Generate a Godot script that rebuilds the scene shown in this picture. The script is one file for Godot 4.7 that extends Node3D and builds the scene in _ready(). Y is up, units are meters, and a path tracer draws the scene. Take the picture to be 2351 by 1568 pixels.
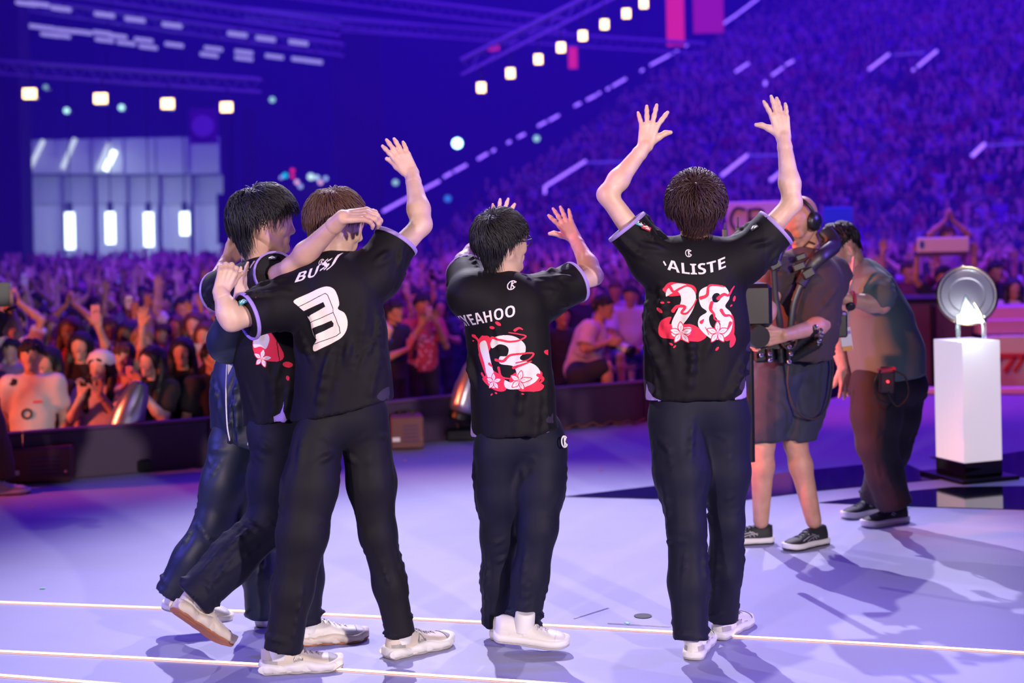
extends Node3D

# ---------------------------------------------------------------- camera model (photograph of 2351 x 1568)
const FPX := 3265.0          # focal length in pixels of the photograph
const CX := 1175.5
const HORIZON := 520.0       # row of the eye level in the middle of the picture
const EYE := 1.6
const ROLL := -0.02
var rng := RandomNumberGenerator.new()
var M := {}                  # materials
var jobs := []               # body surfaces that are meshed together at the end
var taken := {}
var wave := FastNoiseLite.new()
var crease := FastNoiseLite.new()


func at(px: float, py: float, d: float) -> Vector3:
	var v := Vector3((px - CX) / FPX * d, -(py - HORIZON) / FPX * d, -d)
	return Basis(Vector3.BACK, ROLL) * v + Vector3(0, EYE, 0)


func on_floor(px: float, py: float, level := 0.0) -> Vector3:
	var v := at(px, py, 1.0) - Vector3(0, EYE, 0)
	return Vector3(0, EYE, 0) + v * ((level - EYE) / v.y)


# ---------------------------------------------------------------- bodies as smooth distance fields, meshed as surface nets
class Shape:
	var a := PackedVector3Array()
	var ba := PackedVector3Array()
	var il := PackedFloat32Array()
	var ra := PackedFloat32Array()
	var dr := PackedFloat32Array()
	var nn := PackedVector3Array()
	var kk := PackedFloat32Array()
	var cuts := []
	var s := 0.03
	var kmax := 1.0
	var tide: Callable

	func _init(smooth := 0.03) -> void:
		s = smooth

	func cap(p: Vector3, q: Vector3, r0: float, r1 := -1.0, n := Vector3.ZERO, k := 1.0) -> void:
		a.append(p)
		ba.append(q - p)
		il.append(1.0 / maxf((q - p).length_squared(), 1e-9))
		ra.append(r0)
		dr.append((r1 if r1 > 0.0 else r0) - r0)
		if n != Vector3.ZERO and q != p:
			n = n.slide((q - p).normalized()).normalized()
		nn.append(n)
		kk.append(k)
		kmax = maxf(kmax, k)

	func chain(pts: Array, radii: Array, n := Vector3.ZERO, k := 1.0) -> void:
		for i in pts.size() - 1:
			cap(pts[i], pts[i + 1], radii[i], radii[i + 1], n, k)

	func cut(o: Vector3, n: Vector3, reach := 0.14) -> void:
		cuts.append([o, n.normalized(), reach])

	func value(p: Vector3, ids: PackedInt32Array) -> float:
		var d := 1e3
		for i in ids:
			var q := p - a[i]
			if kk[i] != 1.0:
				q += nn[i] * (q.dot(nn[i]) * (kk[i] - 1.0))
			var t := clampf(q.dot(ba[i]) * il[i], 0.0, 1.0)
			var e := q.distance_to(ba[i] * t) - ra[i] - dr[i] * t
			var h := s - absf(d - e)
			d = minf(d, e)
			if h > 0.0:
				d -= h * h / s * 0.25
		for c in cuts:
			var o: Vector3 = c[0]
			var w := p - o
			var depth := minf(w.dot(c[1]), float(c[2]) - w.length())
			if depth > d:
				d = depth
		return d

	func build(cell: float) -> Array:
		var lo := Vector3.ONE * 1e9
		var hi := -lo
		for i in a.size():
			var r := Vector3.ONE * (maxf(ra[i], ra[i] + dr[i]) + s * 0.3)
			lo = lo.min(a[i] - r).min(a[i] + ba[i] - r)
			hi = hi.max(a[i] + r).max(a[i] + ba[i] + r)
		lo -= Vector3.ONE * cell * 2.0
		hi += Vector3.ONE * cell * 2.0
		const B := 4
		var bx := int(ceil((hi.x - lo.x) / cell / B))
		var by := int(ceil((hi.y - lo.y) / cell / B))
		var bz := int(ceil((hi.z - lo.z) / cell / B))
		var nx := bx * B
		var ny := by * B
		var nz := bz * B
		var g := PackedFloat32Array()
		g.resize(nx * ny * nz)
		g.fill(1.0)
		var all := PackedInt32Array(range(a.size()))
		var half := cell * B * 0.87
		var live := PackedInt32Array()
		var e_at := PackedFloat32Array()
		e_at.resize(a.size())
		for z in bz:
			for y in by:
				for x in bx:
					var c := lo + Vector3(x * B + B * 0.5, y * B + B * 0.5, z * B + B * 0.5) * cell
					var low := 1e3
					for i in all:
						var q := c - a[i]
						if kk[i] != 1.0:
							q += nn[i] * (q.dot(nn[i]) * (kk[i] - 1.0))
						var t := clampf(q.dot(ba[i]) * il[i], 0.0, 1.0)
						var e := q.distance_to(ba[i] * t) - ra[i] - dr[i] * t
						e_at[i] = e
						low = minf(low, e)
					var reach := (half + cell) * kmax
					if low > reach + s * 0.5:
						continue
					var ids := PackedInt32Array()
					for i in all:
						if e_at[i] < low + 2.0 * half * kmax + s:
							ids.append(i)
					var mid := value(c, ids)
					if mid < -reach:
						for k in B:
							for j in B:
								var row := ((z * B + k) * ny + y * B + j) * nx + x * B
								for i in B:
									g[row + i] = -1.0
						continue
					live.append((z * by + y) * bx + x)
					for k in B:
						for j in B:
							var row := ((z * B + k) * ny + y * B + j) * nx + x * B
							var p := lo + Vector3(x * B, y * B + j, z * B + k) * cell
							for i in B:
								g[row + i] = value(p, ids)
								p.x += cell
		var slot := PackedInt32Array()
		slot.resize(nx * ny * nz)
		slot.fill(-1)
		var verts := PackedVector3Array()
		var homes := PackedInt32Array()
		var sy := nx
		var sz := nx * ny
		for b in live:
			var x0 := (b % bx) * B
			var y0 := (b / bx % by) * B
			var z0 := (b / bx / by) * B
			for k in range(z0, mini(z0 + B, nz - 1)):
				for j in range(y0, mini(y0 + B, ny - 1)):
					for i in range(x0, mini(x0 + B, nx - 1)):
						var o := k * sz + j * sy + i
						var v0 := g[o]
						var v1 := g[o + 1]
						var v2 := g[o + sy]
						var v3 := g[o + sy + 1]
						var v4 := g[o + sz]
						var v5 := g[o + sz + 1]
						var v6 := g[o + sz + sy]
						var v7 := g[o + sz + sy + 1]
						var n := int(v0 < 0.0) + int(v1 < 0.0) + int(v2 < 0.0) + int(v3 < 0.0) + int(v4 < 0.0) + int(v5 < 0.0) + int(v6 < 0.0) + int(v7 < 0.0)
						if n == 0 or n == 8:
							continue
						var sum := Vector3.ZERO
						var m := 0
						if (v0 < 0.0) != (v1 < 0.0):
							sum += Vector3(v0 / (v0 - v1), 0, 0); m += 1
						if (v2 < 0.0) != (v3 < 0.0):
							sum += Vector3(v2 / (v2 - v3), 1, 0); m += 1
						if (v4 < 0.0) != (v5 < 0.0):
							sum += Vector3(v4 / (v4 - v5), 0, 1); m += 1
						if (v6 < 0.0) != (v7 < 0.0):
							sum += Vector3(v6 / (v6 - v7), 1, 1); m += 1
						if (v0 < 0.0) != (v2 < 0.0):
							sum += Vector3(0, v0 / (v0 - v2), 0); m += 1
						if (v1 < 0.0) != (v3 < 0.0):
							sum += Vector3(1, v1 / (v1 - v3), 0); m += 1
						if (v4 < 0.0) != (v6 < 0.0):
							sum += Vector3(0, v4 / (v4 - v6), 1); m += 1
						if (v5 < 0.0) != (v7 < 0.0):
							sum += Vector3(1, v5 / (v5 - v7), 1); m += 1
						if (v0 < 0.0) != (v4 < 0.0):
							sum += Vector3(0, 0, v0 / (v0 - v4)); m += 1
						if (v1 < 0.0) != (v5 < 0.0):
							sum += Vector3(1, 0, v1 / (v1 - v5)); m += 1
						if (v2 < 0.0) != (v6 < 0.0):
							sum += Vector3(0, 1, v2 / (v2 - v6)); m += 1
						if (v3 < 0.0) != (v7 < 0.0):
							sum += Vector3(1, 1, v3 / (v3 - v7)); m += 1
						slot[o] = verts.size()
						verts.append(lo + (Vector3(i, j, k) + sum / m) * cell)
						homes.append(o)
		var idx := PackedInt32Array()
		for q in homes.size():
			var o := homes[q]
			var inside := g[o] < 0.0
			for axis in 3:
				var step: int = [1, sy, sz][axis]
				if (g[o + step] < 0.0) == inside:
					continue
				var u: int = [sy, sz, 1][axis]
				var w: int = [sz, 1, sy][axis]
				if o - u - w < 0:
					continue
				var c0 := slot[o]
				var c1 := slot[o - u]
				var c2 := slot[o - u - w]
				var c3 := slot[o - w]
				if c1 < 0 or c2 < 0 or c3 < 0:
					continue
				if inside:
					idx.append_array([c0, c2, c1, c0, c3, c2])
				else:
					idx.append_array([c0, c1, c2, c0, c2, c3])
		if tide.is_valid():
			var nor := Shape.normals(verts, idx)
			for i in verts.size():
				verts[i] += nor[i] * float(tide.call(verts[i]))
		return [verts, Shape.normals(verts, idx), idx]

	static func normals(v: PackedVector3Array, idx: PackedInt32Array) -> PackedVector3Array:
		var n := PackedVector3Array()
		n.resize(v.size())
		for t in range(0, idx.size(), 3):
			var p := v[idx[t]]
			var f := (v[idx[t + 2]] - p).cross(v[idx[t + 1]] - p)
			n[idx[t]] += f
			n[idx[t + 1]] += f
			n[idx[t + 2]] += f
		for i in n.size():
			n[i] = n[i].normalized()
		return n


func surface_job(o: MeshInstance3D, shapes: Array, mats: Array, print_frame = null, print_size := Vector2.ONE) -> void:
	jobs.append({"o": o, "shapes": shapes, "mats": mats, "frame": print_frame, "size": print_size})


func mesh_job(i: int) -> void:
	var j: Dictionary = jobs[i]
	var v := PackedVector3Array()
	var n := PackedVector3Array()
	var idx := PackedInt32Array()
	for pair in j.shapes:
		var r: Array = pair[0].build(pair[1])
		var first := v.size()
		v.append_array(r[0])
		n.append_array(r[1])
		for k in r[2]:
			idx.append(k + first)
	j.v = v
	j.n = n
	j.idx = idx
	if j.frame != null:
		var inv: Transform3D = (j.frame as Transform3D).affine_inverse()
		var back: Vector3 = (j.frame as Transform3D).basis.z
		var uv := PackedVector2Array()
		uv.resize(v.size())
		var good := PackedByteArray()
		good.resize(v.size())
		for k in v.size():
			var p := inv * v[k]
			var t := Vector2(0.5 + p.x / j.size.x, 0.5 - p.y / j.size.y)
			uv[k] = t
			good[k] = 1 if n[k].dot(back) > 0.12 and t.x > 0.003 and t.x < 0.997 and t.y > 0.003 and t.y < 0.997 else 0
		var plain := PackedInt32Array()
		var shown := PackedInt32Array()
		for k in range(0, idx.size(), 3):
			if good[idx[k]] and good[idx[k + 1]] and good[idx[k + 2]]:
				shown.append_array([idx[k], idx[k + 1], idx[k + 2]])
			else:
				plain.append_array([idx[k], idx[k + 1], idx[k + 2]])
		j.uv = uv
		j.idx = plain
		j.shown = shown


func run_jobs() -> void:
	if jobs.is_empty():
		return
	var id := WorkerThreadPool.add_group_task(mesh_job, jobs.size(), -1, true)
	WorkerThreadPool.wait_for_group_task_completion(id)
	for j in jobs:
		var am := ArrayMesh.new()
		var parts := [j.idx]
		if j.frame != null:
			parts.append(j.shown)
		for k in parts.size():
			if parts[k].is_empty():
				continue
			var arr := []
			arr.resize(Mesh.ARRAY_MAX)
			arr[Mesh.ARRAY_VERTEX] = j.v
			arr[Mesh.ARRAY_NORMAL] = j.n
			if j.frame != null:
				arr[Mesh.ARRAY_TEX_UV] = j.uv
			arr[Mesh.ARRAY_INDEX] = parts[k]
			am.add_surface_from_arrays(Mesh.PRIMITIVE_TRIANGLES, arr)
			am.surface_set_material(am.get_surface_count() - 1, j.mats[k])
		j.o.mesh = am
	jobs.clear()


# ---------------------------------------------------------------- plain mesh helpers
func st() -> SurfaceTool:
	var s := SurfaceTool.new()
	s.begin(Mesh.PRIMITIVE_TRIANGLES)
	return s


func quad(s: SurfaceTool, p: Vector3, q: Vector3, r: Vector3, t: Vector3) -> void:
	for v in [p, q, r, p, r, t]:
		s.add_vertex(v)


func box(s: SurfaceTool, c: Vector3, size: Vector3, basis := Basis(), bevel := -1.0) -> void:
	# a box with chamfered edges
	var h := size * 0.5
	var b := bevel if bevel >= 0.0 else minf(0.01, minf(h.x, minf(h.y, h.z)) * 0.3)
	var pt := func(x: float, y: float, z: float, ax: int) -> Vector3:
		var k := Vector3(h.x - b, h.y - b, h.z - b)
		k[ax] = h[ax]
		return c + basis * (Vector3(x, y, z) * k)
	s.set_smooth_group(-1)
	for ax in 3:
		var u := (ax + 1) % 3
		var w := (ax + 2) % 3
		for sg in [-1.0, 1.0]:
			var cs := []
			for e in [[-1.0, -1.0], [1.0, -1.0], [1.0, 1.0], [-1.0, 1.0]]:
				var d := Vector3.ZERO
				d[ax] = sg
				d[u] = e[0]
				d[w] = e[1]
				cs.append(pt.call(d.x, d.y, d.z, ax))
			if sg > 0.0:
				quad(s, cs[0], cs[3], cs[2], cs[1])
			else:
				quad(s, cs[0], cs[1], cs[2], cs[3])
	if b > 0.0:
		for ax in 3:
			var u := (ax + 1) % 3
			var w := (ax + 2) % 3
			for su in [-1.0, 1.0]:
				for sw in [-1.0, 1.0]:
					var lo := Vector3.ZERO
					lo[u] = su
					lo[w] = sw
					var hi := lo
					lo[ax] = -1.0
					hi[ax] = 1.0
					var p0: Vector3 = pt.call(lo.x, lo.y, lo.z, u)
					var p1: Vector3 = pt.call(hi.x, hi.y, hi.z, u)
					var p2: Vector3 = pt.call(hi.x, hi.y, hi.z, w)
					var p3: Vector3 = pt.call(lo.x, lo.y, lo.z, w)
					if su * sw > 0.0:
						quad(s, p0, p3, p2, p1)
					else:
						quad(s, p0, p1, p2, p3)
		for sx in [-1.0, 1.0]:
			for sy in [-1.0, 1.0]:
				for sz in [-1.0, 1.0]:
					var p0: Vector3 = pt.call(sx, sy, sz, 0)
					var p1: Vector3 = pt.call(sx, sy, sz, 1)
					var p2: Vector3 = pt.call(sx, sy, sz, 2)
					var order := [p0, p2, p1] if sx * sy * sz > 0.0 else [p0, p1, p2]
					for v in order:
						s.add_vertex(v)


func ring_loft(s: SurfaceTool, rings: Array, closed_ends := true, smooth := true) -> void:
	# rings: arrays of points, all of one length, going round in the same sense
	s.set_smooth_group(1 if smooth else -1)
	var n: int = rings[0].size()
	for i in rings.size() - 1:
		for k in n:
			var m := (k + 1) % n
			quad(s, rings[i][k], rings[i + 1][k], rings[i + 1][m], rings[i][m])
	if closed_ends:
		s.set_smooth_group(-1)
		for e in [0, rings.size() - 1]:
			var c := Vector3.ZERO
			for p in rings[e]:
				c += p
			c /= n
			for k in n:
				var m := (k + 1) % n
				s.add_vertex(c)
				s.add_vertex(rings[e][k] if e == 0 else rings[e][m])
				s.add_vertex(rings[e][m] if e == 0 else rings[e][k])


func round_ring(c: Vector3, axis: Vector3, r: float, n := 16, flat := 1.0, flat_dir := Vector3.ZERO) -> Array:
	var x := axis.cross(flat_dir if flat_dir != Vector3.ZERO else (Vector3.UP if absf(axis.normalized().y) < 0.9 else Vector3.RIGHT)).normalized()
	var y := axis.cross(x).normalized()
	var out := []
	for k in n:
		var t := TAU * k / n
		out.append(c + x * cos(t) * r + y * sin(t) * r * flat)
	return out


func tube(s: SurfaceTool, pts: Array, r: float, n := 8, r1 := -1.0) -> void:
	var rings := []
	var x := Vector3.ZERO
	for i in pts.size():
		var d: Vector3 = (pts[mini(i + 1, pts.size() - 1)] - pts[maxi(i - 1, 0)]).normalized()
		if x == Vector3.ZERO:
			x = d.cross(Vector3.UP if absf(d.y) < 0.9 else Vector3.RIGHT).normalized()
		x = x.slide(d).normalized()
		var y := d.cross(x)
		var ring := []
		var rr := r if r1 < 0.0 else lerpf(r, r1, float(i) / (pts.size() - 1))
		for k in n:
			var t := TAU * k / n
			ring.append(pts[i] + (x * cos(t) + y * sin(t)) * rr)
		rings.append(ring)
	ring_loft(s, rings)


func bend(ctrl: Array, steps := 6) -> Array:
	# smooth curve through control points
	var c := Curve3D.new()
	for i in ctrl.size():
		var d: Vector3 = (ctrl[mini(i + 1, ctrl.size() - 1)] - ctrl[maxi(i - 1, 0)]) / 6.0
		c.add_point(ctrl[i], -d, d)
	var out := []
	for i in ctrl.size() - 1:
		for k in steps:
			out.append(c.sample(i, float(k) / steps))
	out.append(ctrl[-1])
	return out


func lathe(s: SurfaceTool, base: Vector3, axis: Vector3, profile: Array, n := 24, hard := false) -> void:
	# profile: [distance along the axis, radius]
	var rings := []
	for p in profile:
		rings.append(round_ring(base + axis.normalized() * p[0], axis.normalized(), maxf(p[1], 0.0005), n))
	s.set_smooth_group(-1)
	for i in rings.size() - 1:
		s.set_smooth_group(i + 1 if hard else 1)
		for k in n:
			var m := (k + 1) % n
			quad(s, rings[i][k], rings[i + 1][k], rings[i + 1][m], rings[i][m])
	s.set_smooth_group(-1)
	for e in [0, rings.size() - 1]:
		var c: Vector3 = base + axis.normalized() * profile[e][0]
		for k in n:
			var m := (k + 1) % n
			s.add_vertex(c)
			s.add_vertex(rings[e][k] if e == 0 else rings[e][m])
			s.add_vertex(rings[e][m] if e == 0 else rings[e][k])


func plate(s: SurfaceTool, outline: Array, up: Vector3, thick: float) -> void:
	# a flat polygon (points in a plane with normal up) given a thickness below it
	var x: Vector3 = (outline[1] - outline[0]).normalized()
	var y := up.cross(x)
	var flat := PackedVector2Array()
	for p in outline:
		flat.append(Vector2((p - outline[0]).dot(x), (p - outline[0]).dot(y)))
	var tri := Geometry2D.triangulate_polygon(flat)
	s.set_smooth_group(-1)
	for t in range(0, tri.size(), 3):
		var p: Vector3 = outline[tri[t]]
		var q: Vector3 = outline[tri[t + 1]]
		var r: Vector3 = outline[tri[t + 2]]
		if (q - p).cross(r - p).dot(up) > 0.0:
			var h := q
			q = r
			r = h
		for v in [p, q, r]:
			s.add_vertex(v)
		for v in [p - up * thick, r - up * thick, q - up * thick]:
			s.add_vertex(v)
	var area := 0.0
	for i in flat.size():
		area += flat[i].cross(flat[(i + 1) % flat.size()])
	for i in outline.size():
		var p: Vector3 = outline[i]
		var q: Vector3 = outline[(i + 1) % outline.size()]
		if area > 0.0:
			quad(s, p, q, q - up * thick, p - up * thick)
		else:
			quad(s, q, p, p - up * thick, q - up * thick)


# ---------------------------------------------------------------- nodes
func numbered(called: String) -> String:
	if not taken.has(called):
		taken[called] = 0
		return called
	taken[called] += 1
	return "%s_%03d" % [called, taken[called]]


func tag(o: Node3D, label := "", category := "", group := "", kind := "") -> void:
	if label:
		o.set_meta("label", label)
	if category:
		o.set_meta("category", category)
	if group:
		o.set_meta("group", group)
	if kind:
		o.set_meta("kind", kind)


func put(called: String, s: SurfaceTool, m: Material, parent: Node3D = self) -> MeshInstance3D:
	s.generate_normals()
	var o := MeshInstance3D.new()
	o.mesh = s.commit()
	o.material_override = m
	o.name = numbered(called) if parent == self else called
	parent.add_child(o, true)
	return o


func base(called: String, where := Vector3.ZERO) -> Node3D:
	var o := Node3D.new()
	o.name = numbered(called)
	add_child(o)
	o.position = where
	return o


func blank(called: String, parent: Node3D = self) -> MeshInstance3D:
	var o := MeshInstance3D.new()
	o.name = numbered(called) if parent == self else called
	parent.add_child(o, true)
	return o


func mat(c: Color, rough := 0.7, metal := 0.0) -> StandardMaterial3D:
	# c in linear values
	var m := StandardMaterial3D.new()
	m.albedo_color = c.linear_to_srgb()
	m.roughness = rough
	m.metallic = metal
	return m


func glow(c: Color, energy: float) -> StandardMaterial3D:
	var m := StandardMaterial3D.new()
	m.albedo_color = Color(0.05, 0.05, 0.05)
	m.emission_enabled = true
	m.emission = c.linear_to_srgb()
	m.emission_energy_multiplier = energy
	return m


func cloth(c: Color, rough := 0.8, rim := 0.25, fine := 900.0) -> StandardMaterial3D:
	var m := mat(c, rough)
	m.rim_enabled = true
	m.rim = rim
	m.rim_tint = 0.6
	return m


func noise_tex(freq: float, octaves := 4, w := 512, h := 512, kind := FastNoiseLite.TYPE_SIMPLEX_SMOOTH, ramp: Gradient = null) -> NoiseTexture2D:
	var n := FastNoiseLite.new()
	n.noise_type = kind
	n.frequency = freq
	n.fractal_octaves = octaves
	n.seed = 7
	var t := NoiseTexture2D.new()
	t.width = w
	t.height = h
	t.seamless = true
	t.noise = n
	if ramp:
		t.color_ramp = ramp
	return t


func spot(called: String, where: Vector3, to: Vector3, c: Color, e: float, angle := 30.0, size := 0.1, soft := 0.4) -> SpotLight3D:
	var l := SpotLight3D.new()
	l.name = called
	add_child(l, true)
	l.look_at_from_position(where, to, Vector3.UP if absf((to - where).normalized().y) < 0.98 else Vector3.RIGHT)
	l.light_color = c.linear_to_srgb()
	l.light_energy = e
	l.spot_angle = angle
	l.spot_angle_attenuation = soft
	l.spot_range = 200.0
	l.spot_attenuation = 2.0
	l.light_size = size
	l.shadow_enabled = true
	return l


func area(called: String, where: Vector3, to: Vector3, c: Color, e: float, size: Vector2) -> AreaLight3D:
	var l := AreaLight3D.new()
	l.name = called
	add_child(l, true)
	l.look_at_from_position(where, to, Vector3.UP if absf((to - where).normalized().y) < 0.98 else Vector3.RIGHT)
	l.light_color = c.linear_to_srgb()
	l.light_energy = e
	l.area_size = size
	l.area_normalize_energy = true
	l.area_range = 200.0
	l.shadow_enabled = true
	return l


# ---------------------------------------------------------------- people: shared pieces
func hand(sh: Shape, wrist: Vector3, dir: Vector3, thumb: Vector3, back: Vector3, spread: Array, curl: Array, thumb_angle := 0.8, k := 1.0, thumb_fold := 0.3) -> void:
	# spread: four angles towards the thumb (index .. little finger); curl: four bends per joint towards the palm
	dir = dir.normalized()
	thumb = thumb.slide(dir).normalized()
	var b := dir.cross(thumb).normalized()
	if b.dot(back) < 0.0:
		b = -b
	var reach := [0.088, 0.092, 0.087, 0.077]
	var off := [0.029, 0.0095, -0.0105, -0.029]
	var foot := [0.018, 0.006, -0.006, -0.017]
	var long := [0.074, 0.083, 0.077, 0.060]
	for i in 4:
		var root: Vector3 = wrist + (dir * reach[i] + thumb * off[i]) * k
		sh.cap(wrist + thumb * foot[i] * k, root, 0.0145 * k, 0.0115 * k)
		var sp: float = spread[i]
		var line := (dir * cos(sp) + thumb * sin(sp)).normalized()
		var ax := line.cross(-b).normalized()
		var p := root
		var c: float = curl[i]
		var r := [0.0102, 0.0092, 0.0084, 0.0072] if i < 3 else [0.0090, 0.0082, 0.0074, 0.0064]
		var share := [0.45, 0.31, 0.24]
		var turn := c * 0.7
		for j in 3:
			var q: Vector3 = p + line.rotated(ax, turn) * (long[i] * share[j] * k)
			sh.cap(p, q, r[j] * k, r[j + 1] * k)
			p = q
			turn += c
	var t0 := wrist + (dir * 0.026 + thumb * 0.022 - b * 0.006) * k
	var td := (dir * cos(thumb_angle) + thumb * sin(thumb_angle) - b * 0.22).normalized()
	var t1 := t0 + td * 0.036 * k
	var td2 := (td + (dir - thumb * 0.25) * thumb_fold).normalized()
	var t2 := t1 + td2 * 0.031 * k
	var t3 := t2 + (td2 - dir * 0.25 + thumb * 0.3).normalized() * 0.022 * k
	sh.chain([t0, t1, t2, t3], [0.0180 * k, 0.0135 * k, 0.0112 * k, 0.0085 * k])


func head(sh: Shape, c: Vector3, f: Vector3, u: Vector3, ears := true) -> void:
	f = f.normalized()
	u = u.slide(f).normalized()
	var r := f.cross(u)
	sh.cap(c - f * 0.028 + u * 0.028, c + f * 0.022 + u * 0.030, 0.086, 0.082, r, 1.1)
	sh.cap(c + f * 0.035 + u * 0.0, c + f * 0.040 - u * 0.050, 0.066, 0.050, r, 1.02)
	for sg in [-1.0, 1.0]:
		sh.cap(c + r * sg * 0.052 - u * 0.045 - f * 0.005, c + f * 0.066 + r * sg * 0.016 - u * 0.094, 0.020, 0.018)
		sh.cap(c + f * 0.074 + r * sg * 0.034 - u * 0.014, c + f * 0.072 + r * sg * 0.036 - u * 0.026, 0.021)
		sh.cap(c + f * 0.088 + r * sg * 0.012 + u * 0.026, c + f * 0.078 + r * sg * 0.042 + u * 0.026, 0.012)
		if ears:
			sh.cap(c + r * sg * 0.079 - f * 0.012 + u * 0.016, c + r * sg * 0.074 - f * 0.004 - u * 0.030, 0.0125, 0.0095, r, 1.7)
			sh.cap(c + r * sg * 0.084 - f * 0.022 + u * 0.018, c + r * sg * 0.080 - f * 0.016 - u * 0.012, 0.0090, 0.0070)
	sh.cap(c + f * 0.080 - u * 0.090, c + f * 0.086 - u * 0.094, 0.020)
	sh.cap(c + f * 0.096 + u * 0.014, c + f * 0.112 - u * 0.026, 0.008, 0.0125)
	sh.cap(c + f * 0.098 + r * 0.010 - u * 0.032, c + f * 0.098 - r * 0.010 - u * 0.032, 0.0095)
	sh.cap(c + f * 0.088 + r * 0.016 - u * 0.054, c + f * 0.088 - r * 0.016 - u * 0.054, 0.011)
	sh.cap(c + f * 0.090 + r * 0.011 - u * 0.064, c + f * 0.090 - r * 0.011 - u * 0.064, 0.010)


func face_bits(parent: Node3D, c: Vector3, f: Vector3, u: Vector3, open := 1.0) -> void:
	# eyes, brows and lips set into the face
	f = f.normalized()
	u = u.slide(f).normalized()
	var r := f.cross(u)
	for sg in [-1.0, 1.0]:
		var e: Vector3 = c + f * 0.0855 + r * sg * 0.032 + u * 0.008
		var s := st()
		lathe(s, e - f * 0.008, f, [[0, 0.004], [0.003, 0.011 * open + 0.002], [0.009, 0.012 * open + 0.001], [0.0125, 0.006 * open], [0.0135, 0.0005]], 12)
		var eye := put("eye", s, M.eye_white, parent)
		s = st()
		lathe(s, e + f * 0.003, f, [[0, 0.0058], [0.002, 0.0052], [0.003, 0.0005]], 10)
		put("iris", s, M.dark_eye, eye)
		s = st()
		tube(s, bend([e + u * 0.020 - r * sg * 0.016 + f * 0.008, e + u * 0.024 + f * 0.008, e + u * 0.019 + r * sg * 0.018 - f * 0.002], 4), 0.0032, 6)
		put("eyebrow", s, M.hair_black, parent)
	var s2 := st()
	tube(s2, bend([c + f * 0.086 + r * 0.024 - u * 0.058, c + f * 0.1005 - u * 0.059, c + f * 0.086 - r * 0.024 - u * 0.058], 5), 0.0035, 6)
	put("lips", s2, M.lips, parent)


func tri_mesh(v: PackedVector3Array, idx: PackedInt32Array) -> ArrayMesh:
	var arr := []
	arr.resize(Mesh.ARRAY_MAX)
	arr[Mesh.ARRAY_VERTEX] = v
	arr[Mesh.ARRAY_NORMAL] = Shape.normals(v, idx)
	arr[Mesh.ARRAY_INDEX] = idx
	var m := ArrayMesh.new()
	m.add_surface_from_arrays(Mesh.PRIMITIVE_TRIANGLES, arr)
	return m


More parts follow.
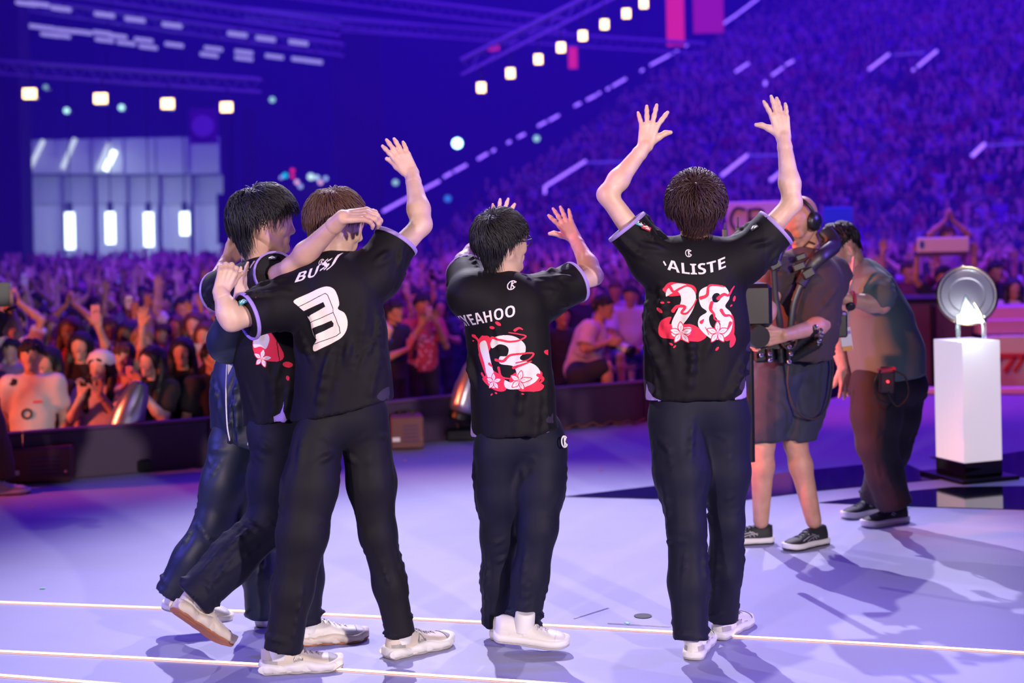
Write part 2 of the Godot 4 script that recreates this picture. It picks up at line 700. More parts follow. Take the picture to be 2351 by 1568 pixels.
func hair(parent: Node3D, c: Vector3, f: Vector3, u: Vector3, m: Material, o: Dictionary) -> MeshInstance3D:
	# a scalp of overlapping tapered locks that run from the whorl down the skull
	f = f.normalized()
	u = u.slide(f).normalized()
	var r := f.cross(u)
	var n: int = o.get("n", 520)
	var length: float = o.get("len", 0.075)
	var nape: float = o.get("nape", -0.62)      # how far down the back
	var side: float = o.get("side", -0.12)      # how far down the sides
	var fringe: float = o.get("fringe", 0.25)   # how far down the forehead
	var puff: float = o.get("puff", 0.016)
	var mess: float = o.get("mess", 0.25)
	var wide: float = o.get("wide", 0.0085)
	var drop_at: float = o.get("drop_at", -0.18)   # below this the hair hangs free
	var drop_out: float = o.get("drop_out", -0.34)
	var side_len: float = o.get("side_len", 0.6)
	var front_len: float = o.get("front_len", 0.75)
	var part: Vector3 = o.get("whorl", Vector3(0.1, 0.9, -0.4))
	var w := (r * part.x + u * part.y + f * part.z).normalized()
	var rad := Vector3(0.083, 0.098, 0.104) * float(o.get("size", 1.0))
	var mid := c + u * 0.026 - f * 0.004
	rng.seed = o.get("seed", 1)
	var v := PackedVector3Array()
	var idx := PackedInt32Array()
	var made := 0
	var tries := 0
	while made < n and tries < n * 4:
		tries += 1
		var y := 1.0 - 2.0 * fmod(tries * 0.7548777 + rng.randf() * 0.01, 1.0)
		var a := TAU * fmod(tries * 0.5698403 + rng.randf() * 0.01, 1.0)
		var q := sqrt(maxf(0.0, 1.0 - y * y))
		var d := r * q * cos(a) + u * y + f * q * sin(a)
		var df := d.dot(f)
		var du := d.dot(u)
		var floor_u := lerpf(nape, side, smoothstep(-0.9, 0.0, df)) if df < 0.0 else lerpf(side, fringe, smoothstep(0.0, 0.75, df))
		if du < floor_u:
			continue
		made += 1
		var tan := (d - w * d.dot(w))
		if tan.length() < 0.05:
			tan = r * cos(a) + f * sin(a)
		tan = tan.normalized()
		tan = (tan + d.cross(tan) * (0.35 + rng.randfn(0.0, mess))).normalized()
		var lift := puff * (0.35 + 0.65 * rng.randf())
		var ww := wide * (0.6 + 0.8 * rng.randf())
		var ll := length * (0.5 + 0.75 * rng.randf())
		if df > -0.45 and du < 0.35:
			ll *= side_len
		if df > 0.35:
			ll *= front_len
		var steps := 5 if n > 3000 else 6
		var first := v.size()
		var p := Vector3.ZERO
		var e := d
		var hung := false
		var ls := d.cross(tan).normalized()
		var sway := rng.randfn(0.0, mess * 1.2)
		for k in steps:
			var t := float(k) / (steps - 1)
			var flat := Vector3(e.dot(r) * rad.x, e.dot(u) * rad.y, e.dot(f) * rad.z)
			var rise := lift * (0.25 + sin(t * PI * 0.75)) + 0.002
			if hung:
				p += (-u + (e - u * e.dot(u)).normalized() * drop_out + ls * sway * 0.25).normalized() * (ll / (steps - 1))
			else:
				p = mid + r * flat.x + u * flat.y + f * flat.z + e * rise
			if e.dot(u) < drop_at and df < 0.45:
				hung = true
			var th := ww * (1.0 - t * t * t) * (0.55 + 0.45 * sin(minf(t * 3.0, PI * 0.5))) + 0.0004
			var out := e
			v.append(p + ls * th)
			v.append(p + out * th * 0.55)
			v.append(p - ls * th)
			v.append(p - out * th * 0.4)
			e = (e + tan * (ll / (steps - 1) / 0.1)).normalized()
			tan = (tan.slide(e) + e.cross(tan) * sway * 0.22).normalized()
			if e.dot(u) < 0.15:
				tan = (tan - u * 0.5).slide(e).normalized()
			ls = e.cross(tan).normalized()
		for k in steps - 1:
			for j in 4:
				var a0 := first + k * 4 + j
				var a1 := first + k * 4 + (j + 1) % 4
				idx.append_array([a0, a0 + 4, a1 + 4, a0, a1 + 4, a1])
	# the cap the locks grow from
	var lat := 14
	var lon := 26
	var first := v.size()
	for i in lat + 1:
		for j in lon:
			var th := PI * i / lat
			var ph := TAU * j / lon
			var d := r * sin(th) * cos(ph) + u * cos(th) + f * sin(th) * sin(ph)
			var df := d.dot(f)
			var floor_u := lerpf(nape, side, smoothstep(-0.9, 0.0, df)) if df < 0.0 else lerpf(side, fringe, smoothstep(0.0, 0.75, df))
			var sink := 0.004 if d.dot(u) > floor_u - 0.1 else -0.03
			v.append(mid + r * d.dot(r) * (rad.x + sink) + u * d.dot(u) * (rad.y + sink) + f * d.dot(f) * (rad.z + sink))
	for i in lat:
		for j in lon:
			var a0 := first + i * lon + j
			var a1 := first + i * lon + (j + 1) % lon
			idx.append_array([a0, a1 + lon, a0 + lon, a0, a1, a1 + lon])
	var h := blank("hair", parent)
	h.mesh = tri_mesh(v, idx)
	h.material_override = m
	return h


func lerp_table(t: float, tab: Array) -> float:
	for i in tab.size() - 1:
		if t <= tab[i + 1][0]:
			return lerpf(tab[i][1], tab[i + 1][1], smoothstep(tab[i][0], tab[i + 1][0], t))
	return tab[-1][1]


const SHOE_WIDE := [[0.0, 0.034], [0.15, 0.0355], [0.36, 0.0345], [0.55, 0.041], [0.72, 0.0475], [0.86, 0.047], [1.0, 0.044]]
const SHOE_TOP := [[0.0, 0.090], [0.10, 0.100], [0.28, 0.096], [0.45, 0.084], [0.62, 0.064], [0.78, 0.055], [0.92, 0.050], [1.0, 0.046]]


func shoe_width(t: float) -> float:
	var w := lerp_table(t, SHOE_WIDE)
	if t > 0.76:
		w *= sqrt(maxf(0.0, 1.0 - pow((t - 0.76) / 0.24, 2.4)))
	if t < 0.12:
		w *= sqrt(maxf(0.0, 1.0 - pow((0.12 - t) / 0.12, 2.2)))
	return maxf(w, 0.001)


func shoe_top(t: float, low: float) -> float:
	var h := lerp_table(t, SHOE_TOP)
	if t > 0.80:
		h = low + (h - low) * sqrt(maxf(0.0, 1.0 - pow((t - 0.80) / 0.20, 2.6)))
	return h


func shoe(parent: Node3D, where: Vector3, fwd: Vector3, up: Vector3, o: Dictionary) -> MeshInstance3D:
	# where: the middle of the heel's underside; fwd: towards the toe
	var long: float = o.get("long", 0.29)
	var chunk: float = o.get("chunk", 0.0)       # how much the midsole bulges and waves
	var thick: float = o.get("thick", 0.028)
	var wide: float = o.get("wide", 1.0)
	fwd = fwd.normalized()
	up = up.slide(fwd).normalized()
	var side := up.cross(fwd)
	var n := 30
	var rings := []
	for i in n + 1:
		var t := 0.5 - 0.5 * cos(PI * i / n)
		var z := t * long
		var w := shoe_width(t) * wide
		var low := thick * 0.6
		var top := shoe_top(t, low)
		var ring := []
		for k in 18:
			var ang := TAU * k / 18.0
			var x := cos(ang)
			var y := sin(ang)
			if y >= 0.0:
				# the collar narrows towards the ankle
				var pinch := 1.0 - 0.22 * pow(y, 2.0) * (1.0 - smoothstep(0.3, 0.6, t))
				ring.append(Vector3(signf(x) * pow(absf(x), 0.8) * w * pinch, low + pow(y, 0.75) * (top - low), z))
			else:
				ring.append(Vector3(signf(x) * pow(absf(x), 0.5) * w, low + y * 0.004, z))
		rings.append(ring)
	var s := st()
	ring_loft(s, rings)
	var up_mesh := put("shoe", s, o.upper, parent)
	up_mesh.transform = Transform3D(Basis(side, up, fwd), where)
	# sole: midsole with a rim, and an outsole below it
	for layer in 2:
		rings = []
		for i in n + 1:
			var t := 0.5 - 0.5 * cos(PI * i / n)
			var z := -0.007 + t * (long + 0.014)
			var bulge := 0.004 + chunk * (0.005 + 0.003 * sin(t * 19.0) * sin(t * PI))
			var w := shoe_width(t) * wide
			w += bulge * minf(1.0, w / 0.02)
			var spring := 0.010 * pow(maxf(0.0, (t - 0.74) / 0.26), 2.0) + 0.005 * pow(maxf(0.0, (0.1 - t) / 0.1), 2.0)
			var y1: float = thick * (1.0 + 0.18 * chunk * cos(t * 12.0) * sin(t * PI)) + spring * 0.5
			var y0 := spring + 0.006
			if layer == 1:
				y1 = y0 + 0.002
				y0 = spring
				w = maxf(w - 0.003, 0.001)
			var ring := []
			for p in [[-0.86, 0.0], [-1.0, 0.25], [-1.03, 0.6], [-0.94, 1.0], [0.94, 1.0], [1.03, 0.6], [1.0, 0.25], [0.86, 0.0]]:
				var b := chunk * 0.003 * sin(t * 31.0 + p[1] * 2.6) * minf(1.0, w / 0.03)
				ring.append(Vector3(p[0] * (w + b), lerpf(y0, y1, p[1]), z))
			ring.reverse()
			rings.append(ring)
		s = st()
		ring_loft(s, rings)
		put("midsole" if layer == 0 else "outsole", s, o.sole if layer == 0 else o.get("tread", o.sole), up_mesh)
	if o.get("sock", true):
		s = st()
		var sock := []
		for q in [[0.050, 0.038], [0.080, 0.039], [0.104, 0.038], [0.116, 0.037], [0.120, 0.032]]:
			sock.append(round_ring(Vector3(0, q[0], long * float(o.get("ankle", 0.2)) + q[0] * 0.05), Vector3.UP, q[1], 16, 1.15, Vector3.RIGHT))
		ring_loft(s, sock)
		put("sock", s, M.white_cloth, up_mesh)
	if chunk >= 0.9:
		# sculpted pods along the midsole
		for q in [[0.06, 0.018, 0.030], [0.20, 0.017, 0.026], [0.36, 0.020, 0.022], [0.56, 0.017, 0.024], [0.72, 0.016, 0.024], [0.87, 0.017, 0.020]]:
			for sg in [-1.0, 1.0]:
				s = st()
				var w := shoe_width(q[0]) * wide + 0.004
				var pod := []
				for i in 7:
					var an := -PI / 2 + PI * i / 6.0
					var ring := []
					for k in 10:
						var t := TAU * k / 10.0
						ring.append(Vector3(sg * (w + 0.0045 * cos(an) * cos(t) - 0.001), thick * 0.52 + sin(t) * cos(an) * q[1], q[0] * long + sin(an) * q[2]))
					pod.append(ring)
				ring_loft(s, pod)
				put("midsole_pod", s, o.sole, up_mesh)
	if o.has("panel"):
		# overlays at the heel and the toe
		for e in [[0.02, 0.20, 0.72], [0.84, 0.995, 1.0], [0.40, 0.52, 0.80], [0.60, 0.68, 0.7]]:
			rings = []
			for i in 9:
				var t := lerpf(e[0], e[1], i / 8.0)
				var w := shoe_width(t) * wide + 0.0018
				var low := thick * 0.6
				var top: float = low + (shoe_top(t, low) - low) * e[2] + 0.0018
				var ring := []
				for k in 13:
					var ang := PI * k / 12.0
					var y := sin(ang)
					var pinch := 1.0 - 0.22 * pow(y * e[2], 2.0) * (1.0 - smoothstep(0.3, 0.6, t))
					ring.append(Vector3(pow(absf(cos(ang)), 0.8) * signf(cos(ang)) * w * pinch, low + pow(y, 0.75) * (top - low), t * long))
				rings.append(ring)
			s = st()
			s.set_smooth_group(1)
			for i in 8:
				for k in 12:
					if e[2] < 0.95 and k > 3 and k < 8:
						continue
					quad(s, rings[i][k], rings[i + 1][k], rings[i + 1][k + 1], rings[i][k + 1])
			put("overlay", s, o.panel, up_mesh)
	s = st()
	for i in 5:
		var t := 0.40 + i * 0.075
		var top := shoe_top(t, thick * 0.6)
		var z := t * long
		tube(s, bend([Vector3(-0.022, top - 0.008, z - 0.008), Vector3(0, top + 0.003, z), Vector3(0.022, top - 0.008, z + 0.008)], 3), 0.0028, 5)
		tube(s, bend([Vector3(0.022, top - 0.008, z - 0.008), Vector3(0, top + 0.003, z), Vector3(-0.022, top - 0.008, z + 0.008)], 3), 0.0028, 5)
	put("laces", s, o.get("lace", o.upper), up_mesh)
	if o.has("mark"):
		for sg in ([-1.0, 1.0] if not o.has("mark_side") else [float(o.mark_side)]):
			s = st()
			for line in o.mark:
				var pts := []
				for q in line:
					var t: float = q.x / long
					var w := shoe_width(t) * wide
					var low := thick * 0.6
					var h := clampf((q.y - low) / (shoe_top(t, low) - low), 0.0, 0.98)
					var y := pow(h, 1.0 / 0.75)
					var pinch := 1.0 - 0.22 * pow(y, 2.0) * (1.0 - smoothstep(0.3, 0.6, t))
					pts.append(Vector3(sg * (w * pow(cos(asin(y)), 0.8) * pinch + 0.0008), q.y, q.x))
				tube(s, pts, o.get("mark_wide", 0.0026), 6)
			put("mark", s, o.mark_mat, up_mesh)
	return up_mesh


func cuff(parent: Node3D, c: Vector3, axis: Vector3, r: float, m: Material, long := 0.016) -> void:
	axis = axis.normalized()
	var s := st()
	var rings := []
	for p in [[-long * 0.55, r + 0.001], [-long * 0.5, r + 0.0042], [0.002, r + 0.0042], [0.0035, r + 0.001], [0.002, r - 0.003], [-long, r - 0.006]]:
		rings.append(round_ring(c + axis * p[0], axis, p[1], 28))
	ring_loft(s, rings, false)
	put("cuff", s, m, parent)


func lettering(text: String) -> Array:
	# triangles of a word in unit capital height, left edge at zero
	var font := SystemFont.new()
	font.font_names = PackedStringArray(["Droid Sans"])
	font.font_weight = 700
	var t := TextMesh.new()
	t.font = font
	t.font_size = 64
	t.pixel_size = 0.01
	t.depth = 0.0
	t.text = text
	var arr := t.get_mesh_arrays()
	var v: PackedVector3Array = arr[Mesh.ARRAY_VERTEX]
	var idx: PackedInt32Array = arr[Mesh.ARRAY_INDEX]
	var lo := Vector3.ONE * 1e9
	var hi := -lo
	for p in v:
		lo = lo.min(p)
		hi = hi.max(p)
	var out := []
	for i in range(0, idx.size(), 3):
		var tri := PackedVector2Array()
		for k in 3:
			var p := v[idx[i + k]]
			tri.append(Vector2((p.x - lo.x) / (hi.y - lo.y), (p.y - lo.y) / (hi.y - lo.y)))
		out.append(tri)
	return [out, (hi.x - lo.x) / (hi.y - lo.y)]


# flat print: polygons filled row by row
class Art:
	var im: Image
	var k: float       # texels per unit
	var o: Vector2     # unit position of the upper corner
	var turn := 0.0
	var pivot := Vector2.ZERO

	func _init(size: Vector2, per_unit: float, origin: Vector2, ground: Color) -> void:
		im = Image.create(int(size.x * per_unit), int(size.y * per_unit), false, Image.FORMAT_RGB8)
		im.fill(ground)
		k = per_unit
		o = origin

	func poly(pts: Array, c: Color) -> void:
		var p := PackedVector2Array()
		var lo := 1e9
		var hi := -1e9
		for q in pts:
			var w: Vector2 = (q - pivot).rotated(turn) + pivot
			w = (w - o) * k
			p.append(w)
			lo = minf(lo, w.y)
			hi = maxf(hi, w.y)
		for y in range(maxi(0, int(lo)), mini(im.get_height(), int(hi) + 1)):
			var yy := y + 0.5
			var xs := PackedFloat32Array()
			for i in p.size():
				var a := p[i]
				var b := p[(i + 1) % p.size()]
				if (a.y <= yy) != (b.y <= yy):
					xs.append(a.x + (yy - a.y) / (b.y - a.y) * (b.x - a.x))
			xs.sort()
			for i in range(0, xs.size() - 1, 2):
				var x0 := int(round(xs[i]))
				var x1 := int(round(xs[i + 1]))
				if x1 > x0:
					im.fill_rect(Rect2i(x0, y, x1 - x0, 1), c)

	func disc(c: Vector2, r: float, col: Color, flat := 1.0, tilt := 0.0) -> void:
		var pts := []
		for i in 28:
			pts.append(c + Vector2(cos(TAU * i / 28), sin(TAU * i / 28) * flat).rotated(tilt) * r)
		poly(pts, col)

	func line(pts: Array, w: float, c: Color, w1 := -1.0) -> void:
		for i in pts.size() - 1:
			var ww := w if w1 < 0.0 else lerpf(w, w1, float(i) / (pts.size() - 1))
			var d: Vector2 = (pts[i + 1] - pts[i]).normalized().orthogonal() * ww * 0.5
			poly([pts[i] + d, pts[i + 1] + d, pts[i + 1] - d, pts[i] - d], c)
			disc(pts[i], ww * 0.5, c)
		disc(pts[-1], (w if w1 < 0.0 else w1) * 0.5, c)

	func curve(pts: Array, w: float, c: Color, w1 := -1.0) -> void:
		var cv := Curve2D.new()
		for i in pts.size():
			var d: Vector2 = (pts[mini(i + 1, pts.size() - 1)] - pts[maxi(i - 1, 0)]) / 6.0
			cv.add_point(pts[i], -d, d)
		var out := []
		for i in pts.size() - 1:
			for q in 6:
				out.append(cv.sample(i, q / 6.0))
		out.append(pts[-1])
		line(out, w, c, w1)

	func blob(pts: Array, c: Color) -> void:
		# smooth closed outline through the points
		var n := pts.size()
		var out := []
		for i in n:
			var p0: Vector2 = pts[(i + n - 1) % n]
			var p1: Vector2 = pts[i]
			var p2: Vector2 = pts[(i + 1) % n]
			var p3: Vector2 = pts[(i + 2) % n]
			for q in 5:
				out.append(p1.cubic_interpolate(p2, p0, p3, q / 5.0))
		poly(out, c)

	func word(tris: Array, corner: Vector2, size: Vector2, c: Color) -> void:
		for t in tris:
			poly([corner + Vector2(t[0].x * size.x, -t[0].y * size.y), corner + Vector2(t[1].x * size.x, -t[1].y * size.y), corner + Vector2(t[2].x * size.x, -t[2].y * size.y)], c)

	func texture() -> ImageTexture:
		im.generate_mipmaps()
		return ImageTexture.create_from_image(im)


# ---------------------------------------------------------------- the place: stage, barrier, hall, grandstand
func materials() -> void:
	wave.noise_type = FastNoiseLite.TYPE_SIMPLEX_SMOOTH
	wave.frequency = 1.0
	wave.fractal_octaves = 2
	wave.seed = 3
	crease.noise_type = FastNoiseLite.TYPE_SIMPLEX_SMOOTH
	crease.frequency = 1.0
	crease.fractal_type = FastNoiseLite.FRACTAL_RIDGED
	crease.fractal_octaves = 2
	crease.seed = 11
	M.skin = mat(Color(0.70, 0.44, 0.34), 0.5)
	M.skin_pale = mat(Color(0.78, 0.53, 0.44), 0.48)
	M.skin_tan = mat(Color(0.56, 0.31, 0.21), 0.5)
	M.skin_dark = mat(Color(0.20, 0.10, 0.065), 0.55)
	for k in ["skin", "skin_pale", "skin_tan"]:
		var g := Gradient.new()
		g.set_color(0, Color(0.86, 0.80, 0.78))
		g.set_color(1, Color(1, 1, 1))
		M[k].albedo_texture = M.get("skin_tone", noise_tex(0.012, 4, 256, 256, FastNoiseLite.TYPE_SIMPLEX_SMOOTH, g))
		M.skin_tone = M[k].albedo_texture
		M[k].uv1_triplanar = true
		M[k].uv1_scale = Vector3.ONE * 3.0
	M.eye_white = mat(Color(0.7, 0.68, 0.66), 0.3)
	M.dark_eye = mat(Color(0.01, 0.008, 0.006), 0.15)
	M.lips = mat(Color(0.42, 0.16, 0.13), 0.5)
	M.hair_black = mat(Color(0.012, 0.010, 0.014), 0.52)
	M.hair_brown = mat(Color(0.10, 0.040, 0.022), 0.52)
	M.hair_dark_brown = mat(Color(0.045, 0.016, 0.012), 0.5)
	M.hair_fair = mat(Color(0.34, 0.19, 0.08), 0.45)
	M.jersey = cloth(Color(0.0065, 0.0052, 0.0095), 0.68, 0.08)
	M.trouser = cloth(Color(0.0055, 0.0055, 0.021), 0.66, 0.1)
	M.trouser_black = cloth(Color(0.0062, 0.005, 0.0095), 0.68, 0.1)
	M.jacket = cloth(Color(0.009, 0.014, 0.040), 0.5, 0.1)
	for k in ["jersey", "trouser", "trouser_black"]:
		M[k].metallic_specular = 0.35
	M.lavender = cloth(Color(0.36, 0.24, 0.62), 0.7, 0.2)
	M.white_cloth = cloth(Color(0.72, 0.70, 0.72), 0.75, 0.1)
	M.white_leather = mat(Color(0.66, 0.63, 0.62), 0.45)
	M.cream_leather = mat(Color(0.58, 0.50, 0.44), 0.5)
	M.grey_mesh = mat(Color(0.36, 0.33, 0.34), 0.6)
	M.silver = mat(Color(0.45, 0.45, 0.48), 0.3, 0.7)
	M.gum = mat(Color(0.36, 0.12, 0.05), 0.6)
	M.white_sole = mat(Color(0.72, 0.70, 0.70), 0.5)
	M.black_mesh = mat(Color(0.012, 0.011, 0.016), 0.65)
	M.black_plastic = mat(Color(0.010, 0.010, 0.012), 0.35)
	M.black_metal = mat(Color(0.02, 0.02, 0.024), 0.32, 0.6)
	M.black_rubber = mat(Color(0.014, 0.013, 0.014), 0.7)
	M.chrome = mat(Color(0.75, 0.75, 0.78), 0.12, 1.0)
	M.brushed = mat(Color(0.62, 0.62, 0.68), 0.30, 0.85)
	M.gold = mat(Color(0.80, 0.55, 0.30), 0.14, 1.0)
	M.paper = mat(Color(0.80, 0.76, 0.78), 0.7)
	M.plum = mat(Color(0.10, 0.04, 0.13), 0.75)
	M.barrier = mat(Color(0.055, 0.022, 0.075), 0.6)
	M.case_brown = mat(Color(0.16, 0.055, 0.055), 0.65)  # one even reddish brown for the cases
	M.red_led = glow(Color(1.0, 0.03, 0.05), 4.0)
	# stage floor: grey studio vinyl with scuffs
	var g := Gradient.new()
	g.offsets = PackedFloat32Array([0.0, 0.35, 0.55, 1.0])
	g.colors = PackedColorArray([Color(0.585, 0.580, 0.715), Color(0.595, 0.590, 0.725), Color(0.598, 0.593, 0.728), Color(0.605, 0.600, 0.735)])
	M.stage = mat(Color(1, 1, 1), 0.5)
	M.stage.albedo_texture = noise_tex(0.006, 5, 1024, 1024, FastNoiseLite.TYPE_SIMPLEX_SMOOTH, g)
	M.stage.uv1_triplanar = true
	M.stage.uv1_world_triplanar = true
	M.stage.uv1_scale = Vector3.ONE * 0.35
	M.stage.metallic_specular = 0.35
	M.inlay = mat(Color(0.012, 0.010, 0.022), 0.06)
	M.hall_floor = mat(Color(0.02, 0.02, 0.024), 0.8)
	M.hall_wall = mat(Color(0.08, 0.07, 0.10), 0.85)
	M.hall_dark = mat(Color(0.025, 0.022, 0.034), 0.85)
	M.facade = mat(Color(0.70, 0.72, 0.74), 0.8)
	M.facade_grey = mat(Color(0.50, 0.51, 0.55), 0.8)
	M.concrete = mat(Color(0.06, 0.05, 0.08), 0.85)


func slab(called: String, c: Vector3, size: Vector3, m: Material, kind := "structure") -> MeshInstance3D:
	var s := st()
	box(s, c, size, Basis(), 0.0)
	var o := put(called, s, m)
	tag(o, "", "", "", kind)
	return o


func stage_and_hall() -> void:
	# closed hall
	slab("floor", Vector3(10, -1.15, -38), Vector3(124, 0.3, 124), M.hall_floor)
	slab("ceiling", Vector3(10, 24.2, -38), Vector3(124, 0.4, 124), M.hall_dark)
	slab("wall_back", Vector3(10, 11.5, -98), Vector3(124, 26, 0.5), M.hall_wall)
	slab("wall_front", Vector3(10, 11.5, 22), Vector3(124, 26, 0.5), M.hall_dark)
	slab("wall_left", Vector3(-50, 11.5, -38), Vector3(0.5, 26, 124), M.hall_dark)
	slab("wall_right", Vector3(70, 11.5, -38), Vector3(0.5, 26, 124), M.hall_dark)
	# stage deck
	var edge := [on_floor(-420, 1152), on_floor(480, 1071), on_floor(1090, 1003), on_floor(1480, 969), on_floor(1860, 930), on_floor(1935, 908), on_floor(2700, 905)]
	var outline: Array = edge.duplicate()
	outline.append(Vector3(12, 0, 5))
	outline.append(Vector3(-12, 0, 5))
	var s := st()
	plate(s, outline, Vector3.UP, 1.0)
	var deck := put("stage_floor", s, M.stage)
	tag(deck, "pale grey stage deck that the players walk on", "stage", "", "structure")
	# low dark barrier along the edge, panel by panel
	var rail := base("stage_barrier", edge[0])
	tag(rail, "low dark purple barrier wall along the stage edge in front of the crowd", "barrier")
	var line := [edge[0], edge[1], edge[2], edge[3], edge[4]]
	for i in line.size() - 1:
		var p: Vector3 = line[i]
		var q: Vector3 = line[i + 1]
		var n := maxi(1, int(round(p.distance_to(q) / 1.25)))
		for k in n:
			var a := p.lerp(q, float(k) / n)
			var b := p.lerp(q, float(k + 1) / n)
			var dir := (b - a).normalized()
			var out := Vector3(dir.z, 0, -dir.x)
			var bs := Basis(dir, Vector3.UP, dir.cross(Vector3.UP))
			s = st()
			box(s, (a + b) * 0.5 + Vector3(0, 0.155, 0) + out * 0.03 - rail.position, Vector3(a.distance_to(b) - 0.008, 0.31, 0.05), bs, 0.004)
			put("panel", s, M.barrier, rail)
			s = st()
			box(s, (a + b) * 0.5 + Vector3(0, 0.322, 0) + out * 0.03 - rail.position, Vector3(a.distance_to(b) - 0.004, 0.022, 0.075), bs, 0.004)
			put("cap_rail", s, M.plum, rail)
	# kerb at the stage end past the trophy; pale tone paints its lit edge
	s = st()
	for i in [5]:
		var p: Vector3 = edge[i]
		var q: Vector3 = edge[i + 1]
		var dir := (q - p).normalized()
		box(s, (p + q) * 0.5 + Vector3(0, 0.03, -0.08), Vector3(p.distance_to(q), 0.06, 0.12), Basis(dir, Vector3.UP, dir.cross(Vector3.UP)))
	var kerb := put("trim_1", s, M.paper)
	tag(kerb, "", "", "", "structure")
	# glossy dark inlays in the deck
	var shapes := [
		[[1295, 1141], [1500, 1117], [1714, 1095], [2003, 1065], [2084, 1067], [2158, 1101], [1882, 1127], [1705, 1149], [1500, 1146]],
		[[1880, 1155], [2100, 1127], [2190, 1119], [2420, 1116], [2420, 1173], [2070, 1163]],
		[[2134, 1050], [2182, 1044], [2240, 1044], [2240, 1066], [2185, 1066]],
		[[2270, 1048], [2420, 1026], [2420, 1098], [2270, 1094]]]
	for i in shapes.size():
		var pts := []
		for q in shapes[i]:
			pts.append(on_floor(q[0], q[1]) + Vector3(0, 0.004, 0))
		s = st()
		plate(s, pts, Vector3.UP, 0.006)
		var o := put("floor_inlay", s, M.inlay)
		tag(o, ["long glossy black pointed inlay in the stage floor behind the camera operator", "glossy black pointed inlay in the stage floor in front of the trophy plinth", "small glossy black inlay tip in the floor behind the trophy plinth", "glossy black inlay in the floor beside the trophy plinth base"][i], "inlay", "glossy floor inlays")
	# light strips let into the deck
	var strips := [
		[[-120, 1379], [0, 1384.5], [400, 1399], [780, 1414], [1240, 1437], [1540, 1453], [1700, 1464], [2000, 1480], [2351, 1501], [2500, 1510]],
		[[-120, 1491], [0, 1497.5], [300, 1512], [580, 1527], [740, 1537], [1180, 1566], [1400, 1581]],
		[[-120, 1544], [0, 1553], [180, 1567], [400, 1584]]]
	for i in strips.size():
		var pts := []
		for q in strips[i]:
			pts.append(on_floor(q[0], q[1]) + Vector3(0, 0.004, 0))
		pts = bend(pts, 1)
		var holder := base("floor_light_strip", pts[0])
		tag(holder, ["glowing warm white light strip crossing the stage floor under the players' feet", "glowing warm white light strip in the floor passing under the cream running shoe", "shortest glowing light strip in the stage floor, running beside the longer ones"][i], "light strip", "floor light strips")
		for half in 2:
			s = st()
			for k in pts.size() - 1:
				var d: Vector3 = (pts[k + 1] - pts[k]).normalized()
				var out := Vector3(-d.z, 0, d.x)
				var w := 0.0125 if half == 0 else 0.0155
				var y := Vector3(0, 0.0015, 0) if half == 0 else Vector3.ZERO
				s.set_smooth_group(-1)
				var p: Vector3 = pts[k] - pts[0] + y
				var q: Vector3 = pts[k + 1] - pts[0] + y
				if half == 0:
					quad(s, p - out * w, p + out * w, q + out * w, q - out * w)
				else:
					for sg in [-1.0, 1.0]:
						quad(s, p + out * w * sg, p + out * w * 0.8 * sg + Vector3(0, 0.0012, 0), q + out * w * 0.8 * sg + Vector3(0, 0.0012, 0), q + out * w * sg)
			put("light_line" if half == 0 else "light_halo_edge", s, M.strip if half == 0 else M.strip_halo, holder)  # the orange edge imitates the warm halo beside the bright line
	# cable hole and hatch line in the deck
	s = st()
	var hole := []
	var hc := on_floor(1476, 1415) + Vector3(0, 0.003, 0)
	for k in 24:
		hole.append(hc + Vector3(cos(TAU * k / 24) * 0.036, 0, sin(TAU * k / 24) * 0.036))
	plate(s, hole, Vector3.UP, 0.004)
	tag(put("cable_port", s, M.black_rubber), "round black cable port in the stage floor between two players", "cable port")
	s = st()
	for pr in [[[1318, 1421], [1398, 1396]], [[1395, 1432], [1540, 1440]]]:
		var p := on_floor(pr[0][0], pr[0][1]) + Vector3(0, 0.003, 0)
		var q := on_floor(pr[1][0], pr[1][1]) + Vector3(0, 0.003, 0)
		var d := (q - p).normalized()
		box(s, (p + q) * 0.5, Vector3(p.distance_to(q), 0.002, 0.004), Basis(d, Vector3.UP, d.cross(Vector3.UP)), 0.0)
	var seam := put("trim_2", s, M.grey_mesh)
	tag(seam, "", "", "", "structure")
	# confetti left on the deck
	var bits := [[98, 1352, Color(0.2, 0.6, 0.4)], [72, 1165, Color(0.8, 0.6, 0.4)], [930, 1058, Color(0.9, 0.3, 0.3)], [1380, 1080, Color(0.9, 0.35, 0.3)], [1440, 1432, Color(0.2, 0.7, 0.4)], [2085, 1166, Color(0.3, 0.8, 0.7)]]
	for i in bits.size():
		s = st()
		var p := on_floor(bits[i][0], bits[i][1])
		box(s, p + Vector3(0, 0.003, 0), Vector3(0.022, 0.003, 0.014), Basis(Vector3.UP, i * 1.3), 0.0)
		tag(put("confetti", s, mat(bits[i][2], 0.5)), "small scrap of shiny confetti lying on the stage floor", "confetti", "confetti scraps on the deck")


var stand_corner: Vector3
var stand_up: Vector3        # uphill, level
var stand_row: Vector3       # along the rows
const TREAD := 0.9
const RISE := 0.36


func on_stand(px: float, py: float, lift := 0.0) -> Vector3:
	var o := Vector3(0, EYE, 0)
	var d := at(px, py, 1.0) - o
	var n := stand_row.cross(stand_up * TREAD + Vector3(0, RISE, 0)).normalized()
	var p := stand_corner + Vector3(0, lift, 0)
	return o + d * ((p - o).dot(n) / d.dot(n))


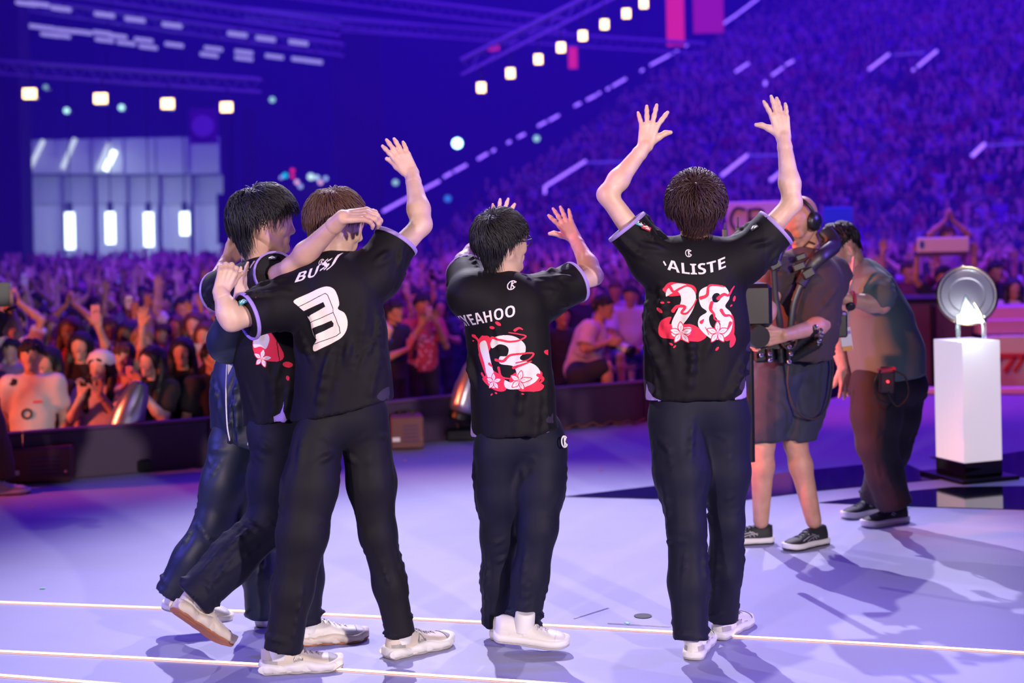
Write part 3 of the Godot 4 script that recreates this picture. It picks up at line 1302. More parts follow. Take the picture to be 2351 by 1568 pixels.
func grandstand() -> void:
	stand_up = Vector3(sin(deg_to_rad(35)), 0, -cos(deg_to_rad(35)))
	stand_row = Vector3(cos(deg_to_rad(35)), 0, sin(deg_to_rad(35)))
	stand_corner = at(880, 487, 55)
	stand_corner.y -= 3.2
	var holder := base("grandstand", Vector3(stand_corner.x, -1, stand_corner.z))
	tag(holder, "steep raked grandstand full of people rising behind the stage", "grandstand")
	var bs := Basis(stand_row, Vector3.UP, -stand_up)
	for j in 40:
		var s := st()
		var h := stand_corner.y + j * RISE + 1.0
		var c := stand_corner + stand_up * (j * TREAD + TREAD * 0.5) + stand_row * 26.0
		box(s, Vector3(c.x, -1 + h * 0.5, c.z) - holder.position, Vector3(52.0, h, TREAD - 0.01), bs, 0.0)
		put("step", s, M.concrete, holder)
	# glowing edges of the stairs and balustrades
	var runs := [
		[880, 485, 945, 449], [950, 447, 1008, 416], [1020, 406, 1036, 397], [1044, 393, 1070, 379], [1098, 365, 1118, 353], [1131, 347, 1135, 344], [1166, 328, 1171, 325], [1190, 315, 1204, 308], [1236, 289, 1253, 280], [1262, 276, 1282, 265], [1320, 243, 1332, 237], [1348, 229, 1368, 219], [1374, 215, 1377, 213], [1394, 205, 1398, 202], [1408, 197, 1436, 181], [1472, 163, 1476, 160], [1494, 149, 1536, 127], [1542, 123, 1556, 117], [1575, 105, 1588, 98],
		[1638, 70, 1656, 58], [1660, 55, 1692, 33], [1696, 30, 1740, -3],
		[1251, 442, 1251, 430], [1252, 428, 1344, 370], [1346, 373, 1440, 371],
		[1658, 402, 1716, 356], [1718, 357, 1800, 356], [1770, 413, 1800, 390],
		[1690, 164, 1717, 146], [1757, 194, 1757, 188], [1774, 172, 1788, 162], [1793, 158, 1796, 156], [1806, 148, 1820, 140],
		[1996, 159, 2040, 125], [2054, 126, 2124, 120], [2108, 152, 2150, 117], [2096, 161, 2098, 160],
		[2233, 357, 2260, 331], [2262, 334, 2370, 328]]
	for i in runs.size():
		var q: Array = runs[i]
		var p0 := on_stand(q[0], q[1], 3.75)
		var p1 := on_stand(q[2], q[3], 3.75)
		var s := st()
		strip_bar(s, p0, p1, 0.05 if absf(q[1] - q[3]) > absf(q[0] - q[2]) * 0.2 else 0.035)
		var o := put("stair_light_strip", s, M.stair_led if absf(q[1] - q[3]) > absf(q[0] - q[2]) * 0.2 else M.stair_led_dim)
		tag(o, "violet glowing light strip on the edge of a grandstand stair" if absf(q[1] - q[3]) > absf(q[0] - q[2]) * 0.2 else "dim violet glowing strip along a grandstand balustrade", "light strip", "grandstand light strips")
		if absf(q[1] - q[3]) > absf(q[0] - q[2]) * 0.2 and p0.distance_to(p1) < 0.2:
			o.set_meta("label", "short violet glint of the stair light strip between two people in the grandstand")


func show_lamps() -> void:
	# the housings of the spots that light the stage, hung outside the picture
	var says := {
		"front_key": "black spot lamp hung high over the crowd facing the players", "front_key_b": "second black spot lamp over the crowd facing the players", "front_key_c": "black spot lamp over the pavilion side of the crowd",
		"rear_key": "black spot lamp above the stage on the trophy side", "rear_key_b": "black spot lamp above the stage on the pavilion side", "side_blue": "blue side lamp at the pavilion end of the stage", "side_blue_b": "blue side lamp at the trophy end of the stage",
		"amber_side": "low amber lamp at the pavilion end of the stage", "amber_high": "high amber lamp aimed at the camera operator", "amber_crowd": "amber lamp aimed at the crowd behind the barrier", "amber_crowd_b": "amber lamp aimed at the crowd beyond the pit"}
	for key in says:
		var l: SpotLight3D = get_node(key)
		var dir := -l.global_basis.z.normalized()
		var o := base("show_spot_lamp", l.position)
		tag(o, says[key], "lamp")
		var s := st()
		lathe(s, -dir * 0.45, dir, [[0.0, 0.10], [0.06, 0.15], [0.30, 0.17], [0.36, 0.19], [0.38, 0.17]], 20)
		put("housing", s, M.black_metal, o)
		s = st()
		lathe(s, -dir * 0.07, dir, [[0.0, 0.15], [0.008, 0.15]], 6)
		put("lens_lamp", s, glow(l.light_color.srgb_to_linear(), 1.5), o)
		s = st()
		tube(s, [-dir * 0.25 + Vector3(0, 0.15, 0), -dir * 0.25 + Vector3(0, 0.6, 0)], 0.025, 6)
		tube(s, [-dir * 0.25 + Vector3(-0.5, 0.6, 0), -dir * 0.25 + Vector3(0.5, 0.6, 0)], 0.03, 6)
		put("clamp_bar", s, M.truss, o)
	# violet wash bars under the roof
	var rig := base("violet_wash_rig", Vector3(8, 20.3, -45))
	tag(rig, "row of violet wash light bars hung under the hall roof", "light rig")
	for k in 3:
		var s := st()
		box(s, Vector3(0, 0, -14 + k * 14.0), Vector3(52, 0.25, 0.5), Basis(), 0.0)
		put("light_bar", s, M.stair_led_dim, rig)


func strip_bar(s: SurfaceTool, a: Vector3, b: Vector3, r: float) -> void:
	var d := (b - a).normalized()
	var x := d.cross(Vector3.BACK).normalized()
	box(s, (a + b) * 0.5, Vector3(r * 2.0, a.distance_to(b), r * 2.0), Basis(x, d, x.cross(d)), 0.0)


func panel(called: String, x0: float, y0: float, x1: float, y1: float, d: float, thick: float, m: Material, parent: Node3D = self, ref := Vector3.ZERO) -> MeshInstance3D:
	# an upright box that faces the stage, given by two corners at a distance
	var p := at(x0, y0, d)
	var q := at(x1, y1, d)
	var s := st()
	box(s, Vector3((p.x + q.x) * 0.5, (p.y + q.y) * 0.5, -d - thick * 0.5) - ref, Vector3(absf(q.x - p.x), absf(p.y - q.y), thick), Basis(), 0.0 if called == "red_lit_banner" else 0.01)
	return put(called, s, m, parent)


func bar(called: String, a: Vector3, b: Vector3, w: float, m: Material, parent: Node3D = self) -> MeshInstance3D:
	var s := st()
	var d := (b - a).normalized()
	var x := d.cross(Vector3.UP).normalized() if absf(d.y) < 0.95 else Vector3.RIGHT
	box(s, (a + b) * 0.5, Vector3(w, a.distance_to(b), w), Basis(x, d, x.cross(d)), w * 0.1)
	return put(called, s, m, parent)


func hall_far() -> void:
	# lit pavilion at the far end of the hall
	var d := 66.0
	var pos := at(290, 548, d)
	var hall := base("exhibition_pavilion", Vector3(pos.x, -1, -d))
	tag(hall, "pale lit exhibition pavilion with slanted roof panels behind the standing crowd", "pavilion")
	var r := hall.position
	var xs := [62, 136, 210, 284, 358, 432, 505]
	for i in 6:
		panel("roof_panel", xs[i] + 1, 322 - i * 1.5, xs[i + 1] - 1, 398, d - 1.0 + (i % 2) * 0.15, 0.3, M.facade_grey, hall, r)
		panel("wall_panel", xs[i] + 12, 404, xs[i + 1] + 8, 468, d + (i % 2) * 0.1, 0.3, M.facade_grey, hall, r)
		panel("lower_panel", xs[i] + 14, 471, xs[i + 1] + 6, 620, d + 0.2, 0.3, M.facade, hall, r)
	for i in 7:
		panel("rib", xs[i] + 8, 400, xs[i] + 13, 620, d - 0.2, 0.2, M.hall_wall, hall, r)
	for q in [[100, 322, 70, 384], [173, 318, 143, 387], [251, 330, 225, 390]]:
		bar("roof_lamp", at(q[0], q[1], d - 1.4) - r, at(q[2], q[3], d - 1.4) - r, 0.18, M.tube_soft, hall)
	bar("roof_lamp", at(263, 346, d - 1.5) - r, at(242, 391, d - 1.5) - r, 0.24, M.tube_white, hall)
	var shade := ["bright white hanging tube lamp nearest the dark pillar of the pavilion", "", "", ""]
	var k := 0
	for q in [[160, 488, 572], [253, 487, 560], [341, 488, 566], [424, 487, 540]]:
		var o := base("hanging_tube_lamp", at(q[0], q[1], d - 3.0))
		var s := st()
		box(s, Vector3(0, 0.22, 0), Vector3(0.22, 0.44, 0.22), Basis(), 0.03)
		put("cap", s, M.black_metal, o)
		s = st()
		lathe(s, Vector3.ZERO, Vector3.DOWN, [[0.0, 0.21], [(q[2] - q[1]) / FPX * (d - 3.0), 0.21]], 9)
		put("lamp_tube", s, M.tube_white, o)
		s = st()
		tube(s, [Vector3(0, 0.4, 0), Vector3(0, 7.0, 0)], 0.03, 5)
		put("cable", s, M.black_metal, o)
		tag(o, "glowing white tube lamp hanging in front of the pale pavilion", "lamp", "hanging tube lamps")
		var l := OmniLight3D.new()
		l.name = "tube_glow"
		add_child(l, true)
		l.position = o.position + Vector3(0, -0.7, 0.5)
		l.light_color = Color(0.92, 1.0, 0.97)
		l.light_energy = 4.0
		l.light_size = 0.3
		l.omni_range = 100.0
		l.shadow_enabled = true
		k += 1
	# pillars and dark masses
	var pillars := [[-60, -60, 52, 640, 49.0, "huge dark pillar at the edge of the hall beside the pavilion"], [508, 240, 532, 640, 60.0, "slim dark steel post beside the pavilion under the round banner"], [556, 250, 580, 640, 60.0, "second slim dark steel post beside the pavilion"], [760, 60, 880, 640, 62.0, "broad dark blue pillar in the middle of the hall"], [497, 445, 535, 560, 58.0, "dark loudspeaker cabinet at the foot of the steel posts"]]
	for q in pillars:
		var o := panel("pillar", q[0], q[1], q[2], q[3], q[4], 1.2, M.hall_dark)
		tag(o, q[5], "pillar")
	# banner with a pale disc
	var bn := base("hanging_banner", at(466, 290, 57))
	panel("cloth", 434, 250, 500, 330, 57.0, 0.08, M.banner, bn, bn.position)
	var s2 := st()
	lathe(s2, at(466, 290, 56.9) - bn.position, Vector3.BACK, [[0.0, 0.44], [0.06, 0.44]], 28)
	put("emblem_disc", s2, M.banner_disc, bn)
	tag(bn, "square plum banner with a pale round emblem hanging in the hall", "banner")
	# small booth with coloured lamps
	var booth := base("control_booth", at(700, 430, 60))
	tag(booth, "distant control booth with small coloured lamps", "booth")
	panel("desk", 640, 424, 760, 520, 60.0, 1.0, M.hall_dark, booth, booth.position)
	for q in [[655, 403, 9, Color(0.0, 0.6, 0.9)], [672, 392, 8, Color(0.9, 0.02, 0.1)], [672, 405, 7, Color(0.9, 0.02, 0.1)], [682, 418, 8, Color(1.0, 0.5, 0.8)], [736, 419, 8, Color(1.0, 0.5, 0.8)], [714, 406, 12, Color(0.7, 1.0, 0.9)], [728, 408, 9, Color(0.5, 0.7, 0.9)], [748, 410, 8, Color(0.4, 0.5, 0.9)], [690, 428, 8, Color(0.4, 0.45, 0.8)], [646, 408, 6, Color(0.4, 0.4, 0.9)]]:
		s2 = st()
		lathe(s2, at(q[0], q[1], 59.5) - booth.position, Vector3.BACK, [[0.0, q[2] / FPX * 40.0], [0.1, q[2] / FPX * 40.0]], 7)
		put("lamp", s2, glow(q[3], 1.3), booth)
	# amber blinders on the truss and the row over the grandstand
	var amber := [[68, 215, 37, 29, 46.0], [231, 226, 37, 29, 46.0], [385, 238, 35, 29, 46.0], [520, 246, 33, 28, 46.0], [1105, 201, 24, 28, 40.0], [1172, 168, 24, 28, 40.0], [1236, 136, 23, 27, 40.0], [1288, 109, 23, 27, 40.0], [1338, 82, 23, 27, 40.0], [1388, 56, 22, 27, 40.0], [1438, 31, 22, 26, 40.0], [1478, 8, 22, 26, 40.0]]
	for i in amber.size():
		var q: Array = amber[i]
		var p := at(q[0], q[1], q[4])
		var o := base("amber_blinder_lamp", p)
		var w: float = q[2] / FPX * q[4] * 0.76
		var h: float = q[3] / FPX * q[4] * 0.76
		var s := st()
		box(s, Vector3(0, 0, -0.2), Vector3(w * 1.15, h * 1.15, 0.3), Basis(), 0.04)
		put("housing", s, M.black_metal, o)
		s = st()
		box(s, Vector3(0, 0, 0.0), Vector3(w, h, 0.1), Basis(), 0.0)
		put("lamp_face", s, M.amber, o)
		s = st()
		tube(s, [Vector3(0, h * 0.5, -0.2), Vector3(0, h * 0.5 + 0.5, -0.2)], 0.03, 6)
		put("hook", s, M.black_metal, o)
		tag(o, "square amber blinder lamp on the truss above the pavilion" if i < 4 else "amber blinder lamp in the slanting row above the grandstand", "lamp", "blinders above the pavilion" if i < 4 else "blinders above the grandstand")
	# trusses that carry them
	for q in [[[-60, 190], [600, 236], 46.2, "steel truss carrying the amber blinders above the pavilion"], [[1060, 200], [1540, -42], 40.3, "slanting steel truss carrying the amber blinders above the grandstand"], [[90, 5], [780, 105], 48.0, "steel truss behind the upper row of dim work lamps"], [[20, 40], [790, 150], 52.0, "steel truss behind the lower row of dim work lamps"], [[480, -5], [1300, 95], 50.0, "high violet-lit steel truss crossing above the broad dark pillar"], [[780, 92], [1620, 145], 56.0, "violet-lit steel truss running behind the small pink banner"], [[560, 60], [1180, 120], 60.0, "faint far steel truss between the pavilion and the grandstand"]]:
		var a := at(q[0][0], q[0][1], q[2] + 0.9) + Vector3(0, 0.55, 0)
		var b := at(q[1][0], q[1][1], q[2] + 0.9) + Vector3(0, 0.55, 0)
		var o := base("lighting_truss", (a + b) * 0.5)
		var c := o.position
		var s := st()
		for off in [Vector3(0, 0.22, 0.2), Vector3(0, 0.22, -0.2), Vector3(0, -0.2, 0)]:
			tube(s, [a + off - c, b + off - c], 0.05, 6)
		put("chord", s, M.truss, o)
		s = st()
		var n := int(a.distance_to(b) / 0.6)
		for k2 in n:
			var p := a.lerp(b, (k2 + 0.0) / n) - c
			var p1 := a.lerp(b, (k2 + 0.5) / n) - c
			var p2 := a.lerp(b, (k2 + 1.0) / n) - c
			tube(s, [p + Vector3(0, 0.22, 0.2), p1 + Vector3(0, -0.2, 0), p2 + Vector3(0, 0.22, 0.2)], 0.025, 4)
		put("brace", s, M.truss, o)
		tag(o, q[3], "truss", "lighting trusses")
	# rows of dim work lamps along the ceiling beams
	var rows := [[[60, 8], [90, 10], [140, 20], [240, 34], [310, 45], [395, 58], [545, 79], [610, 89], [685, 98]], [[75, 60], [105, 64], [150, 70], [190, 74], [235, 76], [270, 83], [330, 92], [400, 103], [490, 112], [560, 120], [630, 130], [690, 137], [720, 141]], [[115, 80], [140, 82], [240, 92], [290, 99], [340, 108], [480, 126], [560, 134]]]
	for i in rows.size():
		for q in rows[i]:
			var p := at(q[0], q[1], [48.0, 52.0, 52.5][i])
			var o := base("work_lamp", p)
			var s := st()
			box(s, Vector3.ZERO, Vector3(0.62, 0.13, 0.3), Basis(Vector3.BACK, -0.14), 0.0)
			put("lamp_panel", s, M.work_lamp, o)
			s = st()
			tube(s, [Vector3(0, 0.04, -0.1), Vector3(0, 0.45, -0.75), Vector3(0, 0.62, -0.95)], 0.03, 5)
			put("bracket", s, M.black_metal, o)
			tag(o, ["dim lavender lamp in the upper row of lamps along the ceiling beam", "dim lavender lamp in the lower row of lamps along the ceiling beam", "dim lavender lamp hanging just below the lower row of ceiling lamps"][i], "lamp", "dim ceiling lamps, row %d" % i)
	# profile spots
	for q in [[153, 254, 7, 1.6], [279, 247, 7.5, 1.6], [625, 229, 7, 0.8], [1050, 329, 12, 6.0], [105, 200, 6, 0.5], [1028, 456, 8, 0.9], [908, 419, 7, 0.8], [937, 380, 7, 0.5], [1232, 318, 7.5, 0.9]]:
		var p := at(q[0], q[1], 50.0)
		var o := base("profile_spot_lamp", p)
		var rr: float = q[2] / FPX * 50.0
		var s := st()
		lathe(s, Vector3(0, 0, -0.4), Vector3.BACK, [[0.0, rr * 0.8], [0.3, rr * 1.1], [0.38, rr * 1.1]], 12)
		put("barrel", s, M.black_metal, o)
		s = st()
		lathe(s, Vector3(0, 0, -0.01), Vector3.BACK, [[0.0, rr], [0.03, rr]], 8)
		put("lens_lamp", s, glow(Color(0.5, 0.95, 0.9) if q[0] != 1028 else Color(0.05, 0.25, 1.0), q[3]), o)
		tag(o, "small cool white spot lamp glowing in the dark hall" if q[0] != 1028 else "small blue lamp glowing in the dark hall", "lamp", "cool spot lamps")
	# banners high up; the red light on them is painted as emission
	var reds := [[1530, -20, 1572, 104, 58.0], [1592, -20, 1662, 74, 58.0], [1305, 104, 1326, 156, 60.0], [1120, 103, 1146, 115, 60.0]]
	var says := ["tall banner with crimson light painted as glow, hanging beside the top of the grandstand", "wide banner with magenta light painted as glow, hanging beside the top of the grandstand", "small banner with pink light painted as glow, below the slanting row of amber lamps", "tiny banner with pink light painted as glow in the dark hall"]
	for i in reds.size():
		var q: Array = reds[i]
		var o := panel("red_lit_banner", q[0], q[1], q[2], q[3], q[4], 0.2, M.red_banner_glow if i != 1 else M.magenta_banner_glow)
		tag(o, says[i], "sign")


# ---------------------------------------------------------------- clothing shared by the figures
func folds(amp: float, f: Vector3, amp2 := 0.0, f2 := Vector3.ONE) -> Callable:
	var w := wave
	var c := crease
	return func(p: Vector3) -> float:
		return amp * w.get_noise_3d(p.x * f.x, p.y * f.y, p.z * f.z) + amp2 * c.get_noise_3d(p.x * f2.x + p.y * f2.x * 0.5, p.y * f2.y, p.z * f2.z)


var kept_folds := []


# folds: curved ridges laid along a limb or a torso, each a soft crest between two shallow valleys
class Folds:
	var a := PackedVector3Array()
	var ba := PackedVector3Array()
	var il := PackedFloat32Array()
	var iw := PackedFloat32Array()
	var h := PackedFloat32Array()
	var low := 0.004
	var noise: FastNoiseLite
	var grain := Vector3(5, 3, 5)

	func add(pts: Array, w: float, high: float) -> void:
		var n := pts.size() - 1
		for i in n:
			a.append(pts[i])
			ba.append(pts[i + 1] - pts[i])
			il.append(1.0 / maxf((pts[i + 1] - pts[i]).length_squared(), 1e-9))
			iw.append(1.0 / (w * w))
			h.append(high * sin(PI * (i + 0.5) / n))

	func at(p: Vector3) -> float:
		var best := low * noise.get_noise_3d(p.x * grain.x, p.y * grain.y, p.z * grain.z)
		for i in a.size():
			var q := p - a[i]
			var t := clampf(q.dot(ba[i]) * il[i], 0.0, 1.0)
			var d := (q - ba[i] * t).length_squared() * iw[i]
			if d < 5.0:
				best += h[i] * (1.0 - d) * exp(-d) * 0.7
		return best


func limb_folds(f: Folds, p0: Vector3, p1: Vector3, r0: float, r1: float, n: int, spec: Array, r: RandomNumberGenerator) -> void:
	# spec: from, to, shortest, longest, least turn, most turn, width, height
	var d := (p1 - p0).normalized()
	var x := d.cross(Vector3(0.3, 0.2, 1)).normalized()
	var y := d.cross(x)
	for k in n:
		var t0 := r.randf_range(spec[0], spec[1])
		var t1 := t0 + r.randf_range(spec[2], spec[3])
		var a0 := r.randf_range(0, TAU)
		var a1 := a0 + r.randf_range(spec[4], spec[5]) * (1.0 if r.randf() < 0.5 else -1.0)
		var pts := []
		for i in 6:
			var u := i / 5.0
			var t := lerpf(t0, t1, u)
			var an := lerpf(a0, a1, u)
			pts.append(p0.lerp(p1, t) + (x * cos(an) + y * sin(an)) * lerpf(r0, r1, clampf(t, 0, 1)))
		f.add(pts, spec[6] * r.randf_range(0.75, 1.3), spec[7] * r.randf_range(0.6, 1.3))


func shirt_folds(J: Dictionary, torso: Array, flat: float, cuffs: Array, seed_of: int, k := 1.0) -> Callable:
	var f := Folds.new()
	f.noise = wave
	f.low = 0.006
	var r := RandomNumberGenerator.new()
	r.seed = seed_of
	var up := Vector3.UP
	var back: Vector3 = J.back
	var side := up.cross(back).normalized()
	var ring := func(t: float, an: float) -> Vector3:
		var q := clampf(t, 0.0, 0.999) * (torso.size() - 1)
		var i := int(q)
		var c: Vector3 = torso[i][0].lerp(torso[i + 1][0], q - i)
		var rad: float = lerpf(torso[i][1], torso[i + 1][1], q - i)
		return c + side * cos(an) * rad + back.normalized() * sin(an) * rad / flat
	for i in 26:
		var t0 := r.randf_range(-0.05, 0.62)
		var t1 := t0 + r.randf_range(0.25, 0.5)
		var a0 := r.randf_range(0.0, TAU)
		# drapes fall from the raised shoulders towards the middle of the back
		var pull := 0.9 * cos(a0)
		var a1 := a0 + pull * r.randf_range(0.2, 1.0) * (1.0 if sin(a0) > 0.0 else -1.0) + r.randf_range(-0.25, 0.25)
		var pts := []
		for j in 6:
			pts.append(ring.call(lerpf(t0, t1, j / 5.0), lerpf(a0, a1, j / 5.0)))
		f.add(pts, 0.018 * r.randf_range(0.7, 1.4), 0.014 * k * r.randf_range(0.4, 1.3))
	for i in 2:
		var s: Vector3 = [J.sl, J.sr][i]
		limb_folds(f, s, cuffs[i], 0.086, 0.084, 12, [-0.4, 0.4, 0.4, 0.8, 0.1, 0.7, 0.014, 0.0105 * k], r)
	kept_folds.append(f)
	return f.at


func trouser_folds(J: Dictionary, left: Array, right: Array, seed_of: int, k := 1.0, long := 1.0) -> Callable:
	var f := Folds.new()
	f.noise = wave
	f.low = 0.005
	f.grain = Vector3(4, 2.2, 4)
	var r := RandomNumberGenerator.new()
	r.seed = seed_of
	for i in 2:
		var h: Vector3 = [J.hl, J.hr][i]
		var kn: Vector3 = [J.kl, J.kr][i]
		var a: Vector3 = [J.al, J.ar][i]
		var w: Array = [left, right][i]
		limb_folds(f, h, kn, w[0], w[2], 7, [-0.1, 0.5, 0.4, 0.7, 0.0, 0.5, 0.016, 0.008 * k * long], r)
		limb_folds(f, kn, a, w[2], w[4], 7, [0.0, 0.4, 0.4, 0.7, 0.0, 0.5, 0.014, 0.008 * k * long], r)
		limb_folds(f, h.lerp(kn, 0.8), kn.lerp(a, 0.25), w[2], w[3], 6, [0.0, 0.8, 0.05, 0.25, 0.6, 1.4, 0.012, 0.008 * k], r)
		limb_folds(f, kn.lerp(a, 0.82), a, w[4], w[4], 6, [0.0, 0.9, -0.2, 0.3, 0.8, 2.0, 0.011, 0.008 * k], r)
		limb_folds(f, h.lerp(kn, -0.05), h.lerp(kn, 0.3), w[0], w[1], 4, [0.0, 0.6, 0.1, 0.5, 0.5, 1.0, 0.014, 0.006 * k], r)
	kept_folds.append(f)
	return f.at


func arm(sh: Shape, s: Vector3, e: Vector3, w: Vector3, k := 1.0) -> void:
	sh.chain([s, e], [0.050 * k, 0.037 * k])
	sh.chain([e, e.lerp(w, 0.3), w], [0.036 * k, 0.041 * k, 0.0265 * k])


func wrist_part(sh: Shape, e: Vector3, w: Vector3, k := 1.0) -> void:
	sh.chain([e.lerp(w, 0.62), e.lerp(w, 0.84), w], [0.024 * k, 0.0300 * k, 0.0275 * k])


func body_of(J: Dictionary, k := 1.0) -> Shape:
	# the figure under the clothes
	var b := Shape.new(0.024)
	var mid: Vector3 = (J.sl + J.sr) * 0.5
	var hip: Vector3 = (J.hl + J.hr) * 0.5
	b.cap(J.neck + Vector3(0, -0.02, 0), J.head - J.hu * 0.06 - J.hf * 0.012, 0.057 * k, 0.054 * k)
	b.cap(mid, J.sl, 0.07, 0.055)
	b.cap(mid, J.sr, 0.07, 0.055)
	b.cap(mid - Vector3(0, 0.08, 0), hip + Vector3(0, 0.09, 0), 0.12 * k, 0.10 * k, J.back, 1.45)
	arm(b, J.sl, J.el, J.wl, k)
	arm(b, J.sr, J.er, J.wr, k)
	for s in ["l", "r"]:
		# under trousers the shin ends inside the leg of the cloth; the sock and shoe carry on from there
		var foot: Vector3 = J["a" + s] if J.has("bare") else J["k" + s].lerp(J["a" + s], 0.86)
		b.chain([J["h" + s], J["k" + s], J["k" + s].lerp(foot, 0.3), foot], [0.066 * k, 0.052 * k, 0.052 * k, 0.036 * k])
	return b


func jersey_shape(J: Dictionary, torso: Array, flat: float, cuffs: Array, r_cuff: float, hem: Array) -> Shape:
	var s := Shape.new(0.045)
	for i in torso.size() - 1:
		s.cap(torso[i][0], torso[i + 1][0], torso[i][1], torso[i + 1][1], J.back, flat)
	for i in 2:
		var sh: Vector3 = [J.sl, J.sr][i]
		var up: Vector3 = [J.ul, J.ur][i] if J.has("ul") else sh
		s.cap(J.neck - Vector3(0, 0.035, 0), sh, 0.062, 0.078)
		s.cap(sh, cuffs[i] + (cuffs[i] - sh).normalized() * 0.05, 0.084, r_cuff)
		s.cap(torso[0][0], sh, 0.10, 0.080)
		s.cut(cuffs[i], cuffs[i] - sh, 0.19)
	s.cut(hem[0], hem[1], 0.36)
	return s


func leg_shape(sh: Shape, h: Vector3, k: Vector3, a: Vector3, r: Array) -> void:
	# r: hip, thigh, knee, shin, hem
	sh.chain([h, h.lerp(k, 0.5), k, k.lerp(a, 0.5), a + (a - k).normalized() * 0.05], [r[0], r[1], r[2], r[3], r[4]])
	sh.cut(a, a - k, 0.16)


func trousers_of(J: Dictionary, waist: Array, left: Array, right: Array, smooth := 0.035) -> Shape:
	var t := Shape.new(smooth)
	for i in waist.size() - 1:
		t.cap(waist[i][0], waist[i + 1][0], waist[i][1], waist[i + 1][1], J.back, 1.3)
	leg_shape(t, J.hl, J.kl, J.al, left)
	leg_shape(t, J.hr, J.kr, J.ar, right)
	return t


func print_on(m: Color, art: Art) -> StandardMaterial3D:
	var p := mat(Color(1, 1, 1), 0.68)
	p.metallic_specular = 0.3
	p.albedo_texture = art.texture()
	p.texture_repeat = false
	return p


func crest(a: Art, c: Vector2, h: float, col: Color) -> void:
	# ring crossed by a stem with two leaves
	var r := h * 0.5
	var pts := []
	for i in 19:
		var t := deg_to_rad(35.0 + i * 16.5)
		pts.append(c + Vector2(cos(t), -sin(t)) * Vector2(r * 0.86, r))
	a.line(pts, h * 0.13, col)
	a.line([c + Vector2(-r * 0.05, -r * 0.75), c + Vector2(r * 0.02, r * 0.8)], h * 0.13, col)
	a.curve([c + Vector2(0, r * 0.1), c + Vector2(r * 0.25, -r * 0.45), c + Vector2(r * 0.75, -r * 0.72)], h * 0.12, col)
	a.curve([c + Vector2(0, r * 0.05), c + Vector2(r * 0.35, r * 0.15), c + Vector2(r * 0.62, r * 0.62)], h * 0.12, col)


func flower(a: Art, c: Vector2, r: float, white: Color, red: Color, tilt := 0.0) -> void:
	for i in 5:
		var t := tilt - PI / 2 + TAU * i / 5
		var d := Vector2(cos(t), sin(t))
		var n := d.orthogonal()
		a.blob([c + d * r * 0.12, c + d * r * 0.5 + n * r * 0.30, c + d * r * 1.06, c + d * r * 0.5 - n * r * 0.30], red)
		a.blob([c + d * r * 0.16, c + d * r * 0.5 + n * r * 0.22, c + d * r * 0.96, c + d * r * 0.5 - n * r * 0.22], white)
		a.line([c + d * r * 0.3, c + d * r * 0.62], r * 0.03, red)
	a.disc(c, r * 0.20, white)
	var pts := []
	for i in 16:
		pts.append(c + Vector2(cos(i * 0.7), sin(i * 0.7)) * r * (0.02 + 0.012 * i))
	a.line(pts, r * 0.045, red)


func bent_word(a: Art, text: String, c: Vector2, size: Vector2, sag: float, col: Color, climb := 0.0) -> void:
	# a word whose baseline sags like cloth between raised shoulders
	var l := lettering(text)
	var w: float = size.x
	for t in l[0]:
		var pts := []
		for p in t:
			var u: float = p.x / l[1] * 2.0 - 1.0
			var x := u * w * 0.5
			var y: float = -p.y * size.y - sag * u * u - climb * u
			pts.append(c + Vector2(x, y))
		a.poly(pts, col)


const GROUND := Color(0.080, 0.064, 0.098)
const RED := Color(0.92, 0.20, 0.32)
const WHITE := Color(0.90, 0.86, 0.87)
const LAV := Color(0.66, 0.55, 0.83)


func hem_wedges(a: Art, x0: float, x1: float, y: float, r: float) -> void:
	for sg in [[x0, 1.0], [x1, -1.0]]:
		var x: float = sg[0]
		var k: float = sg[1]
		a.poly([Vector2(x - k * r * 0.25, y + 0.1), Vector2(x, y - r * 1.1), Vector2(x + k * r * 0.10, y - r * 0.62), Vector2(x + k * r * 0.36, y - r * 0.22), Vector2(x + k * r * 0.85, y), Vector2(x + k * r * 0.85, y + 0.1)], LAV)
		a.line([Vector2(x + k * 0.000, y - r * 1.1), Vector2(x + k * 0.006, y - 0.28), Vector2(x + k * 0.012, y - 0.46)], 0.0022, GROUND.darkened(0.45))


func side_panel(a: Art, x: float, y: float, k: float) -> void:
	# faint violet camouflage on the side panel
	for q in [[0.0, -0.03, 0.05, 0.035], [0.03, -0.10, 0.045, 0.03], [0.05, -0.02, 0.04, 0.03], [0.02, -0.17, 0.035, 0.022], [0.06, -0.14, 0.03, 0.025]]:
		var c := Vector2(x + k * q[0], y + q[1])
		a.blob([c + Vector2(-q[2], 0.01), c + Vector2(-q[2] * 0.3, -q[3]), c + Vector2(q[2], -q[3] * 0.4), c + Vector2(q[2] * 0.5, q[3])], GROUND.lerp(LAV, 0.22))


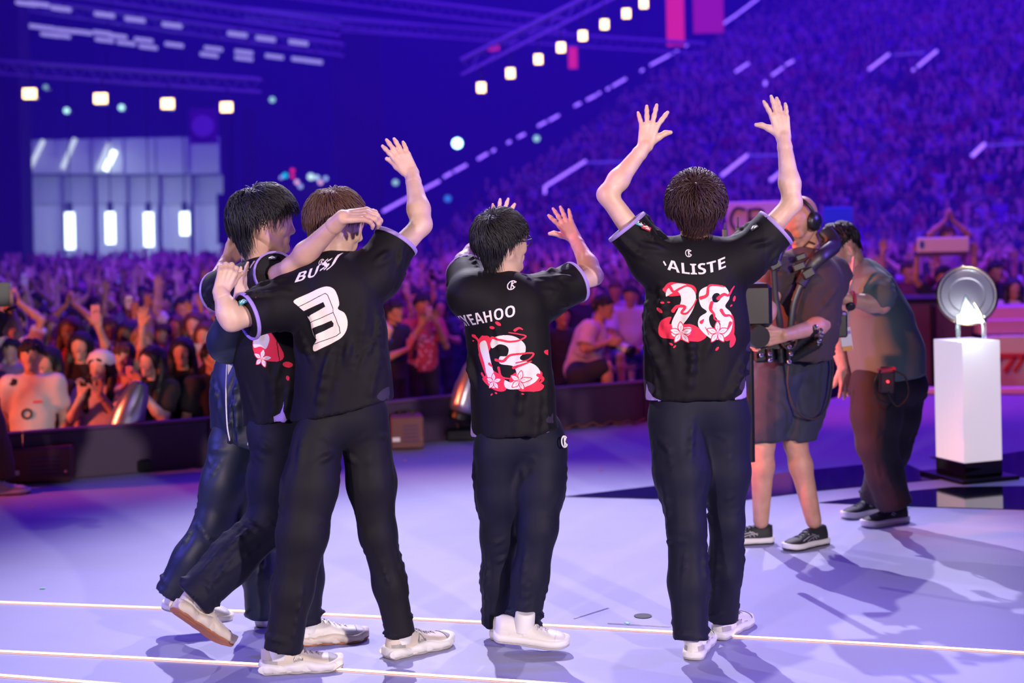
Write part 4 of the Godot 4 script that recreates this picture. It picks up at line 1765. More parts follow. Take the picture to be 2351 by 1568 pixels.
func art_28() -> Art:
	# units: metres, origin at the middle of the back, y down
	var a := Art.new(Vector2(0.56, 0.74), 1400.0, Vector2(-0.28, -0.37), GROUND)
	crest(a, Vector2(-0.010, -0.240), 0.026, WHITE)
	bent_word(a, "ALISTE", Vector2(0.016, -0.160), Vector2(0.218, 0.041), 0.022, WHITE)
	a.line([Vector2(-0.105, -0.212), Vector2(-0.099, -0.200)], 0.006, WHITE)
	side_panel(a, -0.21, 0.29, -1.0)
	side_panel(a, 0.205, 0.29, 1.0)
	hem_wedges(a, -0.185, 0.182, 0.302, 0.055)
	var q := func(x: float, y: float) -> Vector2:
		return Vector2((x - 752.0) / 3.5625, (y - 600.0) / 3.5625) / 605.0 + Vector2(0.0, 0.005)
	var many := func(list: Array) -> Array:
		var out := []
		for e in list:
			out.append(q.call(e[0], e[1]))
		return out
	# crimson flames behind the numerals
	a.blob(many.call([[455, 690], [480, 600], [560, 570], [545, 640], [700, 630], [800, 690], [825, 735], [770, 770], [700, 765], [560, 745], [480, 735]]), RED)
	a.blob(many.call([[515, 350], [560, 300], [640, 305], [740, 325], [770, 370], [745, 420], [690, 400], [560, 410], [525, 380]]), RED)
	a.blob(many.call([[1030, 560], [1060, 600], [1060, 700], [1040, 760], [985, 780], [960, 740], [1000, 640]]), RED)
	# numeral two
	a.blob(many.call([[530, 410], [545, 350], [600, 312], [690, 320], [755, 380], [758, 450], [725, 530], [670, 600], [640, 650], [700, 655], [705, 690], [640, 740], [560, 720], [552, 670], [565, 600], [620, 500], [645, 430], [625, 375], [580, 385]]), WHITE)
	# numeral eight
	a.blob(many.call([[785, 440], [800, 370], [880, 335], [985, 340], [1030, 385], [1035, 445], [995, 505], [1040, 560], [1045, 660], [1000, 735], [900, 765], [830, 730], [765, 650], [780, 580], [840, 540], [800, 500]]), WHITE)
	a.blob(many.call([[888, 430], [915, 400], [950, 402], [960, 440], [930, 470], [895, 462]]), GROUND)
	a.blob(many.call([[855, 590], [885, 560], [925, 610], [945, 650], [910, 690], [865, 650]]), GROUND)
	# ribbons across the numerals
	for r in [[[520, 355], [560, 330], [590, 375], [640, 350], [700, 330], [760, 360]], [[575, 525], [610, 490], [670, 495], [640, 540], [680, 545], [735, 490], [765, 440]], [[545, 640], [560, 690]], [[800, 430], [850, 410], [870, 340], [930, 335], [1000, 350]], [[940, 440], [990, 410], [1030, 420], [1065, 375], [1085, 352]], [[885, 470], [870, 520], [895, 560], [900, 600], [940, 620]], [[960, 535], [985, 575], [1030, 580], [1050, 610]], [[1030, 640], [1000, 690]], [[790, 620], [810, 600]], [[540, 690], [510, 650], [470, 700], [500, 730]]]:
		a.curve(many.call(r), 0.013, RED, 0.004)
	for r in [[[960, 535], [985, 575]], [[820, 660], [845, 720]], [[640, 540], [665, 500]]]:
		a.curve(many.call(r), 0.0025, RED)
	flower(a, q.call(627, 700), 0.041, WHITE, RED, 0.0)
	flower(a, q.call(917, 708), 0.041, WHITE, RED, 0.05)
	for p in [[495, 457, 0.008, 0.1], [547, 456, 0.006, 0.0], [472, 518, 0.012, 0.9], [545, 785, 0.008, 0.6], [572, 806, 0.007, -0.7], [1078, 450, 0.011, -1.2], [1047, 503, 0.006, -0.6], [908, 836, 0.009, -0.8], [985, 765, 0.010, 0.2]]:
		a.disc(q.call(p[0], p[1]), p[2], RED, 0.5, p[3])
	a.blob(many.call([[1050, 728], [1068, 770], [1050, 815], [1015, 832], [1018, 775]]), RED)
	return a


func art_13() -> Art:
	var a := Art.new(Vector2(0.56, 0.74), 1400.0, Vector2(-0.28, -0.37), GROUND)
	crest(a, Vector2(0.030, -0.262), 0.032, WHITE)
	var k := 2.53 * 594.0
	var q := func(x: float, y: float) -> Vector2:
		# unturned by the way the back faces
		return Vector2((x - 425.0) / k / 0.90, (y - 1010.0) / k + (x - 425.0) / k * 0.10)
	var many := func(list: Array) -> Array:
		var out := []
		for e in list:
			out.append(q.call(e[0], e[1]))
		return out
	bent_word(a, "KYEAHOO", Vector2(-0.074, -0.128), Vector2(0.244, 0.043), 0.004, WHITE, 0.014)
	side_panel(a, 0.165, 0.28, 1.0)
	hem_wedges(a, -0.205, 0.150, 0.302, 0.05)
	a.blob(many.call([[270, 940], [300, 905], [345, 905], [350, 960], [330, 1010], [345, 1090], [400, 1130], [410, 1200], [370, 1215], [320, 1195], [275, 1150], [300, 1120], [275, 1030]]), RED)
	a.blob(many.call([[455, 1110], [540, 1080], [575, 1110], [560, 1170], [580, 1180], [560, 1210], [480, 1205], [430, 1160]]), RED)
	# numeral one
	a.blob(many.call([[280, 960], [305, 930], [328, 945], [345, 1080], [360, 1180], [330, 1195], [305, 1150], [300, 1060]]), WHITE)
	# numeral three
	a.blob(many.call([[355, 970], [350, 930], [390, 900], [460, 895], [515, 930], [520, 985], [495, 1025], [550, 1060], [568, 1110], [545, 1160], [480, 1195], [410, 1195], [405, 1150], [440, 1160], [470, 1125], [455, 1070], [390, 1055], [395, 1015], [430, 1010], [440, 965], [400, 945]]), WHITE)
	for r in [[[235, 905], [265, 920], [280, 940], [300, 905], [340, 915]], [[345, 930], [360, 910], [400, 920], [450, 930], [500, 920], [525, 895], [450, 878]], [[370, 1035], [410, 1040], [440, 1010], [480, 1000], [550, 995], [530, 1030], [470, 1050]], [[455, 1078], [500, 1060], [540, 1040]], [[275, 1010], [290, 1080], [310, 1150]], [[330, 1060], [345, 1075]], [[380, 1080], [390, 1130], [440, 1140]], [[275, 1120], [300, 1160]], [[560, 1120], [575, 1150], [540, 1190]], [[480, 865], [500, 852], [515, 860]]]:
		a.curve(many.call(r), 0.011, RED, 0.004)
	flower(a, q.call(343, 1160), 0.032, WHITE, RED, 0.1)
	flower(a, q.call(482, 1148), 0.037, WHITE, RED, 0.25)
	for p in [[368, 852, 0.011, 0.2], [403, 828, 0.012, 0.7], [603, 1000, 0.015, 1.0], [325, 1235, 0.006, -0.6], [352, 1225, 0.006, 0.4], [497, 1222, 0.004, 0.5], [250, 905, 0.008, 0.4], [238, 935, 0.005, 0.0]]:
		a.disc(q.call(p[0], p[1]), p[2], RED, 0.55, p[3])
	a.disc(q.call(548, 1190), 0.022, RED, 0.6, -0.4)
	return a


func art_3() -> Art:
	var a := Art.new(Vector2(0.60, 0.78), 1300.0, Vector2(-0.30, -0.39), GROUND)
	var k := 3.733 * 634.0
	var q := func(x: float, y: float) -> Vector2:
		return Vector2((x - 1080.0) / k / 0.93, (y - 420.0) / k)
	var many := func(list: Array) -> Array:
		var out := []
		for e in list:
			out.append(q.call(e[0], e[1]))
		return out
	var cream := Color(0.95, 0.87, 0.84)
	crest(a, q.call(1048, -128), 0.020, WHITE)
	# name rising over the shoulder blade
	var l := lettering("BUSJ")
	for t in l[0]:
		var pts := []
		for p in t:
			var u: float = p.x / l[1]
			var start: Vector2 = q.call(862, 70)
			pts.append(start + Vector2(u * 0.138, -u * 0.040 - maxf(0.0, u - 0.5) * 0.085) + Vector2(p.y * 0.004, -p.y * 0.047 + (0.010 if u > 0.75 else 0.0)))
		a.poly(pts, WHITE)
	# numeral three with a rounded outer block and two slots
	a.blob(many.call([[885, 192], [1000, 130], [1120, 80], [1190, 95], [1225, 155], [1238, 225], [1228, 265], [1275, 300], [1298, 370], [1290, 440], [1255, 500], [1200, 540], [1120, 580], [1028, 620], [1012, 580], [1052, 525], [1035, 500], [1005, 430], [1000, 380], [975, 335], [985, 300], [950, 285], [915, 245]]), cream)
	a.poly(many.call([[948, 283], [1115, 208], [1130, 245], [1000, 320], [985, 335]]), GROUND)
	a.poly(many.call([[1010, 432], [1175, 362], [1192, 385], [1190, 410], [1050, 480], [1045, 520]]), GROUND)
	a.line(many.call([[918, 245], [1130, 135], [1150, 150], [1170, 200], [1190, 260], [1190, 295], [1000, 380]]), 0.0022, GROUND)
	a.line(many.call([[1190, 295], [1240, 420], [1245, 465], [1215, 490], [1030, 560]]), 0.0022, GROUND)
	side_panel(a, 0.24, 0.27, 1.0)
	hem_wedges(a, -0.24, 0.225, 0.30, 0.06)
	return a


func neck_ring(parent: Node3D, J: Dictionary, r := 0.072, lift := 0.012) -> void:
	var s := st()
	var up: Vector3 = (J.head - J.neck).normalized()
	var rings := []
	for p in [[-0.012, r + 0.004], [0.004, r + 0.002], [0.008, r - 0.004], [-0.012, r - 0.010]]:
		rings.append(round_ring(J.neck + up * (lift + p[0]), up, p[1], 28))
	ring_loft(s, rings, false)
	put("collar", s, M.jersey, parent)


func sleeve_patch(parent: Node3D, p: Vector3, n: Vector3, along: Vector3, size: float, c: Color, c2: Color) -> void:
	n = n.normalized()
	along = along.slide(n).normalized()
	var s := st()
	var x := along * size
	var y := n.cross(along) * size * 0.7
	box(s, p, Vector3(size * 1.1, size * 0.7, 0.003), Basis(along, n.cross(along), n), 0.0)
	var o := put("sleeve_badge", s, mat(c, 0.5), parent)
	s = st()
	tube(s, [p + n * 0.0025 - x * 0.4 - y * 0.2, p + n * 0.0025 + y * 0.3, p + n * 0.0025 + x * 0.4 - y * 0.25, p + n * 0.0025 - x * 0.1 - y * 0.3], size * 0.09, 5)
	put("badge_mark", s, mat(c2, 0.5), o)


func figure(label: String, J: Dictionary, skin: Material, fine := [], k := 1.0) -> MeshInstance3D:
	# one continuous body: trunk and limbs, with finer grids for the head and the hands
	var p := blank("person")
	tag(p, label, "person")
	var h := Shape.new(0.016)
	J.hf = (J.hf as Vector3).normalized()
	J.hu = (J.hu as Vector3).slide(J.hf).normalized()
	head(h, J.head, J.hf, J.hu)
	h.cap(J.head - J.hu * 0.05 - J.hf * 0.012, J.neck + (J.head - J.neck) * 0.25, 0.052, 0.055)
	var b := body_of(J, k)
	surface_job(p, [[b, 0.0105], [h, 0.0048]] + fine, [skin])
	return p


func player_28() -> void:
	var J := {
		"head": at(1598, 481, 5.41), "hf": Vector3(0.08, 0.10, -1), "hu": Vector3(0, 1, 0.08), "neck": at(1592, 572, 5.42), "back": Vector3(0.0, 0, 1),
		"sl": at(1500, 596, 5.40), "sr": at(1706, 596, 5.40), "el": at(1393, 447, 5.41), "er": at(1819, 466, 5.41), "wl": at(1481, 336, 5.46), "wr": at(1799, 316, 5.46),
		"hl": at(1553, 970, 5.35), "hr": at(1660, 970, 5.39), "kl": at(1576, 1212, 5.24), "kr": at(1668, 1200, 5.37), "al": at(1586, 1468, 5.19), "ar": at(1657, 1422, 5.42)}
	var hl := Shape.new(0.007)
	wrist_part(hl, J.el, J.wl, 0.95)
	hand(hl, J.wl, Vector3(0.24, 1, -0.05), Vector3(1, -0.2, 0.1), Vector3(0, 0, 1), [0.44, 0.02, -0.22, -0.48], [0.06, 0.05, 0.06, 0.10], 0.78, 0.95, -0.05)
	var hr := Shape.new(0.007)
	wrist_part(hr, J.er, J.wr, 0.95)
	hand(hr, J.wr, Vector3(-0.17, 1, -0.05), Vector3(-1, -0.1, 0.1), Vector3(0, 0, 1), [0.26, 0.06, 0.04, -0.16], [0.10, 0.06, 0.08, 0.12], 0.85, 0.95, -0.1)
	var p := figure("player waving both arms high, black jersey with the number 28 on the back", J, M.skin_pale, [[hl, 0.0033], [hr, 0.0033]], 0.96)
	hair(p, J.head, J.hf, J.hu, M.hair_dark_brown, {"n": 4653, "len": 0.080, "nape": -0.60, "side": -0.40, "fringe": 0.0, "puff": 0.030, "mess": 0.55, "side_len": 0.9, "wide": 0.0017, "whorl": Vector3(-0.1, 0.75, -0.62), "seed": 28, "size": 1.02})
	var cl := at(1438, 519, 5.40)
	var cr := at(1782, 522, 5.40)
	var torso := [[at(1598, 650, 5.40), 0.188], [at(1599, 760, 5.37), 0.192], [at(1599, 850, 5.36), 0.186], [at(1599, 960, 5.36), 0.190]]
	var sh := jersey_shape(J, torso, 1.5, [cl, cr], 0.082, [at(1599, 914, 5.36), Vector3(0.0, -1, 0.02)])
	sh.tide = shirt_folds(J, torso, 1.45, [cl, cr], 101)
	var shirt := blank("jersey", p)
	var frame := Transform3D(Basis(Vector3(1, 0.02, 0).normalized(), Vector3(-0.02, 1, 0).normalized(), Vector3.BACK), at(1598, 731, 5.25))
	surface_job(shirt, [[sh, 0.0078]], [M.jersey, print_on(GROUND, art_28())], frame, Vector2(0.56, 0.74))
	cuff(p, cl, cl - J.sl, 0.082, M.lavender, 0.020)
	cuff(p, cr, cr - J.sr, 0.082, M.lavender, 0.020)
	neck_ring(p, J)
	sleeve_patch(p, at(1468, 513, 5.33), Vector3(0.3, 0.7, 0.6), Vector3(1, -0.5, 0), 0.034, Color(0.1, 0.45, 0.5), Color(0.8, 0.8, 0.9))
	sleeve_patch(p, at(1484, 523, 5.32), Vector3(0.3, 0.7, 0.6), Vector3(1, -0.5, 0), 0.032, Color(0.55, 0.04, 0.06), Color(0.8, 0.7, 0.7))
	sleeve_patch(p, at(1731, 522, 5.33), Vector3(-0.4, 0.7, 0.6), Vector3(1, 0.6, 0), 0.028, Color(0.05, 0.05, 0.07), Color(0.8, 0.8, 0.85))
	var t := trousers_of(J, [[at(1575, 930, 5.36), 0.135], [at(1635, 930, 5.37), 0.135]], [0.108, 0.100, 0.068, 0.070, 0.066], [0.108, 0.092, 0.062, 0.064, 0.060])
	t.tide = trouser_folds(J, [0.108, 0.100, 0.068, 0.070, 0.066], [0.108, 0.092, 0.062, 0.064, 0.060], 205)
	var tr := blank("trousers", p)
	surface_job(tr, [[t, 0.0095]], [M.trouser])
	var style := {"upper": M.white_leather, "sole": M.white_sole, "tread": M.grey_mesh, "panel": M.grey_mesh, "chunk": 0.5, "thick": 0.032, "lace": M.plum, "mark": [[Vector2(0.10, 0.062), Vector2(0.125, 0.048), Vector2(0.165, 0.064)], [Vector2(0.15, 0.045), Vector2(0.18, 0.062)]], "mark_mat": M.plum, "mark_wide": 0.0018}
	shoe(p, on_floor(1590, 1517), Vector3(0.30, 0, -1), Vector3.UP, style)
	shoe(p, on_floor(1646, 1470), Vector3(0.62, 0, -1), Vector3.UP, style)


func player_13() -> void:
	var J := {
		"head": at(1150, 560, 5.47), "hf": Vector3(0.74, 0.04, -0.68), "hu": Vector3(0, 1, 0.0), "neck": at(1163, 648, 5.49), "back": Vector3(-0.42, 0, 0.9),
		"sl": at(1086, 680, 5.42), "sr": at(1248, 682, 5.50), "el": at(1064, 600, 5.70), "er": at(1364, 634, 5.63), "wl": at(1140, 536, 5.90), "wr": at(1320, 548, 5.77),
		"hl": at(1141, 1040, 5.46), "hr": at(1243, 1040, 5.50), "kl": at(1148, 1230, 5.52), "kr": at(1236, 1210, 5.42), "al": at(1142, 1434, 5.55), "ar": at(1200, 1436, 5.40)}
	var hl := Shape.new(0.007)
	wrist_part(hl, J.el, J.wl, 0.92)
	hand(hl, J.wl, Vector3(0.25, 1, 0), Vector3(1, -0.2, 0), Vector3(0, 0, 1), [0.35, 0.1, -0.12, -0.35], [0.05, 0.05, 0.05, 0.1], 0.9, 0.86, 0.0)
	var hr := Shape.new(0.007)
	wrist_part(hr, J.er, J.wr, 0.92)
	hand(hr, J.wr, Vector3(-0.52, 0.85, 0.05), Vector3(-0.8, -0.5, 0.1), Vector3(0.2, 0.1, 1), [0.22, 0.0, -0.18, -0.40], [0.12, 0.10, 0.10, 0.14], 0.8, 0.86, 0.1)
	var p := figure("player clapping above his head, glasses, black jersey with the number 13 on the back", J, M.skin_pale, [[hl, 0.0033], [hr, 0.0033]], 0.92)
	hair(p, J.head, J.hf, J.hu, M.hair_black, {"n": 4286, "len": 0.080, "nape": -0.80, "side": 0.05, "fringe": 0.25, "puff": 0.020, "mess": 0.28, "wide": 0.0017, "whorl": Vector3(0.1, 0.85, -0.5), "seed": 13, "size": 0.98})
	glasses(p, J)
	var cl := J.sl.lerp(J.el, 0.62) as Vector3
	var cr := at(1322, 647, 5.58)
	var torso := [[at(1160, 725, 5.46), 0.172], [at(1166, 800, 5.46), 0.160], [at(1176, 900, 5.46), 0.160], [at(1186, 1040, 5.46), 0.192]]
	var sh := jersey_shape(J, torso, 1.45, [cl, cr], 0.080, [at(1186, 992, 5.46), Vector3(0.10, -1, 0)])
	sh.tide = shirt_folds(J, torso, 1.45, [cl, cr], 102)
	var shirt := blank("jersey", p)
	var bz := Vector3(-0.42, 0.0, 0.9).normalized()
	var by := Vector3(-0.06, 1, -0.03).slide(bz).normalized()
	surface_job(shirt, [[sh, 0.0078]], [M.jersey, print_on(GROUND, art_13())], Transform3D(Basis(by.cross(bz), by, bz), at(1156, 818, 5.32)), Vector2(0.56, 0.74))
	cuff(p, cl, J.el - J.sl, 0.080, M.lavender, 0.018)
	cuff(p, cr, cr - J.sr, 0.080, M.lavender, 0.020)
	neck_ring(p, J, 0.068)
	sleeve_patch(p, at(1281, 632, 5.50), Vector3(0.1, 0.9, 0.5), Vector3(1, 0.2, 0), 0.032, Color(0.05, 0.05, 0.07), Color(0.7, 0.7, 0.75))
	sleeve_patch(p, at(1070, 640, 5.46), Vector3(-0.2, 0.8, 0.6), Vector3(1, 0.1, 0), 0.034, Color(0.03, 0.03, 0.08), Color(0.3, 0.4, 0.8))
	var t := trousers_of(J, [[at(1165, 1005, 5.46), 0.118], [at(1222, 1000, 5.48), 0.122]], [0.090, 0.088, 0.074, 0.064, 0.062], [0.104, 0.095, 0.072, 0.067, 0.066])
	t.tide = trouser_folds(J, [0.090, 0.088, 0.074, 0.064, 0.062], [0.104, 0.095, 0.072, 0.067, 0.066], 206)
	var tr := blank("trousers", p)
	surface_job(tr, [[t, 0.0095]], [M.trouser])
	var s := st()
	var cen := at(1296, 1014, 5.40)
	var en := Vector3(0.72, 0.1, 0.68).normalized()
	var ex := Vector3.UP.cross(en).normalized()
	var ey := en.cross(ex)
	var hoop := []
	for k in 17:
		var an := deg_to_rad(40.0 + k * 18.0)
		hoop.append(cen + ex * cos(an) * 0.016 + ey * sin(an) * 0.021)
	tube(s, hoop, 0.003, 6)
	tube(s, [cen + ey * 0.018, cen - ey * 0.018], 0.003, 6)
	tube(s, [cen - ey * 0.002, cen + ex * 0.010 + ey * 0.014], 0.003, 6)
	tube(s, [cen, cen + ex * 0.012 - ey * 0.016], 0.003, 6)
	put("hip_emblem", s, M.white_cloth, p)
	var style := {"upper": M.white_leather, "sole": M.white_sole, "tread": M.grey_mesh, "chunk": 0.0, "thick": 0.036, "lace": M.white_leather, "wide": 1.05, "panel": M.white_leather}
	var heel := at(1136, 1468, 5.37)
	var toe := at(1303, 1486, 5.33)
	style.long = heel.distance_to(toe)
	style.ankle = 0.38
	shoe(p, heel, toe - heel, Vector3(0, 1, 0.1), style)
	style.long = 0.27
	style.ankle = 0.2
	shoe(p, on_floor(1142, 1472), Vector3(0.35, 0, -1), Vector3.UP, style)


func glasses(p: Node3D, J: Dictionary) -> void:
	var f: Vector3 = J.hf
	var u: Vector3 = J.hu
	var r := f.cross(u)
	var s := st()
	for sg in [-1.0, 1.0]:
		var c: Vector3 = J.head + f * 0.104 + r * sg * 0.034 + u * 0.006
		var ring := []
		for k in 21:
			var t := TAU * k / 20
			ring.append(c + r * cos(t) * 0.028 + u * sin(t) * 0.021)
		tube(s, ring, 0.0024, 6)
		tube(s, [c + r * sg * 0.028 + u * 0.006, J.head + r * sg * 0.080 + f * 0.055 + u * 0.008, J.head + r * sg * 0.084 - f * 0.01 + u * 0.010], 0.0022, 6)
	tube(s, [J.head + f * 0.106 + r * 0.007 + u * 0.010, J.head + f * 0.108 + u * 0.014, J.head + f * 0.106 - r * 0.007 + u * 0.010], 0.0022, 6)
	put("glasses", s, M.black_plastic, p)


func player_3() -> void:
	var J := {
		"head": at(768, 517, 5.19), "hf": Vector3(0.80, -0.22, -0.56), "hu": Vector3(0.2, 1, 0.0), "neck": at(772, 596, 5.17), "back": Vector3(-0.34, 0.05, 0.94),
		"sl": at(660, 694, 5.12), "sr": at(862, 630, 5.16), "el": at(533, 736, 5.01), "er": at(968, 516, 5.26), "wl": at(506, 672, 5.03), "wr": at(946, 400, 5.38),
		"hl": at(728, 1005, 5.09), "hr": at(838, 995, 5.19), "kl": at(694, 1225, 5.03), "kr": at(868, 1225, 5.20), "al": at(648, 1494, 5.01), "ar": at(920, 1458, 5.24)}
	var hl := Shape.new(0.007)
	wrist_part(hl, J.el, J.wl, 0.97)
	hand(hl, J.wl, Vector3(0.35, 1, -0.2), Vector3(1, -0.2, -0.5), Vector3(-0.3, 0.2, 1), [0.15, 0.05, -0.05, -0.1], [0.95, 0.95, 0.95, 0.95], 0.5, 0.9, 0.4)
	var hr := Shape.new(0.007)
	wrist_part(hr, J.er, J.wr, 0.97)
	hand(hr, J.wr, Vector3(-0.50, 0.86, 0.0), Vector3(-0.8, -0.5, 0.3), Vector3(0.5, 0.4, 0.8), [0.18, 0.05, -0.08, -0.22], [0.10, 0.10, 0.12, 0.16], 0.35, 0.93, 0.4)
	var p := figure("brown-haired player with one arm raised, black jersey with a plain white 3", J, M.skin_pale, [[hl, 0.0033], [hr, 0.0033]], 1.0)
	hair(p, J.head, J.hf, J.hu, M.hair_brown, {"n": 4408, "len": 0.070, "nape": -0.72, "side": 0.12, "fringe": 0.25, "puff": 0.018, "mess": 0.28, "wide": 0.0017, "whorl": Vector3(0.1, 0.9, -0.4), "seed": 3, "size": 1.0})
	var cl := at(566, 727, 5.03)
	var cr := at(910, 552, 5.21)
	var torso := [[at(766, 690, 5.13), 0.172], [at(782, 770, 5.13), 0.168], [at(788, 860, 5.12), 0.172], [at(790, 1000, 5.12), 0.214]]
	var sh := jersey_shape(J, torso, 1.45, [cl, cr], 0.084, [at(794, 937, 5.13), Vector3(0.22, -0.968, 0.0)])
	sh.tide = shirt_folds(J, torso, 1.45, [cl, cr], 103)
	var shirt := blank("jersey", p)
	var bz := Vector3(-0.34, 0.04, 0.94).normalized()
	var by := Vector3.UP.slide(bz).normalized()
	surface_job(shirt, [[sh, 0.0078]], [M.jersey, print_on(GROUND, art_3())], Transform3D(Basis(by.cross(bz), by, bz), at(729, 752, 5.0)), Vector2(0.60, 0.78))
	cuff(p, cl, cl - J.sl, 0.084, M.lavender, 0.020)
	cuff(p, cr, cr - J.sr, 0.084, M.lavender, 0.022)
	neck_ring(p, J)
	sleeve_patch(p, at(559, 692, 5.00), Vector3(-0.3, 0.7, 0.7), Vector3(1, 0.4, 0), 0.030, Color(0.05, 0.35, 0.40), Color(0.6, 0.8, 0.8))
	sleeve_patch(p, at(580, 683, 5.00), Vector3(-0.3, 0.7, 0.7), Vector3(1, 0.4, 0), 0.024, Color(0.5, 0.05, 0.06), Color(0.8, 0.6, 0.6))
	var t := trousers_of(J, [[at(764, 955, 5.11), 0.108], [at(822, 950, 5.15), 0.112]], [0.088, 0.098, 0.086, 0.070, 0.067], [0.092, 0.088, 0.064, 0.059, 0.056])
	t.tide = trouser_folds(J, [0.088, 0.098, 0.086, 0.070, 0.067], [0.092, 0.088, 0.064, 0.059, 0.056], 207)
	var tr := blank("trousers", p)
	surface_job(tr, [[t, 0.0095]], [M.trouser_black])
	var style := {"upper": M.cream_leather, "sole": M.white_sole, "tread": M.grey_mesh, "panel": M.shoe_grey, "chunk": 1.0, "thick": 0.040, "lace": M.grey_mesh, "wide": 1.08,
		"mark": [[Vector2(0.118, 0.048), Vector2(0.130, 0.075), Vector2(0.146, 0.048), Vector2(0.158, 0.073)]], "mark_mat": M.silver, "mark_wide": 0.0036}
	var heel := on_floor(600, 1545)
	var toe := on_floor(728, 1536)
	shoe(p, heel, toe - heel, Vector3.UP, style)
	heel = on_floor(889, 1512)
	toe = on_floor(1010, 1482)
	shoe(p, heel, toe - heel, Vector3.UP, style)


func player_hugging() -> void:
	var J := {
		"head": at(604, 512, 5.43), "hf": Vector3(0.96, -0.06, -0.24), "hu": Vector3(0.03, 1, 0), "neck": at(598, 606, 5.46), "back": Vector3(-0.52, 0.05, 0.85),
		"sl": at(532, 664, 5.56), "sr": at(604, 652, 5.42), "el": at(486, 672, 5.66), "er": at(668, 616, 5.16), "wl": at(520, 600, 5.82), "wr": at(787, 499, 4.99),
		"hl": at(640, 1010, 5.42), "hr": at(692, 1010, 5.46), "kl": at(622, 1195, 5.40), "kr": at(700, 1225, 5.46), "al": at(442, 1376, 5.25), "ar": at(698, 1430, 5.46)}
	var hr := Shape.new(0.007)
	wrist_part(hr, J.er, J.wr, 1.0)
	hand(hr, J.wr, Vector3(1, 0.10, 0.05), Vector3(0.1, 0.6, -0.8), Vector3(-0.1, 0.75, 0.65), [0.05, 0.0, -0.05, -0.12], [0.75, 0.72, 0.70, 0.68], 0.35, 0.95, 0.4)
	var hl := Shape.new(0.007)
	wrist_part(hl, J.el, J.wl, 1.0)
	hand(hl, J.wl, Vector3(0.6, 0.6, -0.4), Vector3(0.2, 1, 0), Vector3(-0.5, 0, 0.8), [0.1, 0, -0.1, -0.2], [0.4, 0.4, 0.4, 0.4], 0.6, 0.95, 0.2)
	var p := figure("smiling black-haired player with his arm laid around the shoulders of the brown-haired one", J, M.skin, [[hr, 0.0033], [hl, 0.0045]], 1.0)
	face_bits(p, J.head, J.hf, J.hu, 0.45)
	hair(p, J.head, J.hf, J.hu, M.hair_black, {"n": 5020, "len": 0.095, "nape": -0.85, "side": 0.26, "fringe": 0.36, "front_len": 0.6, "puff": 0.028, "mess": 0.42, "side_len": 0.30, "wide": 0.0017, "whorl": Vector3(0.1, 0.9, -0.4), "seed": 5, "size": 1.05})
	var cl := J.sl.lerp(J.el, 0.7) as Vector3
	var cr := at(634, 628, 5.27)
	var torso := [[at(590, 700, 5.47), 0.160], [at(616, 800, 5.46), 0.155], [at(640, 880, 5.45), 0.155], [at(650, 1020, 5.44), 0.168]]
	var sh := jersey_shape(J, torso, 1.4, [cl, cr], 0.080, [at(640, 962, 5.44), Vector3(0.22, -0.97, 0.0)])
	sh.tide = shirt_folds(J, torso, 1.45, [cl, cr], 104)
	var a := Art.new(Vector2(0.5, 0.6), 900.0, Vector2(-0.25, -0.30), GROUND)
	a.blob([Vector2(-0.03, -0.06), Vector2(0.0, -0.09), Vector2(0.04, -0.08), Vector2(0.075, 0.0), Vector2(0.06, 0.03), Vector2(0.0, 0.02), Vector2(-0.03, -0.01)], RED)
	a.blob([Vector2(-0.02, -0.08), Vector2(0.01, -0.09), Vector2(0.035, -0.06), Vector2(0.02, -0.02), Vector2(0.0, -0.03), Vector2(-0.03, -0.03)], WHITE)
	flower(a, Vector2(0.0, 0.015), 0.035, WHITE, RED, 0.3)
	a.disc(Vector2(0.085, 0.045), 0.015, RED, 0.7, 0.4)
	a.disc(Vector2(0.085, 0.095), 0.010, RED, 0.6, 1.2)
	a.line([Vector2(-0.06, -0.13), Vector2(-0.04, -0.115)], 0.012, WHITE)
	hem_wedges(a, -0.30, 0.065, 0.235, 0.05)
	var bz := Vector3(-0.52, 0.04, 0.85).normalized()
	var by := Vector3(-0.1, 1, 0).slide(bz).normalized()
	var shirt := blank("jersey", p)
	surface_job(shirt, [[sh, 0.0085]], [M.jersey, print_on(GROUND, a)], Transform3D(Basis(by.cross(bz), by, bz), at(583, 815, 5.3)), Vector2(0.5, 0.6))
	cuff(p, cl, J.el - J.sl, 0.080, M.lavender, 0.020)
	cuff(p, cr, cr - J.sr, 0.082, M.lavender, 0.020)
	neck_ring(p, J, 0.068)
	sleeve_patch(p, at(625, 592, 5.27), Vector3(-0.1, 0.9, 0.5), Vector3(1, 0.2, 0.2), 0.030, Color(0.03, 0.03, 0.04), Color(0.75, 0.75, 0.8))
	var t := trousers_of(J, [[at(640, 985, 5.44), 0.125], [at(680, 985, 5.45), 0.125]], [0.105, 0.100, 0.085, 0.084, 0.080], [0.1, 0.09, 0.075, 0.07, 0.068])
	t.tide = trouser_folds(J, [0.105, 0.100, 0.085, 0.084, 0.080], [0.1, 0.09, 0.075, 0.07, 0.068], 208)
	var tr := blank("trousers", p)
	surface_job(tr, [[t, 0.0095]], [M.trouser])
	var style := {"upper": M.cream_leather, "sole": M.cream_leather, "tread": M.gum, "panel": M.white_leather, "chunk": 1.0, "thick": 0.044, "wide": 1.12, "lace": M.white_leather}
	var heel := at(398, 1402, 5.20)
	var toe := at(508, 1478, 5.30)
	style.long = 0.27
	var lifted := shoe(p, heel, toe - heel, Vector3(0.52, 0.62, -0.58), style)
	var s := st()
	box(s, Vector3(0, 0.0, 0.055), Vector3(0.055, 0.008, 0.085), Basis(), 0.003)
	box(s, Vector3(0, 0.005, 0.205), Vector3(0.066, 0.010, 0.105), Basis(Vector3.RIGHT, -0.06), 0.003)
